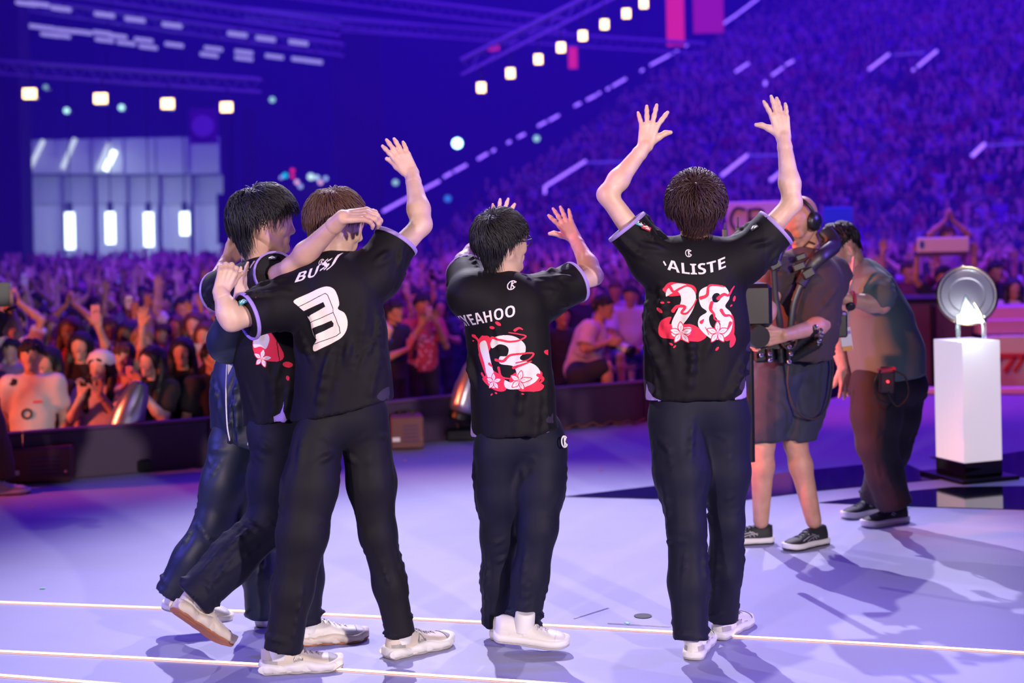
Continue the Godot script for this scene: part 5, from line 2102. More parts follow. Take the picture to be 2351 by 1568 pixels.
	put("gum_pad", s, M.gum, lifted)
	style = {"upper": M.white_leather, "sole": M.cream_leather, "tread": M.gum, "panel": M.white_leather, "chunk": 1.0, "thick": 0.036, "wide": 1.06, "lace": M.white_leather, "mark_side": 1.0,
		"mark": [[Vector2(0.075, 0.045), Vector2(0.080, 0.085), Vector2(0.112, 0.048), Vector2(0.117, 0.088)], [Vector2(0.070, 0.085), Vector2(0.097, 0.066), Vector2(0.125, 0.086)], [Vector2(0.097, 0.066), Vector2(0.098, 0.044)]], "mark_mat": M.plum, "mark_wide": 0.0042}
	heel = on_floor(672, 1481)
	shoe(p, heel, on_floor(772, 1472) - heel, Vector3.UP, style)


func player_jacket() -> void:
	var J := {
		"head": at(588, 522, 5.80), "hf": Vector3(0.85, 0, -0.5), "hu": Vector3(0, 1, 0), "neck": at(588, 610, 5.80), "back": Vector3(-0.5, 0, 0.86),
		"sl": at(668, 690, 5.92), "sr": at(568, 690, 5.66), "el": at(700, 800, 6.0), "er": at(527, 782, 5.48), "wl": at(690, 890, 5.95), "wr": at(551, 690, 5.33),
		"hl": at(545, 1030, 5.70), "hr": at(612, 1030, 5.76), "kl": at(497, 1200, 5.68), "kr": at(602, 1215, 5.72), "al": at(392, 1368, 5.66), "ar": at(602, 1416, 5.72)}
	var hr := Shape.new(0.007)
	wrist_part(hr, J.er, J.wr, 1.0)
	hand(hr, J.wr, Vector3(0.30, 1, 0.05), Vector3(1, 0.0, 0.1), Vector3(0, 0, 1), [0.25, 0.08, 0.0, -0.10], [0.06, 0.05, 0.05, 0.06], 0.55, 0.88, 0.2)
	var p := figure("player in a navy track jacket with white piping hugging the black-haired one from behind", J, M.skin_pale, [[hr, 0.0033]], 1.0)
	hair(p, J.head, J.hf, J.hu, M.hair_black, {"n": 300, "len": 0.08, "seed": 9, "wide": 0.010})
	var torso := [[at(600, 720, 5.78), 0.175], [at(596, 800, 5.75), 0.172], [at(575, 900, 5.72), 0.172], [at(574, 1080, 5.72), 0.182]]
	var s := Shape.new(0.045)
	for i in 3:
		s.cap(torso[i][0], torso[i + 1][0], torso[i][1], torso[i + 1][1], J.back, 1.35)
	s.cap(J.neck - Vector3(0, 0.04, 0), J.sl, 0.066, 0.08)
	s.cap(J.neck - Vector3(0, 0.04, 0), J.sr, 0.066, 0.08)
	s.chain([J.sr, J.er], [0.085, 0.08])
	s.chain([J.er, J.er.lerp(J.wr, 0.45)], [0.08, 0.066])
	s.chain([J.sl, J.el, J.wl], [0.085, 0.075, 0.06])
	s.cut(at(560, 1012, 5.72), Vector3(-0.35, -0.93, 0.0), 0.4)
	s.tide = shirt_folds(J, torso, 1.35, [J.sl.lerp(J.el, 0.9), J.sr.lerp(J.er, 0.9)], 140, 1.2)
	surface_job(blank("track_jacket", p), [[s, 0.009]], [M.jacket])
	var sp := st()
	tube(sp, bend([at(523, 800, 5.555), at(520, 860, 5.545), at(519, 920, 5.54), at(522, 980, 5.535), at(528, 1012, 5.54)], 5), 0.0028, 5)
	tube(sp, bend([at(569, 1022, 5.535), at(571, 1008, 5.535), at(573, 1000, 5.54)], 3), 0.0028, 5)
	put("piping", sp, M.white_cloth, p)
	sp = st()
	plate(sp, [at(522, 798, 5.552), at(540, 812, 5.545), at(560, 808, 5.54), at(566, 816, 5.54), at(545, 822, 5.542), at(534, 840, 5.545), at(523, 862, 5.545)], Vector3(-0.25, 0, 0.97).normalized(), 0.006)
	put("side_flash", sp, M.white_cloth, p)
	var t := trousers_of(J, [[at(560, 1010, 5.72), 0.13], [at(600, 1010, 5.74), 0.13]], [0.11, 0.100, 0.080, 0.080, 0.068], [0.11, 0.095, 0.075, 0.072, 0.066])
	t.tide = trouser_folds(J, [0.11, 0.100, 0.080, 0.080, 0.068], [0.11, 0.095, 0.075, 0.072, 0.066], 209)
	surface_job(blank("trousers", p), [[t, 0.0095]], [M.jacket])
	var style := {"upper": M.white_leather, "sole": M.white_sole, "tread": M.grey_mesh, "thick": 0.03, "long": 0.28}
	shoe(p, at(374, 1396, 5.72), Vector3(1, -0.22, 0.05), Vector3(0.2, 1, 0), style)
	shoe(p, on_floor(596, 1441), Vector3(0.55, 0, -0.85), Vector3.UP, style)


# ---------------------------------------------------------------- the camera crew
func tee_shape(J: Dictionary, torso: Array, flat: float, cl: Vector3, cr: Vector3, hem: Array, r := 0.088) -> Shape:
	var s := Shape.new(0.045)
	for i in torso.size() - 1:
		s.cap(torso[i][0], torso[i + 1][0], torso[i][1], torso[i + 1][1], J.back, flat)
	for i in 2:
		var sh: Vector3 = [J.sl, J.sr][i]
		var c: Vector3 = [cl, cr][i]
		s.cap(J.neck - Vector3(0, 0.04, 0), sh, 0.064, 0.076)
		s.cap(sh, c - (c - sh).normalized() * 0.03, 0.080, r)
	s.cut(hem[0], hem[1], 0.36)
	return s


func camera_operator() -> void:
	var J := {
		"head": at(1836, 508, 7.0), "hf": Vector3(-0.66, -0.52, 0.54), "hu": Vector3(-0.25, 1, 0.25), "neck": at(1858, 578, 7.05), "back": Vector3(0.5, 0, -0.86),
		"sl": at(1788, 620, 6.88), "sr": at(1910, 626, 7.02), "el": at(1764, 706, 6.76), "er": at(1904, 742, 6.86), "wl": at(1744, 750, 6.62), "wr": at(1800, 770, 6.60),
		"hl": at(1786, 850, 6.96), "hr": at(1858, 850, 7.06), "kl": at(1752, 1015, 6.93), "kr": at(1826, 1015, 6.98), "al": at(1747, 1196, 7.05), "ar": at(1868, 1196, 7.00), "bare": true}
	var hl := Shape.new(0.007)
	wrist_part(hl, J.el, J.wl, 1.05)
	hand(hl, J.wl, Vector3(-0.45, -0.55, 0.5), Vector3(-0.3, 0.6, 0.4), Vector3(-0.7, 0.4, -0.2), [0.1, 0.0, -0.05, -0.1], [0.45, 0.5, 0.5, 0.55], 0.6, 1.0, 0.3)
	var hr := Shape.new(0.007)
	wrist_part(hr, J.er, J.wr, 1.05)
	hand(hr, J.wr, Vector3(-1, -0.10, 0.25), Vector3(0, 1, 0.1), Vector3(0.2, 0.3, 1), [0.1, 0.0, -0.08, -0.15], [0.40, 0.42, 0.45, 0.5], 0.55, 1.0, 0.2)
	var p := figure("camera operator looking down, black T-shirt, navy shorts, headphones and harness", J, M.skin_tan, [[hl, 0.0045], [hr, 0.0045]], 1.08)
	face_bits(p, J.head, J.hf, J.hu, 0.4)
	var f: Vector3 = J.hf
	var u: Vector3 = J.hu
	var r := f.cross(u)
	# headset
	var s := st()
	var arc := []
	for k in 13:
		var t := PI * k / 12
		arc.append(J.head + u * 0.03 + (r * cos(t) * 0.097 + u * sin(t) * 0.105) - f * 0.01)
	tube(s, arc, 0.010, 8)
	var hs := put("headphones", s, M.black_plastic, p)
	for sg in [-1.0, 1.0]:
		s = st()
		lathe(s, J.head + r * sg * 0.066 - f * 0.008 - u * 0.004, r * sg, [[0.0, 0.040], [0.012, 0.050], [0.026, 0.047], [0.036, 0.034], [0.040, 0.012]], 20)
		put("ear_cup", s, M.black_plastic, hs)
	s = st()
	tube(s, bend([J.head + r * 0.10 - u * 0.03, J.head + r * 0.09 - u * 0.13 - f * 0.05, at(1870, 560, 6.86)], 5), 0.006, 6)
	put("cable", s, M.black_rubber, hs)
	# T-shirt and shorts
	var cl := at(1772, 664, 6.83)
	var cr := at(1908, 668, 6.97)
	var torso := [[at(1850, 655, 6.95), 0.182], [at(1838, 740, 6.94), 0.178], [at(1826, 810, 6.95), 0.172], [at(1824, 850, 6.96), 0.165]]
	var sh := tee_shape(J, torso, 1.15, cl, cr, [at(1822, 822, 7.0), Vector3(0, -1, 0)], 0.082)
	sh.tide = shirt_folds(J, torso, 1.3, [cl, cr], 210)
	surface_job(blank("t_shirt", p), [[sh, 0.0105]], [M.tee_black])
	var t := Shape.new(0.03)
	t.cap(at(1800, 830, 7.0), at(1845, 830, 7.03), 0.135, 0.135, J.back, 1.2)
	for e in ["l", "r"]:
		t.chain([J["h" + e], J["h" + e].lerp(J["k" + e], 0.5), J["k" + e]], [0.115, 0.108, 0.096])
		t.cut(J["k" + e].lerp(J["h" + e], 0.02), Vector3(0.02, -1, 0.05), 0.16)
	t.tide = folds(0.007, Vector3(7, 5, 7), 0.008, Vector3(6, 5, 6))
	surface_job(blank("shorts", p), [[t, 0.0105]], [M.shorts])
	# harness: padded shoulder straps, webbing and buckles
	var pads := [
		[at(1893, 528, 6.98), at(1916, 560, 6.93), at(1890, 585, 6.82), at(1862, 612, 6.80), at(1838, 655, 6.76)],
		[at(1810, 540, 6.90), at(1792, 560, 6.80), at(1780, 590, 6.74), at(1776, 620, 6.72)]]
	for i in 2:
		var pts := bend(pads[i], 6)
		var rings := []
		for k in pts.size():
			var d: Vector3 = (pts[mini(k + 1, pts.size() - 1)] - pts[maxi(k - 1, 0)]).normalized()
			var w := 0.042 * (1.0 - 0.35 * float(k) / pts.size())
			rings.append(round_ring(pts[k], d, w, 12, 0.45, Vector3(0.2, 0.2, 1)))
		s = st()
		ring_loft(s, rings)
		var pad := put("shoulder_pad", s, M.vest, p)
		s = st()
		var mid: Vector3 = pts[int(pts.size() * 0.8)]
		box(s, mid + Vector3(0, 0, 0.03), Vector3(0.06, 0.045, 0.022), Basis(Vector3.BACK, 0.5), 0.006)
		put("buckle", s, M.black_plastic, pad)
	s = st()
	for q in [[[1838, 655, 6.76], [1822, 700, 6.75], [1815, 760, 6.75], [1812, 800, 6.77]], [[1776, 620, 6.72], [1780, 680, 6.73], [1790, 740, 6.74], [1792, 800, 6.77]]]:
		var pts := []
		for e in q:
			pts.append(at(e[0], e[1], e[2]))
		pts = bend(pts, 5)
		var rings := []
		for k in pts.size():
			var d: Vector3 = (pts[mini(k + 1, pts.size() - 1)] - pts[maxi(k - 1, 0)]).normalized()
			rings.append(round_ring(pts[k], d, 0.017, 8, 0.25, Vector3(0.1, 0, 1)))
		ring_loft(s, rings)
	put("webbing", s, M.vest, p)
	for q in [[1758, 588, 6.7, 0.05, 0.03], [1762, 610, 6.70, 0.045, 0.03], [1838, 590, 6.76, 0.05, 0.03], [1834, 612, 6.76, 0.06, 0.035]]:
		s = st()
		box(s, at(q[0], q[1], q[2]), Vector3(q[3], q[4], 0.02), Basis(Vector3.BACK, 0.35), 0.005)
		put("buckle", s, M.black_plastic, p)
	s = st()
	var belt := []
	for k in 25:
		var a := TAU * k / 24
		belt.append(at(1825, 802, 7.0) + Vector3(cos(a) * 0.185, sin(a * 2.0) * 0.004, sin(a) * 0.15))
	for off in [-0.022, 0.0, 0.022]:
		var pts := []
		for q in belt:
			pts.append(q + Vector3(0, off, 0))
		tube(s, pts, 0.014, 8)
	put("waist_belt", s, M.vest, p)
	# camera support arm folded against the belt
	var rig := base("camera_support_arm", at(1800, 810, 6.78))
	tag(rig, "black folded camera stabiliser arm with metal joints at the operator's waist", "camera rig")
	var c := rig.position
	s = st()
	box(s, at(1778, 806, 6.76) - c, Vector3(0.20, 0.10, 0.05), Basis(Vector3.BACK, 0.03), 0.01)
	box(s, at(1760, 775, 6.76) - c, Vector3(0.10, 0.05, 0.05), Basis(Vector3.BACK, 0.1), 0.01)
	put("bracket", s, M.black_metal, rig)
	for q in [[1768, 800, 1772, 830], [1790, 800, 1794, 832], [1810, 796, 1812, 830]]:
		s = st()
		tube(s, [at(q[0], q[1], 6.72) - c, at(q[2], q[3], 6.72) - c], 0.018, 12)
		put("joint", s, M.black_metal, rig)
	for q in [[1812, 805, 1872, 752, 0.030], [1830, 815, 1884, 782, 0.026], [1816, 824, 1880, 790, 0.022]]:
		s = st()
		var a := at(q[0], q[1], 6.74) - c
		var b := at(q[2], q[3], 6.72) - c
		var d := b - a
		var prof := []
		for k in 15:
			prof.append([d.length() * k / 14.0, q[4] * (0.82 + 0.18 * (k % 2))])
		lathe(s, a, d, prof, 14)
		put("spring_tube", s, M.black_metal, rig)
	for q in [[1772, 778], [1768, 812], [1746, 792], [1748, 815], [1768, 826, 0.012], [1812, 796], [1816, 812], [1812, 830], [1872, 750], [1886, 768], [1880, 783], [1884, 758]]:
		s = st()
		lathe(s, at(q[0], q[1], 6.705) - c, Vector3(0, 0, 1), [[0.0, 0.011], [0.008, 0.010], [0.010, 0.006]], 12)
		put("bolt", s, M.chrome, rig)
	s = st()
	var loop := []
	for k in 17:
		var a := TAU * k / 16
		loop.append(at(1812, 780, 6.71) - c + Vector3(cos(a) * 0.035, sin(a) * 0.045, 0.0))
	tube(s, loop, 0.006, 6)
	put("cable_loop", s, M.black_rubber, rig)
	# power pack at the hip and a hanging cable
	s = st()
	box(s, at(1922, 744, 6.98), Vector3(0.09, 0.13, 0.06), Basis(), 0.008)
	var pack := put("battery_pack", s, M.black_plastic, p)
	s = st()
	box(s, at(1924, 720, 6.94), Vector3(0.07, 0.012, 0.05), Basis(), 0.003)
	put("lavender_edge", s, M.lavender, pack)  # thin lavender strip along the top of the pack
	s = st()
	tube(s, bend([at(1905, 780, 6.92), at(1912, 850, 6.92), at(1900, 930, 6.90), at(1870, 962, 6.86), at(1830, 945, 6.84), at(1810, 890, 6.82), at(1812, 835, 6.80)], 6), 0.006, 6)
	put("cable", s, M.black_rubber, p)
	# two radio transmitters on the camera behind the player's shoulder
	var cam := base("broadcast_camera", at(1700, 720, 6.7))
	tag(cam, "black broadcast camera with two stub antennas mostly hidden behind player 28", "camera")
	var cc := cam.position
	s = st()
	box(s, at(1690, 700, 6.55) - cc, Vector3(0.30, 0.20, 0.22), Basis(), 0.02)
	put("camera_body", s, M.black_plastic, cam)
	for q in [[1664, 540, 500], [1694, 536, 486]]:
		s = st()
		tube(s, [at(q[0], 700, 6.55) - cc, at(q[0], q[1], 6.55) - cc], 0.012, 8)
		tube(s, [at(q[0], q[1], 6.55) - cc, at(q[0], q[2] + 12, 6.55) - cc], 0.0045, 6)
		box(s, at(q[0], q[1] - 2, 6.55) - cc, Vector3(0.022, 0.05, 0.022), Basis(), 0.003)
		put("antenna", s, M.black_plastic, cam)
	s = st()
	lathe(s, at(1722, 770, 6.5) - cc, Vector3(0.3, 0, 1), [[0.0, 0.05], [0.08, 0.055], [0.10, 0.05]], 18)
	put("lens", s, M.black_plastic, cam)
	s = st()
	tube(s, [at(1720, 790, 6.6) - cc, at(1724, 1060, 6.6) - cc], 0.02, 10)
	put("post", s, M.black_metal, cam)
	var style := {"upper": M.black_mesh, "sole": M.white_sole, "tread": M.black_rubber, "thick": 0.034, "chunk": 0.25, "lace": M.black_mesh, "long": 0.28, "sock": false,
		"mark": [[Vector2(0.10, 0.042), Vector2(0.125, 0.070)], [Vector2(0.122, 0.042), Vector2(0.147, 0.070)], [Vector2(0.085, 0.048), Vector2(0.11, 0.064), Vector2(0.15, 0.058), Vector2(0.20, 0.044)], [Vector2(0.085, 0.056), Vector2(0.13, 0.052), Vector2(0.17, 0.040)]], "mark_mat": M.silver, "mark_wide": 0.0026}
	var heel := on_floor(1774, 1246)
	shoe(p, heel, on_floor(1688, 1250) - heel, Vector3.UP, style)
	heel = on_floor(1897, 1247)
	shoe(p, heel, on_floor(1822, 1262) - heel, Vector3.UP, style)


func stage_hand() -> void:
	var J := {
		"head": at(1932, 566, 7.42), "hf": Vector3(-0.75, -0.6, 0.2), "hu": Vector3(-0.6, 0.75, 0.1), "neck": at(1962, 612, 7.42), "back": Vector3(0.9, 0.35, -0.1),
		"sl": at(2010, 664, 7.26), "sr": at(1970, 664, 7.56), "el": at(2024, 700, 7.16), "er": at(1916, 760, 7.52), "wl": at(1938, 686, 7.12), "wr": at(1936, 842, 7.46),
		"hl": at(2012, 890, 7.36), "hr": at(2066, 890, 7.47), "kl": at(2012, 1020, 7.34), "kr": at(2048, 1030, 7.45), "al": at(2054, 1160, 7.38), "ar": at(2008, 1152, 7.50)}
	var hl := Shape.new(0.007)
	wrist_part(hl, J.el, J.wl, 1.05)
	hand(hl, J.wl, Vector3(-1, 0.0, 0.0), Vector3(0, 1, 0.2), Vector3(0, 0.3, 1), [0.1, 0, -0.05, -0.1], [0.3, 0.3, 0.3, 0.3], 0.5, 0.95, 0.2)
	var hr := Shape.new(0.007)
	wrist_part(hr, J.er, J.wr, 1.05)
	hand(hr, J.wr, Vector3(0.15, -1, 0.05), Vector3(-1, 0, 0.3), Vector3(0.1, 0.1, 1), [0.2, 0.05, -0.05, -0.15], [0.25, 0.25, 0.28, 0.3], 0.6, 1.0, 0.2)
	var p := figure("crew member in a grey-green T-shirt bending forward behind the camera operator", J, M.skin, [[hl, 0.005], [hr, 0.005]], 1.12)
	hair(p, J.head, J.hf, J.hu, M.hair_black, {"n": 360, "len": 0.06, "seed": 21, "wide": 0.009, "puff": 0.01})
	var cl := at(2014, 688, 7.17)
	var cr := at(1938, 716, 7.54)
	var torso := [[at(1992, 672, 7.42), 0.150], [at(2016, 740, 7.42), 0.172], [at(2034, 810, 7.42), 0.186], [at(2046, 900, 7.42), 0.185]]
	var sh := Shape.new(0.05)
	for i in 3:
		sh.cap(torso[i][0], torso[i + 1][0], torso[i][1], torso[i + 1][1])
	for i in 2:
		var a: Vector3 = [J.sl, J.sr][i]
		var c: Vector3 = [cl, cr][i]
		sh.cap(J.neck + Vector3(0.05, -0.04, 0), a, 0.07, 0.085)
		sh.cap(a, c - (c - a).normalized() * 0.02, 0.088, 0.088)
	sh.cut(at(2040, 868, 7.42), Vector3(0.12, -1, 0), 0.4)
	sh.tide = shirt_folds(J, torso, 1.3, [cl, cr], 211)
	surface_job(blank("t_shirt", p), [[sh, 0.0115]], [M.tee_green])
	var t := trousers_of(J, [[at(2030, 872, 7.4), 0.16], [at(2058, 872, 7.43), 0.16]], [0.135, 0.125, 0.10, 0.095, 0.088], [0.135, 0.12, 0.095, 0.09, 0.085])
	t.tide = trouser_folds(J, [0.135, 0.125, 0.10, 0.095, 0.088], [0.135, 0.12, 0.095, 0.09, 0.085], 212)
	surface_job(blank("jeans", p), [[t, 0.0115]], [M.jeans])
	var s := st()
	var ring := []
	for k in 17:
		ring.append(at(1957, 688, 7.13) + Vector3(0.004 * sin(TAU * k / 16), cos(TAU * k / 16) * 0.036, sin(TAU * k / 16) * 0.036))
	tube(s, ring, 0.010, 8)
	put("wristband", s, M.wristband, p)
	s = st()
	lathe(s, at(1952, 702, 7.07), Vector3(-0.1, -0.6, 0.8), [[0.0, 0.024], [0.012, 0.024], [0.015, 0.02]], 18)
	put("watch", s, M.black_plastic, p)
	# lanyard and pass
	s = st()
	tube(s, bend([at(1960, 590, 7.24), at(1955, 650, 7.16), at(1946, 740, 7.10), at(1938, 756, 7.09)], 5), 0.008, 5)
	tube(s, bend([at(1928, 700, 7.14), at(1932, 740, 7.10), at(1936, 756, 7.09)], 4), 0.008, 5)
	var ly := put("lanyard", s, M.lanyard, p)
	s = st()
	box(s, at(1943, 778, 7.08), Vector3(0.055, 0.115, 0.004), Basis(Vector3.BACK, 0.12), 0.001)
	var pass_card := put("pass_card", s, M.paper, ly)
	s = st()
	box(s, at(1946, 800, 7.075), Vector3(0.050, 0.022, 0.004), Basis(Vector3.BACK, 0.12), 0.001)
	put("orange_stripe", s, M.orange_print, pass_card)
	s = st()
	box(s, at(1942, 764, 7.075), Vector3(0.046, 0.016, 0.004), Basis(Vector3.BACK, 0.12), 0.001)
	put("violet_stripe", s, M.lavender, pass_card)
	# belt pack
	s = st()
	box(s, at(2036, 872, 7.16), Vector3(0.075, 0.13, 0.035), Basis(Vector3.BACK, -0.05), 0.008)
	var pack := put("belt_pack", s, M.pack, p)
	s = st()
	box(s, at(2036, 849, 7.15), Vector3(0.088, 0.024, 0.04), Basis(Vector3.BACK, 0.08), 0.006)
	put("top_cap", s, M.wristband, pack)
	s = st()
	lathe(s, at(2038, 876, 7.135), Vector3.BACK, [[0.0, 0.007], [0.006, 0.007]], 10)
	put("status_lamp", s, M.red_led, pack)
	s = st()
	tube(s, bend([at(2050, 850, 7.12), at(2078, 866, 7.1), at(2086, 905, 7.1), at(2064, 932, 7.1), at(2048, 920, 7.1), at(2040, 900, 7.13)], 6), 0.005, 6)
	tube(s, bend([at(2022, 850, 7.12), at(2008, 880, 7.1), at(2016, 915, 7.1), at(2040, 928, 7.1)], 6), 0.005, 6)
	put("cable", s, M.black_rubber, pack)
	var style := {"upper": M.black_mesh, "sole": M.white_sole, "tread": M.white_sole, "thick": 0.034, "chunk": 0.2, "lace": M.black_mesh, "long": 0.29, "sock": false,
		"mark": [[Vector2(0.10, 0.055), Vector2(0.115, 0.064), Vector2(0.13, 0.056), Vector2(0.112, 0.050)]], "mark_mat": M.silver, "mark_wide": 0.003}
	var heel := on_floor(2082, 1197)
	shoe(p, heel, on_floor(1972, 1212) - heel, Vector3.UP, style)
	heel = on_floor(2026, 1176)
	shoe(p, heel, on_floor(1945, 1190) - heel, Vector3.UP, style)


func edge_person() -> void:
	# stands at the border of the picture, filming with a phone
	var d := 8.9
	var J := {
		"head": at(-95, 625, d), "hf": Vector3(0.9, 0, -0.3), "hu": Vector3.UP, "neck": at(-95, 690, d), "back": Vector3(-0.8, 0, 0.5),
		"sl": at(-120, 725, d + 0.15), "sr": at(-50, 725, d - 0.15), "el": at(-60, 800, d + 0.3), "er": at(36, 764, d - 0.2), "wl": at(-5, 740, d + 0.3), "wr": at(22, 704, d - 0.1),
		"hl": at(-80, 930, d + 0.05), "hr": at(-45, 930, d - 0.05), "kl": at(-70, 1030, d + 0.1), "kr": at(-10, 1030, d - 0.02), "al": at(-80, 1120, d + 0.15), "ar": at(8, 1102, d)}
	var hr := Shape.new(0.007)
	wrist_part(hr, J.er, J.wr, 1.0)
	hand(hr, J.wr, Vector3(-0.2, 1, 0.1), Vector3(-1, 0.2, 0.2), Vector3(0.3, 0, 1), [0.1, 0.0, -0.05, -0.1], [0.25, 0.5, 0.6, 0.6], 0.7, 0.9, 0.3)
	var p := figure("person in brown trousers and tan sneakers filming with a phone by the barrier", J, M.skin_tan, [[hr, 0.005]], 1.0)
	hair(p, J.head, J.hf, J.hu, M.hair_black, {"n": 200, "len": 0.06, "seed": 31, "wide": 0.011})
	var torso := [[at(-92, 760, d), 0.18], [at(-85, 840, d), 0.175], [at(-75, 950, d), 0.18]]
	var sh := tee_shape(J, torso, 1.4, J.sl.lerp(J.el, 0.6), J.sr.lerp(J.er, 0.6), [at(-75, 910, d), Vector3.DOWN], 0.085)
	surface_job(blank("t_shirt", p), [[sh, 0.013]], [M.tee_black])
	var t := trousers_of(J, [[at(-80, 920, d), 0.14], [at(-55, 920, d), 0.14]], [0.11, 0.1, 0.085, 0.08, 0.075], [0.11, 0.1, 0.085, 0.08, 0.072])
	t.tide = trouser_folds(J, [0.11, 0.1, 0.085, 0.08, 0.075], [0.11, 0.1, 0.085, 0.08, 0.072], 213)
	surface_job(blank("trousers", p), [[t, 0.012]], [M.brown_cloth])
	var s := st()
	var rg := []
	for k in 17:
		rg.append(at(24, 708, d - 0.12) + Vector3(cos(TAU * k / 16) * 0.034, 0.01 * cos(TAU * k / 16), sin(TAU * k / 16) * 0.034))
	tube(s, rg, 0.010, 6)
	put("watch", s, M.black_plastic, p)
	var style := {"upper": M.cream_leather, "sole": M.white_sole, "tread": M.gum, "thick": 0.03, "long": 0.29}
	var heel := on_floor(-45, 1140)
	shoe(p, heel, on_floor(56, 1133) - heel, Vector3.UP, style)
	s = st()
	box(s, at(8, 676, d - 0.18), Vector3(0.075, 0.15, 0.009), Basis(Vector3.UP, 0.5), 0.003)
	var phone := put("mobile_phone", s, M.black_plastic)
	tag(phone, "black mobile phone held up by the person in brown trousers", "phone")


# ---------------------------------------------------------------- things on the stage
func trophy() -> void:
	var foot := on_floor(2211, 1108)
	var d := -foot.z
	var yaw := 0.35
	var bs := Basis(Vector3.UP, yaw)
	var w := 0.262
	var front := at(2211, 1080, d)
	# the plinth stands with one corner towards the stage
	var c := Vector3.ZERO
	c = foot + Vector3(0.098, 0, -0.19)
	var pl := base("trophy_plinth", c)
	tag(pl, "tall white trophy plinth with an even added glow, on a black base", "plinth")
	var top: float = at(2211, 780, -c.z).y
	var s := st()
	box(s, Vector3(0, 0.012, 0), Vector3(0.42, 0.024, 0.42), bs, 0.004)
	put("floor_plate", s, M.black_plastic, pl)
	s = st()
	box(s, Vector3(0, 0.068, 0), Vector3(0.280, 0.09, 0.280), bs, 0.004)
	put("black_base", s, M.inlay, pl)
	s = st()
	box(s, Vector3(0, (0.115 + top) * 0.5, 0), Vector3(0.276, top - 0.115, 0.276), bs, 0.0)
	put("glowing_body", s, M.plinth, pl)  # emission is put into the white body, even on every face
	# clear stand with light, plate behind it
	var tp := base("trophy", c + Vector3(0, top, 0))
	tag(tp, "round silver trophy plate with a gold rim behind a glass pyramid on the plinth", "trophy")
	var o := tp.position
	var pc := at(2220, 678, -c.z + 0.06) - o
	var n := Vector3(-0.20, 0.16, 1).normalized()
	s = st()
	lathe(s, pc - n * 0.02, n, [[0.0, 0.150], [0.004, 0.180], [0.012, 0.183], [0.020, 0.176], [0.017, 0.158], [0.015, 0.112], [0.009, 0.104], [0.009, 0.002]], 48, true)
	var pt := put("plate", s, M.plate_silver, tp)
	s = st()
	var rim := []
	for k in 49:
		rim.append(pc + (n.cross(Vector3.UP).normalized() * cos(TAU * k / 48) + n.cross(n.cross(Vector3.UP)).normalized() * sin(TAU * k / 48)) * 0.181)
	tube(s, rim, 0.007, 8)
	put("gold_rim", s, M.gold, pt)
	s = st()
	var rim2 := []
	for k in 49:
		rim2.append(pc + n * 0.002 + (n.cross(Vector3.UP).normalized() * cos(TAU * k / 48) + n.cross(n.cross(Vector3.UP)).normalized() * sin(TAU * k / 48)) * 0.158)
	tube(s, rim2, 0.003, 6)
	put("ring", s, M.chrome, pt)
	# glass pyramid
	var apex := at(2216, 678, -c.z - 0.10) - o
	var b0 := at(2197, 742, -c.z - 0.14) - o
	var b1 := at(2256, 742, -c.z - 0.14) - o
	var b2 := at(2262, 738, -c.z + 0.0) - o
	var b3 := at(2202, 738, -c.z + 0.0) - o
	s = st()
	s.set_smooth_group(-1)
	for f in [[b0, apex, b1], [b1, apex, b2], [b2, apex, b3], [b3, apex, b0], [b0, b1, b2], [b0, b2, b3]]:
		for v in f:
			s.add_vertex(v)
	put("glass_pyramid", s, M.clear_glass, tp)
	s = st()
	for f in [[b0, apex], [b1, apex], [b0, b1], [b0, b3], [b1, b2], [b2, apex]]:
		tube(s, f, 0.0035, 6)
	put("frame", s, M.chrome, tp)
	s = st()
	box(s, (b0 + b1 + b2 + b3) * 0.25 + Vector3(0, 0.022, 0), Vector3(0.13, 0.04, 0.10), Basis(Vector3.UP, 0.1), 0.0)
	put("lamp_block", s, M.trophy_lamp, tp)
	s = st()
	tube(s, [at(2236, 694, -c.z - 0.13) - o, at(2262, 738, -c.z - 0.13) - o], 0.007, 6)
	put("gold_bar", s, M.gold, tp)
	for q in [b0, b1, b2, b3]:
		s = st()
		tube(s, [q, Vector3(q.x, 0.001, q.z)], 0.006, 8)
		put("leg", s, M.clear_glass, tp)
		s = st()
		lathe(s, q - Vector3(0, 0.006, 0), Vector3.UP, [[0.0, 0.006], [0.004, 0.010], [0.010, 0.010], [0.014, 0.005]], 12)
		put("knob", s, M.chrome, tp)
	var l := OmniLight3D.new()
	l.name = "trophy_lamp"
	add_child(l, true)
	l.position = o + (b0 + b1) * 0.5 + Vector3(0, 0.03, 0.06)
	l.light_color = Color(0.9, 1.0, 1.0)
	l.light_energy = 0.12
	l.light_size = 0.05
	l.shadow_enabled = true


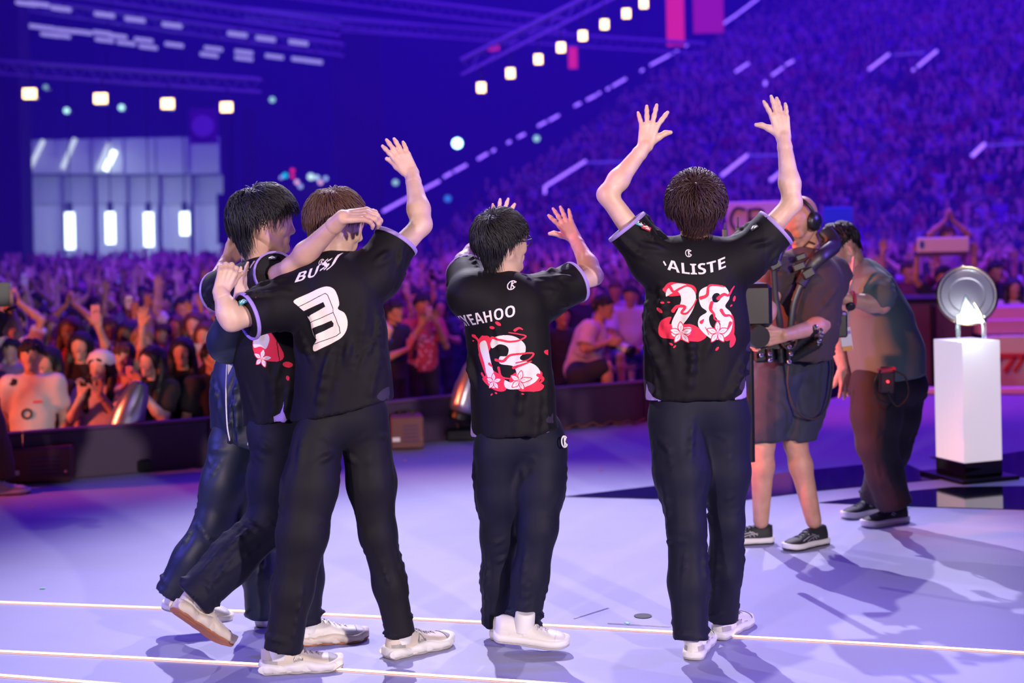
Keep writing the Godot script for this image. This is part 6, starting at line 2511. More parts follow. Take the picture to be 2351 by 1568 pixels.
func beam_lamp(px: float, py: float, d: float, top: Vector2, label: String) -> void:
	# moving head with a long silver barrel leaning over its yoke
	var foot := on_floor(px, py)
	foot.y = 0
	var o := base("beam_lamp", foot)
	tag(o, label, "stage lamp", "beam lamps along the barrier")
	var s := st()
	box(s, Vector3(0, 0.045, 0), Vector3(0.34, 0.09, 0.28), Basis(), 0.015)
	put("base_box", s, M.black_plastic, o)
	for sg in [-1.0, 1.0]:
		s = st()
		box(s, Vector3(sg * 0.15, 0.19, 0), Vector3(0.04, 0.24, 0.10), Basis(Vector3.BACK, sg * 0.10), 0.01)
		put("yoke_arm", s, M.black_plastic, o)
	var a := Vector3(-0.05, 0.20, 0.06)
	var b := at(top.x, top.y, -foot.z) - foot
	var dir := (b - a).normalized()
	var long := a.distance_to(b)
	s = st()
	lathe(s, a, dir, [[0.0, 0.085], [0.015, 0.105], [0.06, 0.112], [long * 0.45, 0.112], [long * 0.8, 0.088], [long, 0.055]], 28)
	put("barrel", s, M.brushed, o)
	s = st()
	lathe(s, a - dir * 0.06, dir, [[0.0, 0.080], [0.012, 0.100], [0.020, 0.088], [0.030, 0.102], [0.040, 0.090], [0.062, 0.104]], 28)
	put("cooling_fins", s, M.black_plastic, o)
	s = st()
	lathe(s, b, dir, [[0.0, 0.048], [0.006, 0.040], [0.01, 0.01]], 20)
	put("lens", s, M.black_plastic, o)


func stage_gear() -> void:
	beam_lamp(298, 1078, 9.6, Vector2(322, 880), "silver-barrelled beam lamp leaning on the stage edge beside the brown case")
	beam_lamp(1078, 1006, 10.8, Vector2(1098, 822), "silver-barrelled beam lamp on the stage edge beside the number 13 player")
	# haze machine cases
	for q in [[95, 1104, 0.42, 0.22, 0.30, "reddish brown haze machine case on the stage edge beside the beam lamp"], [934, 1028, 0.24, 0.23, 0.26, "small reddish brown effects case behind the number 3 player"]]:
		var foot := on_floor(q[0], q[1])
		var o := base("effects_case", foot + Vector3(0, 0, -q[4] * 0.5 + 0.12))
		tag(o, q[5], "equipment case")
		var s := st()
		box(s, Vector3(0, q[3] * 0.5 + 0.01, 0), Vector3(q[2], q[3], q[4]), Basis(Vector3.UP, 0.12), 0.012)
		put("case_body", s, M.case_brown, o)
		s = st()
		for k in 5:
			box(s, Basis(Vector3.UP, 0.12) * Vector3(q[2] * 0.1, q[3] * (0.28 + k * 0.12), q[4] * 0.5), Vector3(q[2] * 0.45, 0.012, 0.008), Basis(Vector3.UP, 0.12), 0.002)
		put("vent_slats", s, M.plum, o)
		s = st()
		tube(s, bend([Vector3(-q[2] * 0.2, q[3], 0), Vector3(-q[2] * 0.18, q[3] + 0.04, 0), Vector3(q[2] * 0.18, q[3] + 0.04, 0), Vector3(q[2] * 0.2, q[3], 0)], 4), 0.010, 6)
		put("handle", s, M.black_rubber, o)
		s = st()
		box(s, Basis(Vector3.UP, 0.12) * Vector3(-q[2] * 0.34, q[3] * 0.35, q[4] * 0.5), Vector3(0.055, 0.03, 0.006), Basis(Vector3.UP, 0.12), 0.001)
		put("name_plate", s, M.paper, o)
		s = st()
		lathe(s, Basis(Vector3.UP, 0.12) * Vector3(q[2] * 0.42, q[3] * 0.35, q[4] * 0.5), Vector3.BACK, [[0.0, 0.012], [0.008, 0.012]], 10)
		put("knob", s, M.gold, o)
	# cables heaped by the barrier
	rng.seed = 77
	var spots := [[1450, 958, "coil of cable heaped against the barrier beside player 28"], [1020, 1004, "loop of cable standing up beside the beam lamp near player 13"]]
	for i in 2:
		var c := on_floor(spots[i][0], spots[i][1])
		var s := st()
		for k in 3:
			var pts := []
			for j in 7:
				pts.append(c + Vector3(rng.randf_range(-0.16, 0.16), rng.randf_range(0.01, 0.15) if j % 2 else 0.012, rng.randf_range(0.02, 0.14)))
			tube(s, bend(pts, 5), 0.010, 6)
		tag(put("cable_heap", s, M.amber_lit_rubber), spots[i][2], "cable")
	var s3 := st()
	var run := []
	for k in 24:
		var px := lerpf(1180, 1480, k / 23.0)
		run.append(on_floor(px, lerpf(995, 971, k / 23.0) + rng.randf_range(-1, 3)) + Vector3(0, 0.012 + 0.012 * (k % 3), 0.02))
	tube(s3, bend(run, 2), 0.010, 6)
	tag(put("cable_run", s3, M.amber_lit_rubber), "cable lying along the foot of the barrier between players 13 and 28", "cable")
	# small upright lamp unit among the cables
	var f := on_floor(1478, 962)
	var u := base("floor_lamp_unit", f)
	tag(u, "small black floor fixture with a red glowing lamp beside player 28", "stage lamp")
	var s4 := st()
	box(s4, Vector3(0, 0.03, 0), Vector3(0.14, 0.06, 0.12), Basis(), 0.01)
	box(s4, Vector3(0, 0.12, 0), Vector3(0.05, 0.16, 0.05), Basis(), 0.01)
	put("housing", s4, M.black_plastic, u)
	s4 = st()
	lathe(s4, Vector3(0.0, 0.185, 0.03), Vector3(0.2, 0.2, 1), [[0.0, 0.025], [0.012, 0.025], [0.016, 0.015]], 14)
	put("red_lamp", s4, M.red_led, u)
	s4 = st()
	lathe(s4, Vector3(0.03, 0.06, 0.06), Vector3.BACK, [[0.0, 0.016], [0.01, 0.016]], 12)
	put("orange_lamp", s4, M.orange_led, u)
	# small orange indicator on the deck by the haze machine
	s4 = st()
	lathe(s4, on_floor(179, 1083) + Vector3(0, 0.0, 0), Vector3.UP, [[0.0, 0.018], [0.014, 0.018], [0.024, 0.010]], 12)
	tag(put("indicator_lamp", s4, M.orange_led), "tiny orange indicator lamp on the deck beside the brown case", "lamp")
	# desk beyond the trophy: black counter, white table with red print
	var dk := base("presenter_desk", at(2300, 880, 14.6) * Vector3(1, 0, 1))
	tag(dk, "white and pink presenter desk with red slanted print behind the trophy", "desk")
	var r := dk.position
	panel("front_board", 2262, 772, 2460, 890, 14.6, 0.08, M.paper, dk, r)
	panel("upper_roll", 2248, 736, 2460, 764, 14.7, 0.5, M.pink_cloth, dk, r)
	panel("lower_roll", 2252, 706, 2460, 732, 14.9, 0.5, M.pink_cloth, dk, r)
	for q in [[2280, 818, 2352, 818, 14], [2296, 822, 2276, 852, 11], [2330, 822, 2308, 852, 11], [2352, 820, 2330, 852, 10]]:
		s4 = st()
		var a := at(q[0], q[1], 14.58) - r
		var b := at(q[2], q[3], 14.58) - r
		var dir := (b - a).normalized()
		var wide: float = q[4] / FPX * 14.6
		box(s4, (a + b) * 0.5, Vector3(a.distance_to(b) + wide * 0.4, wide, 0.012), Basis(dir, Vector3.BACK.cross(dir), Vector3.BACK), 0.002)
		put("red_letter_stroke", s4, M.red_print, dk)
	var ct := base("black_counter", at(2130, 880, 14.8) * Vector3(1, 0, 1))
	tag(ct, "tall matt black counter between the crew member and the presenter desk", "counter")
	panel("front", 2078, 692, 2236, 884, 14.8, 0.6, M.plum, ct, ct.position)
	panel("top", 2074, 684, 2238, 692, 14.75, 0.7, M.black_plastic, ct, ct.position)
	panel("post", 2140, 700, 2150, 884, 14.7, 0.1, M.black_metal, ct, ct.position)


# ---------------------------------------------------------------- the crowd
var crowd := []          # prototypes: one dictionary of meshes per pose
const STYLES := ["clapping", "phone at the eyes", "phone held high", "both arms raised", "hands clasped overhead", "arms down"]


func crowd_pose(i: int) -> Dictionary:
	# local frame: feet at the origin, facing +z
	var J := {
		"head": Vector3(0, 1.60, 0.02), "hf": Vector3(0, 0.05, 1), "hu": Vector3.UP, "neck": Vector3(0, 1.44, -0.01), "back": Vector3(0, 0, -1),
		"sl": Vector3(-0.17, 1.38, 0), "sr": Vector3(0.17, 1.38, 0), "hl": Vector3(-0.09, 0.92, 0), "hr": Vector3(0.09, 0.92, 0),
		"kl": Vector3(-0.10, 0.48, 0.02), "kr": Vector3(0.10, 0.48, 0.02), "al": Vector3(-0.10, 0.09, -0.02), "ar": Vector3(0.10, 0.09, -0.02)}
	match i:
		0:
			J.merge({"el": Vector3(-0.24, 1.12, 0.08), "er": Vector3(0.24, 1.12, 0.08), "wl": Vector3(-0.05, 1.22, 0.27), "wr": Vector3(0.05, 1.22, 0.27), "dl": Vector3(0.25, 0.9, 0.2), "dr": Vector3(-0.25, 0.9, 0.2)})
		1:
			J.merge({"el": Vector3(-0.23, 1.15, 0.14), "er": Vector3(0.23, 1.15, 0.14), "wl": Vector3(-0.07, 1.40, 0.26), "wr": Vector3(0.09, 1.42, 0.28), "dl": Vector3(0.1, 1, 0.1), "dr": Vector3(-0.1, 1, 0.0)})
		2:
			J.merge({"el": Vector3(-0.25, 1.10, 0.03), "er": Vector3(0.26, 1.55, 0.14), "wl": Vector3(-0.14, 1.05, 0.24), "wr": Vector3(0.20, 1.78, 0.24), "dl": Vector3(0.6, 0.1, 0.8), "dr": Vector3(-0.1, 1, 0.0)})
		3:
			J.merge({"el": Vector3(-0.34, 1.58, 0.05), "er": Vector3(0.34, 1.58, 0.05), "wl": Vector3(-0.32, 1.84, 0.08), "wr": Vector3(0.34, 1.83, 0.08), "dl": Vector3(0.05, 1, 0.05), "dr": Vector3(-0.05, 1, 0.05)})
		4:
			J.merge({"el": Vector3(-0.25, 1.62, 0.08), "er": Vector3(0.25, 1.62, 0.08), "wl": Vector3(-0.045, 1.80, 0.10), "wr": Vector3(0.045, 1.80, 0.10), "dl": Vector3(0.15, 1, 0.05), "dr": Vector3(-0.15, 1, 0.05)})
		5:
			J.merge({"el": Vector3(-0.23, 1.10, -0.03), "er": Vector3(0.23, 1.10, -0.03), "wl": Vector3(-0.24, 0.86, 0.08), "wr": Vector3(0.24, 0.86, 0.08), "dl": Vector3(0, -1, 0.2), "dr": Vector3(0, -1, 0.2)})
	return J


func crowd_prototypes() -> void:
	for i in 6:
		var J := crowd_pose(i)
		var h := Shape.new(0.016)
		head(h, J.head, J.hf, J.hu)
		h.cap(J.head - J.hu * 0.05, J.neck, 0.05, 0.055)
		var hands := Shape.new(0.008)
		var high: bool = i in [3]
		var curl := [0.1, 0.1, 0.1, 0.12] if i in [0, 3] else [0.45, 0.45, 0.45, 0.45]
		for s in ["l", "r"]:
			var sg := -1.0 if s == "l" else 1.0
			var th := Vector3(-sg, 0.2, 0.2) if i != 5 else Vector3(0, 0, 1)
			var bk := Vector3(sg, 0, 0.2) if i in [0, 4, 5] else Vector3(0, 0.2, -1)
			if i == 0 or i == 4:
				th = Vector3(0, 0.3, -1)
			wrist_part(hands, J["e" + s], J["w" + s])
			hand(hands, J["w" + s], J["d" + s], th, bk, [0.2, 0.05, -0.08, -0.22] if high else [0.05, 0, -0.03, -0.08], curl, 0.7, 1.0, 0.2)
		var body := MeshInstance3D.new()
		surface_job(body, [[body_of(J), 0.017], [h, 0.0085], [hands, 0.0062]], [null])
		var tee := Shape.new(0.045)
		tee.chain([Vector3(0, 1.30, 0), Vector3(0, 1.12, 0.01), Vector3(0, 0.84, 0.01)], [0.165, 0.155, 0.172], J.back, 1.45)
		for s in ["l", "r"]:
			var a: Vector3 = J["s" + s]
			var e: Vector3 = J["e" + s]
			tee.cap(J.neck - Vector3(0, 0.045, 0), a, 0.062, 0.072)
			tee.cap(a, a.lerp(e, 0.85 if i in [2, 3, 4] else 0.5), 0.074, 0.078)
			if i in [2, 3, 4] and e.y > a.y:
				tee.cut(a.lerp(e, 0.68), e - a, 0.18)
		tee.cut(Vector3(0, 0.88, 0), Vector3.DOWN, 0.36)
		tee.tide = folds(0.009, Vector3(6, 5, 6), 0.006, Vector3(8, 5, 8))
		var shirt := MeshInstance3D.new()
		surface_job(shirt, [[tee, 0.016]], [null])
		var tr := Shape.new(0.03)
		tr.cap(Vector3(-0.05, 0.92, 0), Vector3(0.05, 0.92, 0), 0.115)
		leg_shape(tr, J.hl, J.kl, J.al, [0.095, 0.085, 0.068, 0.064, 0.060])
		leg_shape(tr, J.hr, J.kr, J.ar, [0.095, 0.085, 0.068, 0.064, 0.060])
		var legs := MeshInstance3D.new()
		surface_job(legs, [[tr, 0.02]], [null])
		crowd.append({"body": body, "shirt": shirt, "legs": legs, "J": J})
	# hair: short crop and long hair, both on the same head
	var J0 := crowd_pose(5)
	var keep := Node3D.new()
	crowd[0].short = hair(keep, J0.head, J0.hf, J0.hu, null, {"n": 240, "len": 0.075, "nape": -0.6, "side": -0.15, "fringe": 0.2, "puff": 0.014, "wide": 0.013, "seed": 41, "mess": 0.2})
	var lh := Shape.new(0.03)
	lh.cap(J0.head + Vector3(0, 0.04, -0.02), J0.head + Vector3(0, 0.03, 0.01), 0.103, 0.098)
	for sg in [-1.0, 1.0]:
		lh.chain([J0.head + Vector3(sg * 0.075, 0.02, -0.015), J0.head + Vector3(sg * 0.092, -0.10, -0.005), J0.head + Vector3(sg * 0.10, -0.22, 0.05), J0.head + Vector3(sg * 0.09, -0.34, 0.09)], [0.040, 0.036, 0.036, 0.022])
		lh.chain([J0.head + Vector3(sg * 0.03, 0.0, -0.08), J0.head + Vector3(sg * 0.04, -0.22, -0.08), J0.head + Vector3(sg * 0.05, -0.34, -0.10)], [0.055, 0.055, 0.035])
	lh.cut(J0.head + Vector3(0, 0.035, 0.075), Vector3(0, -0.55, 1), 0.10)
	lh.tide = folds(0.006, Vector3(30, 4, 30))
	var long := MeshInstance3D.new()
	surface_job(long, [[lh, 0.011]], [null])
	crowd[0].long = long
	# shoe pair is shared
	crowd[0].keep = keep


func piece(called: String, src: MeshInstance3D, m: Material, parent: Node3D) -> MeshInstance3D:
	var o := MeshInstance3D.new()
	o.name = called
	o.mesh = src.mesh
	o.material_override = m
	parent.add_child(o, true)
	return o


func spectator(where: Vector3, yaw: float, pose: int, tint: int, hair_kind: int, skin: int, zone: String, scale := 1.0, own_label := "") -> MeshInstance3D:
	var proto: Dictionary = crowd[pose]
	var p := MeshInstance3D.new()
	p.name = numbered("person")
	p.mesh = proto.body.mesh
	p.material_override = [M.skin, M.skin_pale, M.skin_tan, M.skin_dark][skin]
	add_child(p)
	taken_spots.append(where)
	p.transform = Transform3D(Basis(Vector3.UP, yaw).scaled(Vector3.ONE * scale), where)
	piece("t_shirt", proto.shirt, M.tees[tint][0], p)
	piece("trousers", proto.legs, M.jeans, p)
	var hm: Material = [M.hair_black, M.hair_dark_brown, M.hair_brown, M.hair_fair][hair_kind % 4]
	piece("hair", crowd[0].long if hair_kind >= 4 else crowd[0].short, hm, p)
	var label := "spectator in %s T-shirt, %s %s hair, %s, %s" % [M.tees[tint][1], "long" if hair_kind >= 4 else "short", ["black", "dark brown", "brown", "fair"][hair_kind % 4], STYLES[pose], zone]
	tag(p, own_label if own_label else label, "person", "spectators " + zone)
	if pose in [1, 2]:
		var J: Dictionary = proto.J
		var c: Vector3 = (J.wl + J.wr) * 0.5 + Vector3(0, 0.11, 0.02) if pose == 1 else J.wr + Vector3(-0.02, 0.12, 0.03)
		var s := st()
		box(s, Vector3.ZERO, Vector3(0.075, 0.15, 0.01) if pose == 2 or tint % 2 else Vector3(0.15, 0.075, 0.01), Basis(), 0.003)
		var ph := put("mobile_phone", s, [M.phone_white, M.black_plastic, M.phone_pink][(tint + hair_kind) % 3])
		ph.transform = p.transform * Transform3D(Basis(), c)
		tag(ph, "%s mobile phone held up by a spectator, %s" % [["pale", "black", "pink"][(tint + hair_kind) % 3], zone], "phone", "phones " + zone)
	return p


func sign_board(called: String, label: String, x0: float, y0: float, x1: float, y1: float, d: float, m: Material) -> Node3D:
	var o := base(called, at((x0 + x1) * 0.5, (y0 + y1) * 0.5, d))
	tag(o, label, "sign")
	panel("board", x0, y0, x1, y1, d, 0.02, m, o, o.position)
	return o


func crowd_out() -> void:
	rng.seed = 2025
	# people who stand out
	var floor_y := -1.0
	var put_at := func(px: float, head_y: float, d: float, pose: int, tint: int, hk: int, skin: int, label: String, zone: String, yaw := 0.0, k := 1.0) -> MeshInstance3D:
		var top := at(px, head_y, d)
		var sc := k
		return spectator(Vector3(top.x, top.y - 1.72 * sc, top.z), yaw, pose, tint, hk, skin, zone, sc, label)
	var front := "at the barrier"
	var man: MeshInstance3D = put_at.call(72, 782, 11.0, 5, 0, 0, 0, "man in a white and black team jersey with round crest at the barrier", front, 0.15)
	# panels and prints of his jersey
	var s := st()
	box(s, Vector3(-0.135, 1.395, 0.055), Vector3(0.10, 0.075, 0.06), Basis(Vector3.BACK, 0.45), 0.025)
	put("black_shoulder", s, M.black_mesh, man)
	s = st()
	var ring := []
	for k in 17:
		ring.append(Vector3(-0.02 + cos(TAU * k / 16) * 0.035, 1.17 + sin(TAU * k / 16) * 0.035, 0.128))
	tube(s, ring, 0.009, 6)
	put("crest_print", s, M.black_mesh, man)
	s = st()
	box(s, Vector3(0.06, 1.26, 0.122), Vector3(0.07, 0.018, 0.01), Basis(), 0.002)
	put("chest_print", s, M.red_print, man)
	put_at.call(112, 800, 11.6, 5, 7, 4, 0, "", front, -0.2)
	var hat: MeshInstance3D = put_at.call(232, 812, 11.2, 1, 0, 4, 1, "woman in a white top and white knitted hat filming with a phone at the barrier", front, -0.1, 0.95)
	s = st()
	lathe(s, Vector3(0, 1.63, 0.0), Vector3.UP, [[0.0, 0.112], [0.02, 0.118], [0.045, 0.114], [0.09, 0.095], [0.12, 0.05], [0.13, 0.005]], 24)
	put("knitted_hat", s, M.white_cloth, hat)
	s = st()
	box(s, Vector3(-0.22, 1.20, 0.13), Vector3(0.12, 0.05, 0.12), Basis(), 0.02)
	put("red_wrap", s, M.wristband, hat)
	put_at.call(185, 765, 12.4, 2, 7, 4, 0, "", front, 0.1)
	put_at.call(352, 798, 11.3, 1, 7, 4, 1, "woman in black with long hair filming the stage, standing beside the silver beam lamp", front, -0.5, 0.97)
	put_at.call(418, 778, 11.8, 3, 7, 4, 0, "long-haired woman in black with both arms up just behind the barrier", front, 0.1, 0.97)
	put_at.call(488, 785, 11.4, 5, 7, 0, 2, "man in a dark T-shirt with gold print standing right beside the jacketed player", front, 0.6, 1.0)
	put_at.call(285, 790, 12.0, 5, 10, 2, 0, "", front, 0.0)
	# photographers' pit
	var pit := "in the photographers' pit"
	var fl: MeshInstance3D = put_at.call(968, 676, 15.6, 1, 11, 0, 2, "person in a red floral shirt photographing with a phone in the pit", pit, 0.3, 1.0)
	s = st()
	rng.seed = 5
	for k in 60:
		var a := rng.randf_range(0, PI)
		var y := rng.randf_range(0.9, 1.35)
		var c := Vector3(cos(a) * 0.168, y, sin(a) * 0.125)
		box(s, c, Vector3(0.03, 0.03, 0.012), Basis(Vector3.UP, PI / 2 - a), 0.006)
	put("flower_print", s, M.pink_cloth, fl)
	kneeling_photographer()
	seated("bearded man in a lavender T-shirt and shorts sitting on the pit edge", 1446, 655, 17.0, 6, 0, 2)
	seated("man in a mauve T-shirt sitting in the pit behind the kneeling photographer", 1412, 645, 18.0, 5, 2, 2)
	put_at.call(900, 690, 14.8, 0, 7, 0, 2, "photographer in a dark jacket partly behind the number 3 player in the pit", pit, 0.9, 0.98)
	put_at.call(1290, 700, 15.5, 5, 7, 0, 2, "", pit, 0.2)
	# far side of the stage: sign holders
	var right := "beyond the trophy"
	put_at.call(2174, 520, 19.0, 4, 5, 2, 2, "tall man clapping with hands clasped high above the white sign", right, 0.0, 1.05)
	put_at.call(2165, 612, 16.5, 3, 7, 0, 2, "spectator holding the white box-shaped sign above the head", right, 0.0, 1.0)
	put_at.call(2085, 600, 17.6, 3, 3, 1, 2, "", right, -0.1)
	put_at.call(2284, 600, 17.4, 5, 7, 0, 2, "", right, 0.1)
	put_at.call(2325, 640, 16.4, 5, 0, 4, 2, "woman in a pale top standing behind the presenter desk", right, 0.0, 0.95)
	put_at.call(2262, 640, 17.0, 5, 7, 0, 1, "", right, 0.0)
	put_at.call(1730, 560, 18.5, 3, 4, 1, 2, "spectator holding up the large white sign with black letters", "beyond the stage", 0.0, 1.0)
	var sg := sign_board("white_box_sign", "white box-shaped sign with a pale blue square held above the crowd", 2106, 546, 2226, 578, 16.2, M.paper)
	panel("dark_underside", 2108, 578, 2222, 586, 16.2, 0.2, M.plum, sg, sg.position)
	panel("blue_print", 2112, 554, 2122, 570, 16.18, 0.01, M.blue_print, sg, sg.position)
	var ws := sign_board("white_letter_sign", "large white sign with black painted letters held up behind player 28", 1668, 464, 1810, 590, 18.25, M.paper)
	for q in [[[1712, 482], [1692, 478], [1680, 492], [1678, 512], [1690, 528], [1704, 528]], [[1720, 480], [1720, 528]], [[1722, 482], [1744, 480], [1752, 490], [1740, 502], [1724, 504]]]:
		var pts := []
		for e in q:
			pts.append(at(e[0], e[1], 18.24) - ws.position)
		s = st()
		tube(s, bend(pts, 4), 0.021, 6)
		put("letter_stroke", s, M.black_mesh, ws)
	var bl := sign_board("blue_flag", "blue cloth flag held up behind the camera operator", 1888, 476, 1962, 512, 20.0, M.blue_print)
	panel("pole", 1922, 512, 1925, 944, 20.02, 0.02, M.black_metal, bl, bl.position)
	bl.rotate_y(0.2)
	# everyone else on the hall floor
	rng.seed = 99
	var places := []
	var z := 11.4
	while z < 57.0:
		var step := 0.62
		var x := -0.40 * z
		while x < 0.44 * z:
			var px := x / z * FPX + CX
			var from := 11.2
			if px > 510 and px < 880:
				from = 13.0
			elif px >= 880 and px < 1510:
				from = 19.0
			elif px >= 1510 and px < 2060:
				from = 18.0
			elif px >= 2060:
				from = 17.6
			var pos := Vector3(x + rng.randf_range(-0.16, 0.16), floor_y, -z + rng.randf_range(-0.2, 0.2))
			var into := (pos - stand_corner).dot(stand_up)
			if z > from and into < -1.2:
				var busy := false
				if z < 24.0:
					for q in taken_spots:
						if Vector2(q.x - pos.x, q.z - pos.z).length() < 0.56:
							busy = true
				if not busy:
					places.append(pos)
					if z < 24.0:
						taken_spots.append(pos)
			x += step * rng.randf_range(0.9, 1.15)
		z += 0.85 if z < 30.0 else 1.1
	var far := []
	var count := 0
	for pos in places:
		var px: float = pos.x / -pos.z * FPX + CX
		var seen: bool = px > -60 and px < 2400
		var pose: int = [0, 1, 2, 3, 4, 5, 0, 2, 3][rng.randi() % 9]
		if -pos.z < 15.0 and pose in [3]:
			pose = 0
		var tint: int = [0, 1, 2, 3, 4, 5, 6, 7, 7, 8, 9, 10, 7, 2, 8, 3, 7][rng.randi() % 17]
		var hk: int = [0, 0, 0, 1, 1, 2, 3, 4, 4, 5, 6][rng.randi() % 11]
		var sk: int = [0, 0, 1, 2, 2, 3][rng.randi() % 6]
		var yaw := rng.randf_range(-0.35, 0.35) + atan2(-pos.x, -pos.z) * 0.7
		var k := rng.randf_range(0.93, 1.07)
		if seen and count < 255:
			count += 1
			var zone := "crowd behind barrier" if px < 900 else ("crowd beyond pit" if px < 1520 else "crowd beyond trophy")
			spectator(pos, yaw, pose, tint, hk, sk, zone, k)
		elif px > -150 and px < 2500:
			far.append([Transform3D(Basis(Vector3.UP, yaw).scaled(Vector3.ONE * k), pos), pose, tint, hk, sk])
	# the grandstand
	for j in 40:
		var x := 0.5
		while x < 46.0:
			var c := stand_corner + stand_up * (j * TREAD + 0.45) + stand_row * x + Vector3(0, j * RISE + 0.02, 0)
			var px: float = c.x / -c.z * FPX + CX
			if px > 700 and px < 2480 and rng.randf() < 0.93:
				var pose: int = [0, 1, 2, 3, 4, 5, 0, 3, 3, 2][rng.randi() % 10]
				far.append([Transform3D(Basis(Vector3.UP, -0.5 + rng.randf_range(-0.3, 0.3)).scaled(Vector3.ONE * rng.randf_range(0.92, 1.05)), c), pose, [1, 2, 2, 3, 5, 5, 7, 8, 8, 9, 10, 2][rng.randi() % 12], rng.randi() % 7, rng.randi() % 4])
			x += 0.60 * rng.randf_range(0.9, 1.1)
	var mass := base("distant_crowd", Vector3.ZERO)
	tag(mass, "dense mass of cheering spectators filling the hall floor and the grandstand", "crowd", "", "stuff")
	var skins := [Color(0.60, 0.35, 0.26), Color(0.68, 0.42, 0.33), Color(0.46, 0.24, 0.16), Color(0.20, 0.10, 0.065)]
	var hairs := [Color(0.012, 0.010, 0.014), Color(0.045, 0.016, 0.012), Color(0.10, 0.04, 0.022), Color(0.34, 0.19, 0.08)]
	for pose in 6:
		var some := far.filter(func(e): return e[1] == pose)
		multi("people", crowd[pose].body.mesh, some, func(e): return skins[e[4]], mass)
		multi("shirts", crowd[pose].shirt.mesh, some, func(e): return M.tees[e[2]][2], mass)
		multi("trousers", crowd[pose].legs.mesh, some, func(e): return Color(0.03, 0.03, 0.05), mass)
	multi("cropped_hair", crowd[0].short.mesh, far.filter(func(e): return e[3] < 4), func(e): return hairs[e[3] % 4], mass)
	multi("long_hair", crowd[0].long.mesh, far.filter(func(e): return e[3] >= 4), func(e): return hairs[e[3] % 4], mass)
	print("crowd: ", count, " individuals, ", far.size(), " in the mass")
	crowd[0].keep.queue_free()
	for c in crowd:
		for key in ["body", "shirt", "legs"]:
			c[key].free()
	crowd[0].long.free()


var taken_spots := []


func multi(called: String, mesh: Mesh, list: Array, tint: Callable, parent: Node3D) -> void:
	if list.is_empty():
		return
	var mm := MultiMesh.new()
	mm.transform_format = MultiMesh.TRANSFORM_3D
	mm.use_colors = true
	mm.mesh = mesh
	mm.instance_count = list.size()
	for i in list.size():
		mm.set_instance_transform(i, list[i][0])
		mm.set_instance_color(i, tint.call(list[i]))
	var o := MultiMeshInstance3D.new()
	o.name = called
	o.multimesh = mm
	o.material_override = M.tinted
	parent.add_child(o, true)
	o.set_meta("kind", "stuff")


func kneeling_photographer() -> void:
	var d := 14.2
	var J := {
		"head": at(1384, 706, d), "hf": Vector3(0.92, -0.12, 0.2), "hu": Vector3(0.1, 1, 0), "neck": at(1370, 742, d), "back": Vector3(-0.9, 0.2, 0.1),
		"sl": at(1352, 756, d - 0.2), "sr": at(1362, 756, d + 0.2), "el": at(1340, 802, d - 0.3), "er": at(1372, 800, d + 0.3), "wl": at(1394, 786, d - 0.22), "wr": at(1402, 786, d + 0.1),
		"hl": at(1332, 860, d - 0.12), "hr": at(1334, 860, d + 0.12), "kl": at(1392, 840, d - 0.18), "kr": at(1400, 850, d + 0.2), "al": at(1400, 930, d - 0.18), "ar": at(1330, 930, d + 0.2), "bare": true}
	var hs := Shape.new(0.008)
	wrist_part(hs, J.el, J.wl)
	hand(hs, J.wl, Vector3(1, 0.05, 0.1), Vector3(0, 1, 0), Vector3(0, 0.3, 1), [0.05, 0, 0, -0.05], [0.5, 0.5, 0.5, 0.5])
	wrist_part(hs, J.er, J.wr)
	hand(hs, J.wr, Vector3(1, 0.3, 0.1), Vector3(0, 1, 0), Vector3(0, 0.3, -1), [0.05, 0, 0, -0.05], [0.5, 0.5, 0.5, 0.5])
	var p := figure("kneeling photographer in a pale pink T-shirt holding a camera in the pit", J, M.skin_tan, [[hs, 0.0065]], 1.05)
	hair(p, J.head, J.hf, J.hu, M.hair_black, {"n": 220, "len": 0.05, "seed": 61, "wide": 0.011, "puff": 0.008})
	var sh := Shape.new(0.05)
	sh.chain([at(1356, 775, d), at(1345, 815, d), at(1334, 850, d)], [0.165, 0.165, 0.17])
	for i in 2:
		var a: Vector3 = [J.sl, J.sr][i]
		var e: Vector3 = [J.el, J.er][i]
		sh.cap(J.neck - Vector3(0, 0.05, 0), a, 0.065, 0.08)
		sh.cap(a, e, 0.085, 0.09)
		sh.cut(a.lerp(e, 0.8), e - a, 0.12)
	sh.tide = folds(0.008, Vector3(6, 5, 6), 0.006, Vector3(8, 5, 8))
	surface_job(blank("t_shirt", p), [[sh, 0.014]], [M.tee_pink])
	var t := Shape.new(0.03)
	t.cap(J.hl, J.hr, 0.15)
	t.chain([J.hl, J.kl.lerp(J.hl, 0.15)], [0.115, 0.09])
	t.chain([J.hr, J.kr.lerp(J.hr, 0.15)], [0.115, 0.09])
	surface_job(blank("shorts", p), [[t, 0.016]], [M.shorts])
	var cm := base("photo_camera", at(1412, 790, d))
	tag(cm, "photo camera with a pale lens in the hands of the kneeling photographer", "camera")
	var s := st()
	box(s, Vector3(-0.02, 0, 0), Vector3(0.07, 0.10, 0.14), Basis(), 0.012)
	put("camera_body", s, M.black_plastic, cm)
	s = st()
	lathe(s, Vector3.ZERO, Vector3(0.75, -0.35, 0.55), [[0.0, 0.045], [0.10, 0.05], [0.16, 0.055], [0.17, 0.05]], 20)
	put("lens", s, M.white_leather, cm)
	s = st()
	lathe(s, Vector3(0.75, -0.35, 0.55).normalized() * 0.165, Vector3(0.75, -0.35, 0.55), [[0.0, 0.062], [0.05, 0.066], [0.052, 0.05]], 20)
	put("lens_hood", s, M.black_plastic, cm)


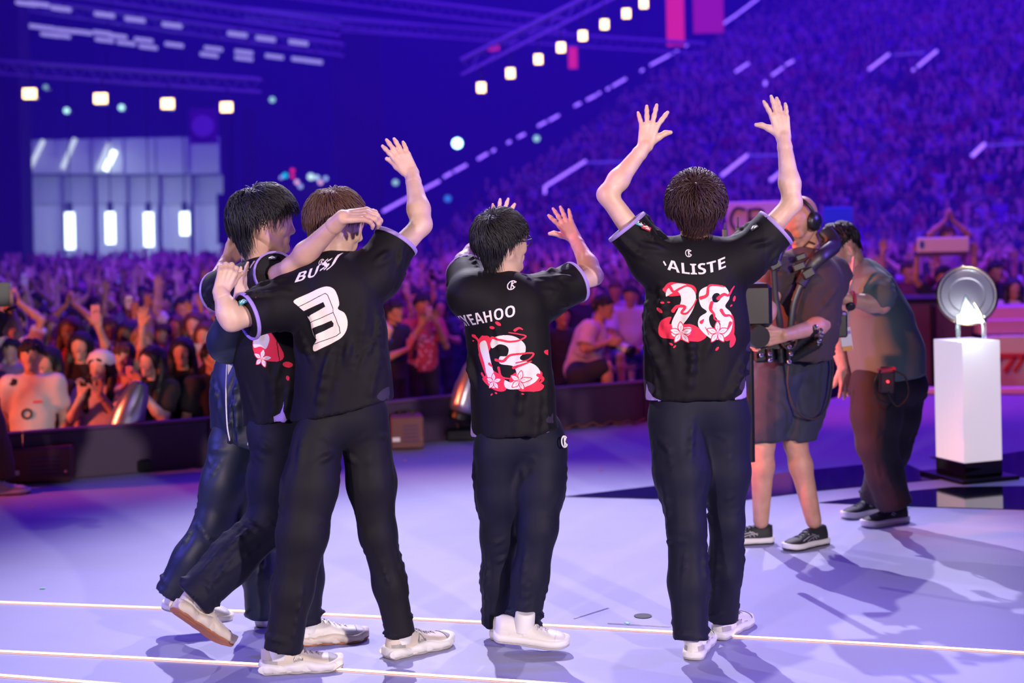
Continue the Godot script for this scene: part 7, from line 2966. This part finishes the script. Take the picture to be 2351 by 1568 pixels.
func seated(label: String, px: float, py: float, d: float, tint: int, hk: int, skin: int) -> void:
	var top := at(px, py, d)
	var o := Vector3(top.x, top.y - 1.30, top.z)
	var J := {
		"head": o + Vector3(0, 1.18, 0.05), "hf": Vector3(-0.2, -0.1, 1), "hu": Vector3.UP, "neck": o + Vector3(0, 1.03, 0.02), "back": Vector3(0, 0, -1),
		"sl": o + Vector3(-0.18, 0.96, 0), "sr": o + Vector3(0.18, 0.96, 0), "el": o + Vector3(-0.26, 0.70, 0.12), "er": o + Vector3(0.26, 0.70, 0.12), "wl": o + Vector3(-0.08, 0.58, 0.34), "wr": o + Vector3(0.10, 0.56, 0.34),
		"hl": o + Vector3(-0.10, 0.48, 0), "hr": o + Vector3(0.10, 0.48, 0), "kl": o + Vector3(-0.16, 0.50, 0.42), "kr": o + Vector3(0.16, 0.50, 0.42), "al": o + Vector3(-0.15, 0.08, 0.42), "ar": o + Vector3(0.15, 0.08, 0.44), "bare": true}
	var hs := Shape.new(0.008)
	for e in [["l", 1.0], ["r", -1.0]]:
		wrist_part(hs, J["e" + e[0]], J["w" + e[0]])
		hand(hs, J["w" + e[0]], Vector3(e[1], -0.3, 0.5), Vector3(0, 1, 0.3), Vector3(-e[1] * 0.3, 0.5, 1), [0.1, 0, 0, -0.1], [0.4, 0.4, 0.4, 0.4])
	var p := figure(label, J, [M.skin, M.skin_pale, M.skin_tan][skin], [[hs, 0.0065]], 1.05)
	hair(p, J.head, J.hf, J.hu, [M.hair_black, M.hair_dark_brown, M.hair_brown][hk], {"n": 200, "len": 0.05, "seed": 71, "wide": 0.011, "puff": 0.008})
	var sh := Shape.new(0.05)
	sh.chain([o + Vector3(0, 0.88, 0), o + Vector3(0, 0.70, 0.02), o + Vector3(0, 0.46, 0.02)], [0.175, 0.17, 0.18], J.back, 1.4)
	for i in 2:
		var a: Vector3 = [J.sl, J.sr][i]
		var e: Vector3 = [J.el, J.er][i]
		sh.cap(J.neck - Vector3(0, 0.05, 0), a, 0.065, 0.08)
		sh.cap(a, e, 0.085, 0.09)
		sh.cut(a.lerp(e, 0.75), e - a, 0.12)
	surface_job(blank("t_shirt", p), [[sh, 0.016]], [M.tees[tint][0]])
	var t := Shape.new(0.03)
	t.cap(J.hl, J.hr, 0.14)
	t.chain([J.hl, J.kl.lerp(J.hl, 0.1)], [0.115, 0.09])
	t.chain([J.hr, J.kr.lerp(J.hr, 0.1)], [0.115, 0.09])
	surface_job(blank("shorts", p), [[t, 0.018]], [M.shorts_blue])
	var style := {"upper": M.white_leather, "sole": M.white_sole, "thick": 0.03, "sock": false}
	for s in ["l", "r"]:
		shoe(p, J["a" + s] + Vector3(0, -0.08, -0.06), Vector3(0, 0, 1), Vector3.UP, style)


func _ready() -> void:
	# ---- camera
	var cam := Camera3D.new()
	cam.name = "camera"
	add_child(cam)
	var lens := CameraAttributesPhysical.new()
	lens.frustum_near = 0.05
	lens.frustum_far = 400.0
	lens.frustum_focal_length = 50.0
	lens.frustum_focus_distance = 5.3
	lens.exposure_aperture = 2.0
	cam.attributes = lens
	cam.near = 0.05
	cam.far = 400.0
	cam.projection = Camera3D.PROJECTION_FRUSTUM
	cam.size = 2.0 * 784.0 / FPX * cam.near
	cam.frustum_offset = Vector2(0, -(784.0 - HORIZON) / FPX * cam.near)
	cam.transform = Transform3D(Basis(Vector3.BACK, ROLL), Vector3(0, EYE, 0))
	cam.current = true
	# ---- surroundings and exposure
	var env := Environment.new()
	env.background_mode = Environment.BG_COLOR
	env.background_color = Color(0, 0, 0)
	env.tonemap_mode = Environment.TONE_MAPPER_LINEAR
	env.tonemap_exposure = 1.0
	env.sdfgi_enabled = true
	env.ssao_enabled = true
	env.ssil_enabled = true
	var we := WorldEnvironment.new()
	we.environment = env
	add_child(we)
	env.volumetric_fog_enabled = true
	env.volumetric_fog_density = 0.0
	# ---- lights of the show
	var violet := Color(0.165, 0.028, 1.0)
	area("ceiling_wash", Vector3(8, 20, -45), Vector3(8, 0, -45), violet, 2000.0, Vector2(60, 50))
	area("hall_wash", Vector3(6, 15, -16), Vector3(10, 2, -50), violet, 1450.0, Vector2(30, 8))
	area("stage_wash", Vector3(0, 9, 6), Vector3(0.3, 0.2, -7), Color(0.42, 0.28, 1.0), 14.0, Vector2(8, 3))
	spot("front_key", Vector3(-2.0, 12.5, -19), Vector3(0.3, 0.5, -5.5), Color(0.95, 0.90, 1.0), 360.0, 12.0, 0.12, 0.7)
	spot("front_key_b", Vector3(5.0, 11.0, -18), Vector3(0.0, 0.6, -5.4), Color(0.98, 0.90, 1.0), 105.0, 12.0, 0.12, 0.7)
	spot("front_key_c", Vector3(-8.5, 10.0, -15), Vector3(0.4, 0.6, -5.4), Color(0.95, 0.88, 1.0), 75.0, 13.0, 0.12, 0.7)
	spot("rear_key", Vector3(4.6, 3.3, 3.0), Vector3(0.2, 1.3, -5.4), Color(1.0, 0.86, 0.82), 92.0, 14.0, 0.12, 0.7)
	spot("rear_key_b", Vector3(-4.4, 3.1, 2.6), Vector3(-0.2, 1.4, -5.4), Color(1.0, 0.82, 0.80), 46.0, 14.0, 0.12, 0.7)
	spot("side_blue", Vector3(-7.5, 3.2, -4.6), Vector3(0.2, 1.0, -5.4), Color(0.14, 0.12, 1.0), 42.0, 16.0, 0.2)
	spot("side_blue_b", Vector3(7.5, 3.6, -5.6), Vector3(0.0, 1.0, -5.4), Color(0.20, 0.10, 1.0), 48.0, 16.0, 0.2)
	spot("amber_side", Vector3(-7.5, 2.6, -5.9), Vector3(1.15, 1.0, -6.95), Color(1.0, 0.17, 0.05), 300.0, 5.0, 0.2, 0.8)
	spot("amber_high", Vector3(-5.0, 6.6, -0.8), Vector3(1.25, 1.15, -6.8), Color(1.0, 0.20, 0.06), 95.0, 4.2, 0.15, 0.8)
	spot("amber_crowd", Vector3(-7.4, 2.4, -7.6), Vector3(-3.0, 0.6, -11.8), Color(1.0, 0.13, 0.05), 42.0, 36.0, 0.3)
	spot("amber_crowd_b", Vector3(2.0, 4.5, -9.0), Vector3(2.5, 0.0, -17.0), Color(1.0, 0.10, 0.12), 17.0, 40.0, 0.3)
	# ---- surfaces
	materials()
	M.strip = glow(Color(1.0, 0.70, 0.55), 3.2)
	M.strip_halo = glow(Color(1.0, 0.30, 0.14), 0.7)  # halo of the floor strips, put in as a faint orange emission
	M.shoe_grey = mat(Color(0.30, 0.28, 0.29), 0.5)
	M.stair_led = glow(Color(0.32, 0.13, 1.0), 2.2)
	M.stair_led_dim = glow(Color(0.16, 0.06, 1.0), 0.7)
	M.tube_white = glow(Color(0.80, 1.0, 0.90), 4.0)
	M.tube_soft = glow(Color(0.45, 0.50, 0.55), 1.8)
	M.amber = glow(Color(1.0, 0.55, 0.20), 7.0)
	M.work_lamp = glow(Color(0.30, 0.24, 0.62), 1.2)
	M.red_banner_glow = glow(Color(0.85, 0.02, 0.16), 0.9)  # red light falling on the banners, painted as their own glow
	M.magenta_banner_glow = glow(Color(0.42, 0.01, 0.30), 0.8)
	M.orange_led = glow(Color(1.0, 0.22, 0.05), 2.0)
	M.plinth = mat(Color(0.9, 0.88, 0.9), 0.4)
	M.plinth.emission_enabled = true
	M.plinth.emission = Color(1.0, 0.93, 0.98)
	M.plinth.emission_energy_multiplier = 0.6  # added emission makes the white plinth evenly bright
	M.trophy_lamp = glow(Color(0.9, 1.0, 1.0), 4.0)
	M.plate_silver = mat(Color(0.68, 0.58, 0.64), 0.48, 0.9)
	M.clear_glass = mat(Color(0.9, 0.96, 1.0), 0.02)
	M.clear_glass.transparency = BaseMaterial3D.TRANSPARENCY_ALPHA
	M.clear_glass.albedo_color.a = 0.2
	M.banner = mat(Color(0.20, 0.03, 0.22), 0.8)
	M.banner_disc = mat(Color(0.45, 0.25, 0.50), 0.8)
	M.truss = mat(Color(0.30, 0.28, 0.36), 0.5, 0.3)
	M.tee_black = cloth(Color(0.040, 0.024, 0.028), 0.85, 0.2)
	M.tee_green = cloth(Color(0.095, 0.150, 0.150), 0.85, 0.2)
	M.tee_pink = cloth(Color(0.62, 0.42, 0.45), 0.85, 0.2)
	M.shorts = cloth(Color(0.018, 0.020, 0.042), 0.85, 0.2)
	M.shorts_blue = cloth(Color(0.04, 0.05, 0.30), 0.85, 0.2)
	M.jeans = cloth(Color(0.014, 0.013, 0.024), 0.85, 0.2)
	M.brown_cloth = cloth(Color(0.10, 0.045, 0.035), 0.85, 0.2)
	M.vest = mat(Color(0.020, 0.017, 0.024), 0.42)
	M.wristband = mat(Color(0.60, 0.03, 0.07), 0.5)
	M.lanyard = cloth(Color(0.55, 0.40, 0.42), 0.8)
	M.orange_print = mat(Color(0.80, 0.38, 0.08), 0.6)
	M.red_print = mat(Color(0.70, 0.06, 0.09), 0.6)
	M.blue_print = mat(Color(0.04, 0.16, 0.50), 0.7)
	M.pink_cloth = cloth(Color(0.66, 0.34, 0.52), 0.8)
	M.pack = mat(Color(0.045, 0.02, 0.03), 0.6)
	M.amber_lit_rubber = mat(Color(0.18, 0.06, 0.05), 0.6)  # amber light on the cables is put into their colour
	M.phone_white = mat(Color(0.62, 0.58, 0.60), 0.3)
	M.phone_pink = mat(Color(0.65, 0.35, 0.42), 0.3)
	M.tinted = mat(Color(1, 1, 1), 0.85)
	M.tinted.vertex_color_use_as_albedo = true
	M.tees = []
	for t in [["white", Color(0.62, 0.58, 0.60)], ["light grey", Color(0.36, 0.34, 0.38)], ["grey", Color(0.16, 0.15, 0.18)], ["maroon", Color(0.12, 0.02, 0.04)], ["rose", Color(0.46, 0.20, 0.26)], ["mauve", Color(0.34, 0.20, 0.42)], ["lavender", Color(0.46, 0.36, 0.58)], ["black", Color(0.018, 0.016, 0.022)], ["navy", Color(0.02, 0.025, 0.08)], ["violet", Color(0.16, 0.05, 0.36)], ["red", Color(0.36, 0.03, 0.05)], ["red floral", Color(0.40, 0.05, 0.10)]]:
		M.tees.append([cloth(t[1], 0.85, 0.15), t[0], t[1]])
	# ---- the place
	stage_and_hall()
	show_lamps()
	grandstand()
	hall_far()
	# stage haze hanging in the hall beyond the barrier
	var haze := FogVolume.new()
	haze.name = "stage_haze"
	haze.shape = RenderingServer.FOG_VOLUME_SHAPE_BOX
	haze.size = Vector3(116, 24.4, 80.0)
	haze.position = Vector3(10, 11.4, -13.5 - 40.0)
	var hm := FogMaterial.new()
	hm.density = 0.0065
	hm.albedo = Color(0.5, 0.42, 1.0)
	haze.material = hm
	add_child(haze)
	tag(haze, "violet stage haze hanging in the air over the crowd", "haze", "", "stuff")
	# ---- the people and their things
	crowd_prototypes()
	run_jobs()
	player_28()
	player_13()
	player_3()
	player_hugging()
	player_jacket()
	camera_operator()
	stage_hand()
	edge_person()
	trophy()
	stage_gear()
	crowd_out()
	run_jobs()
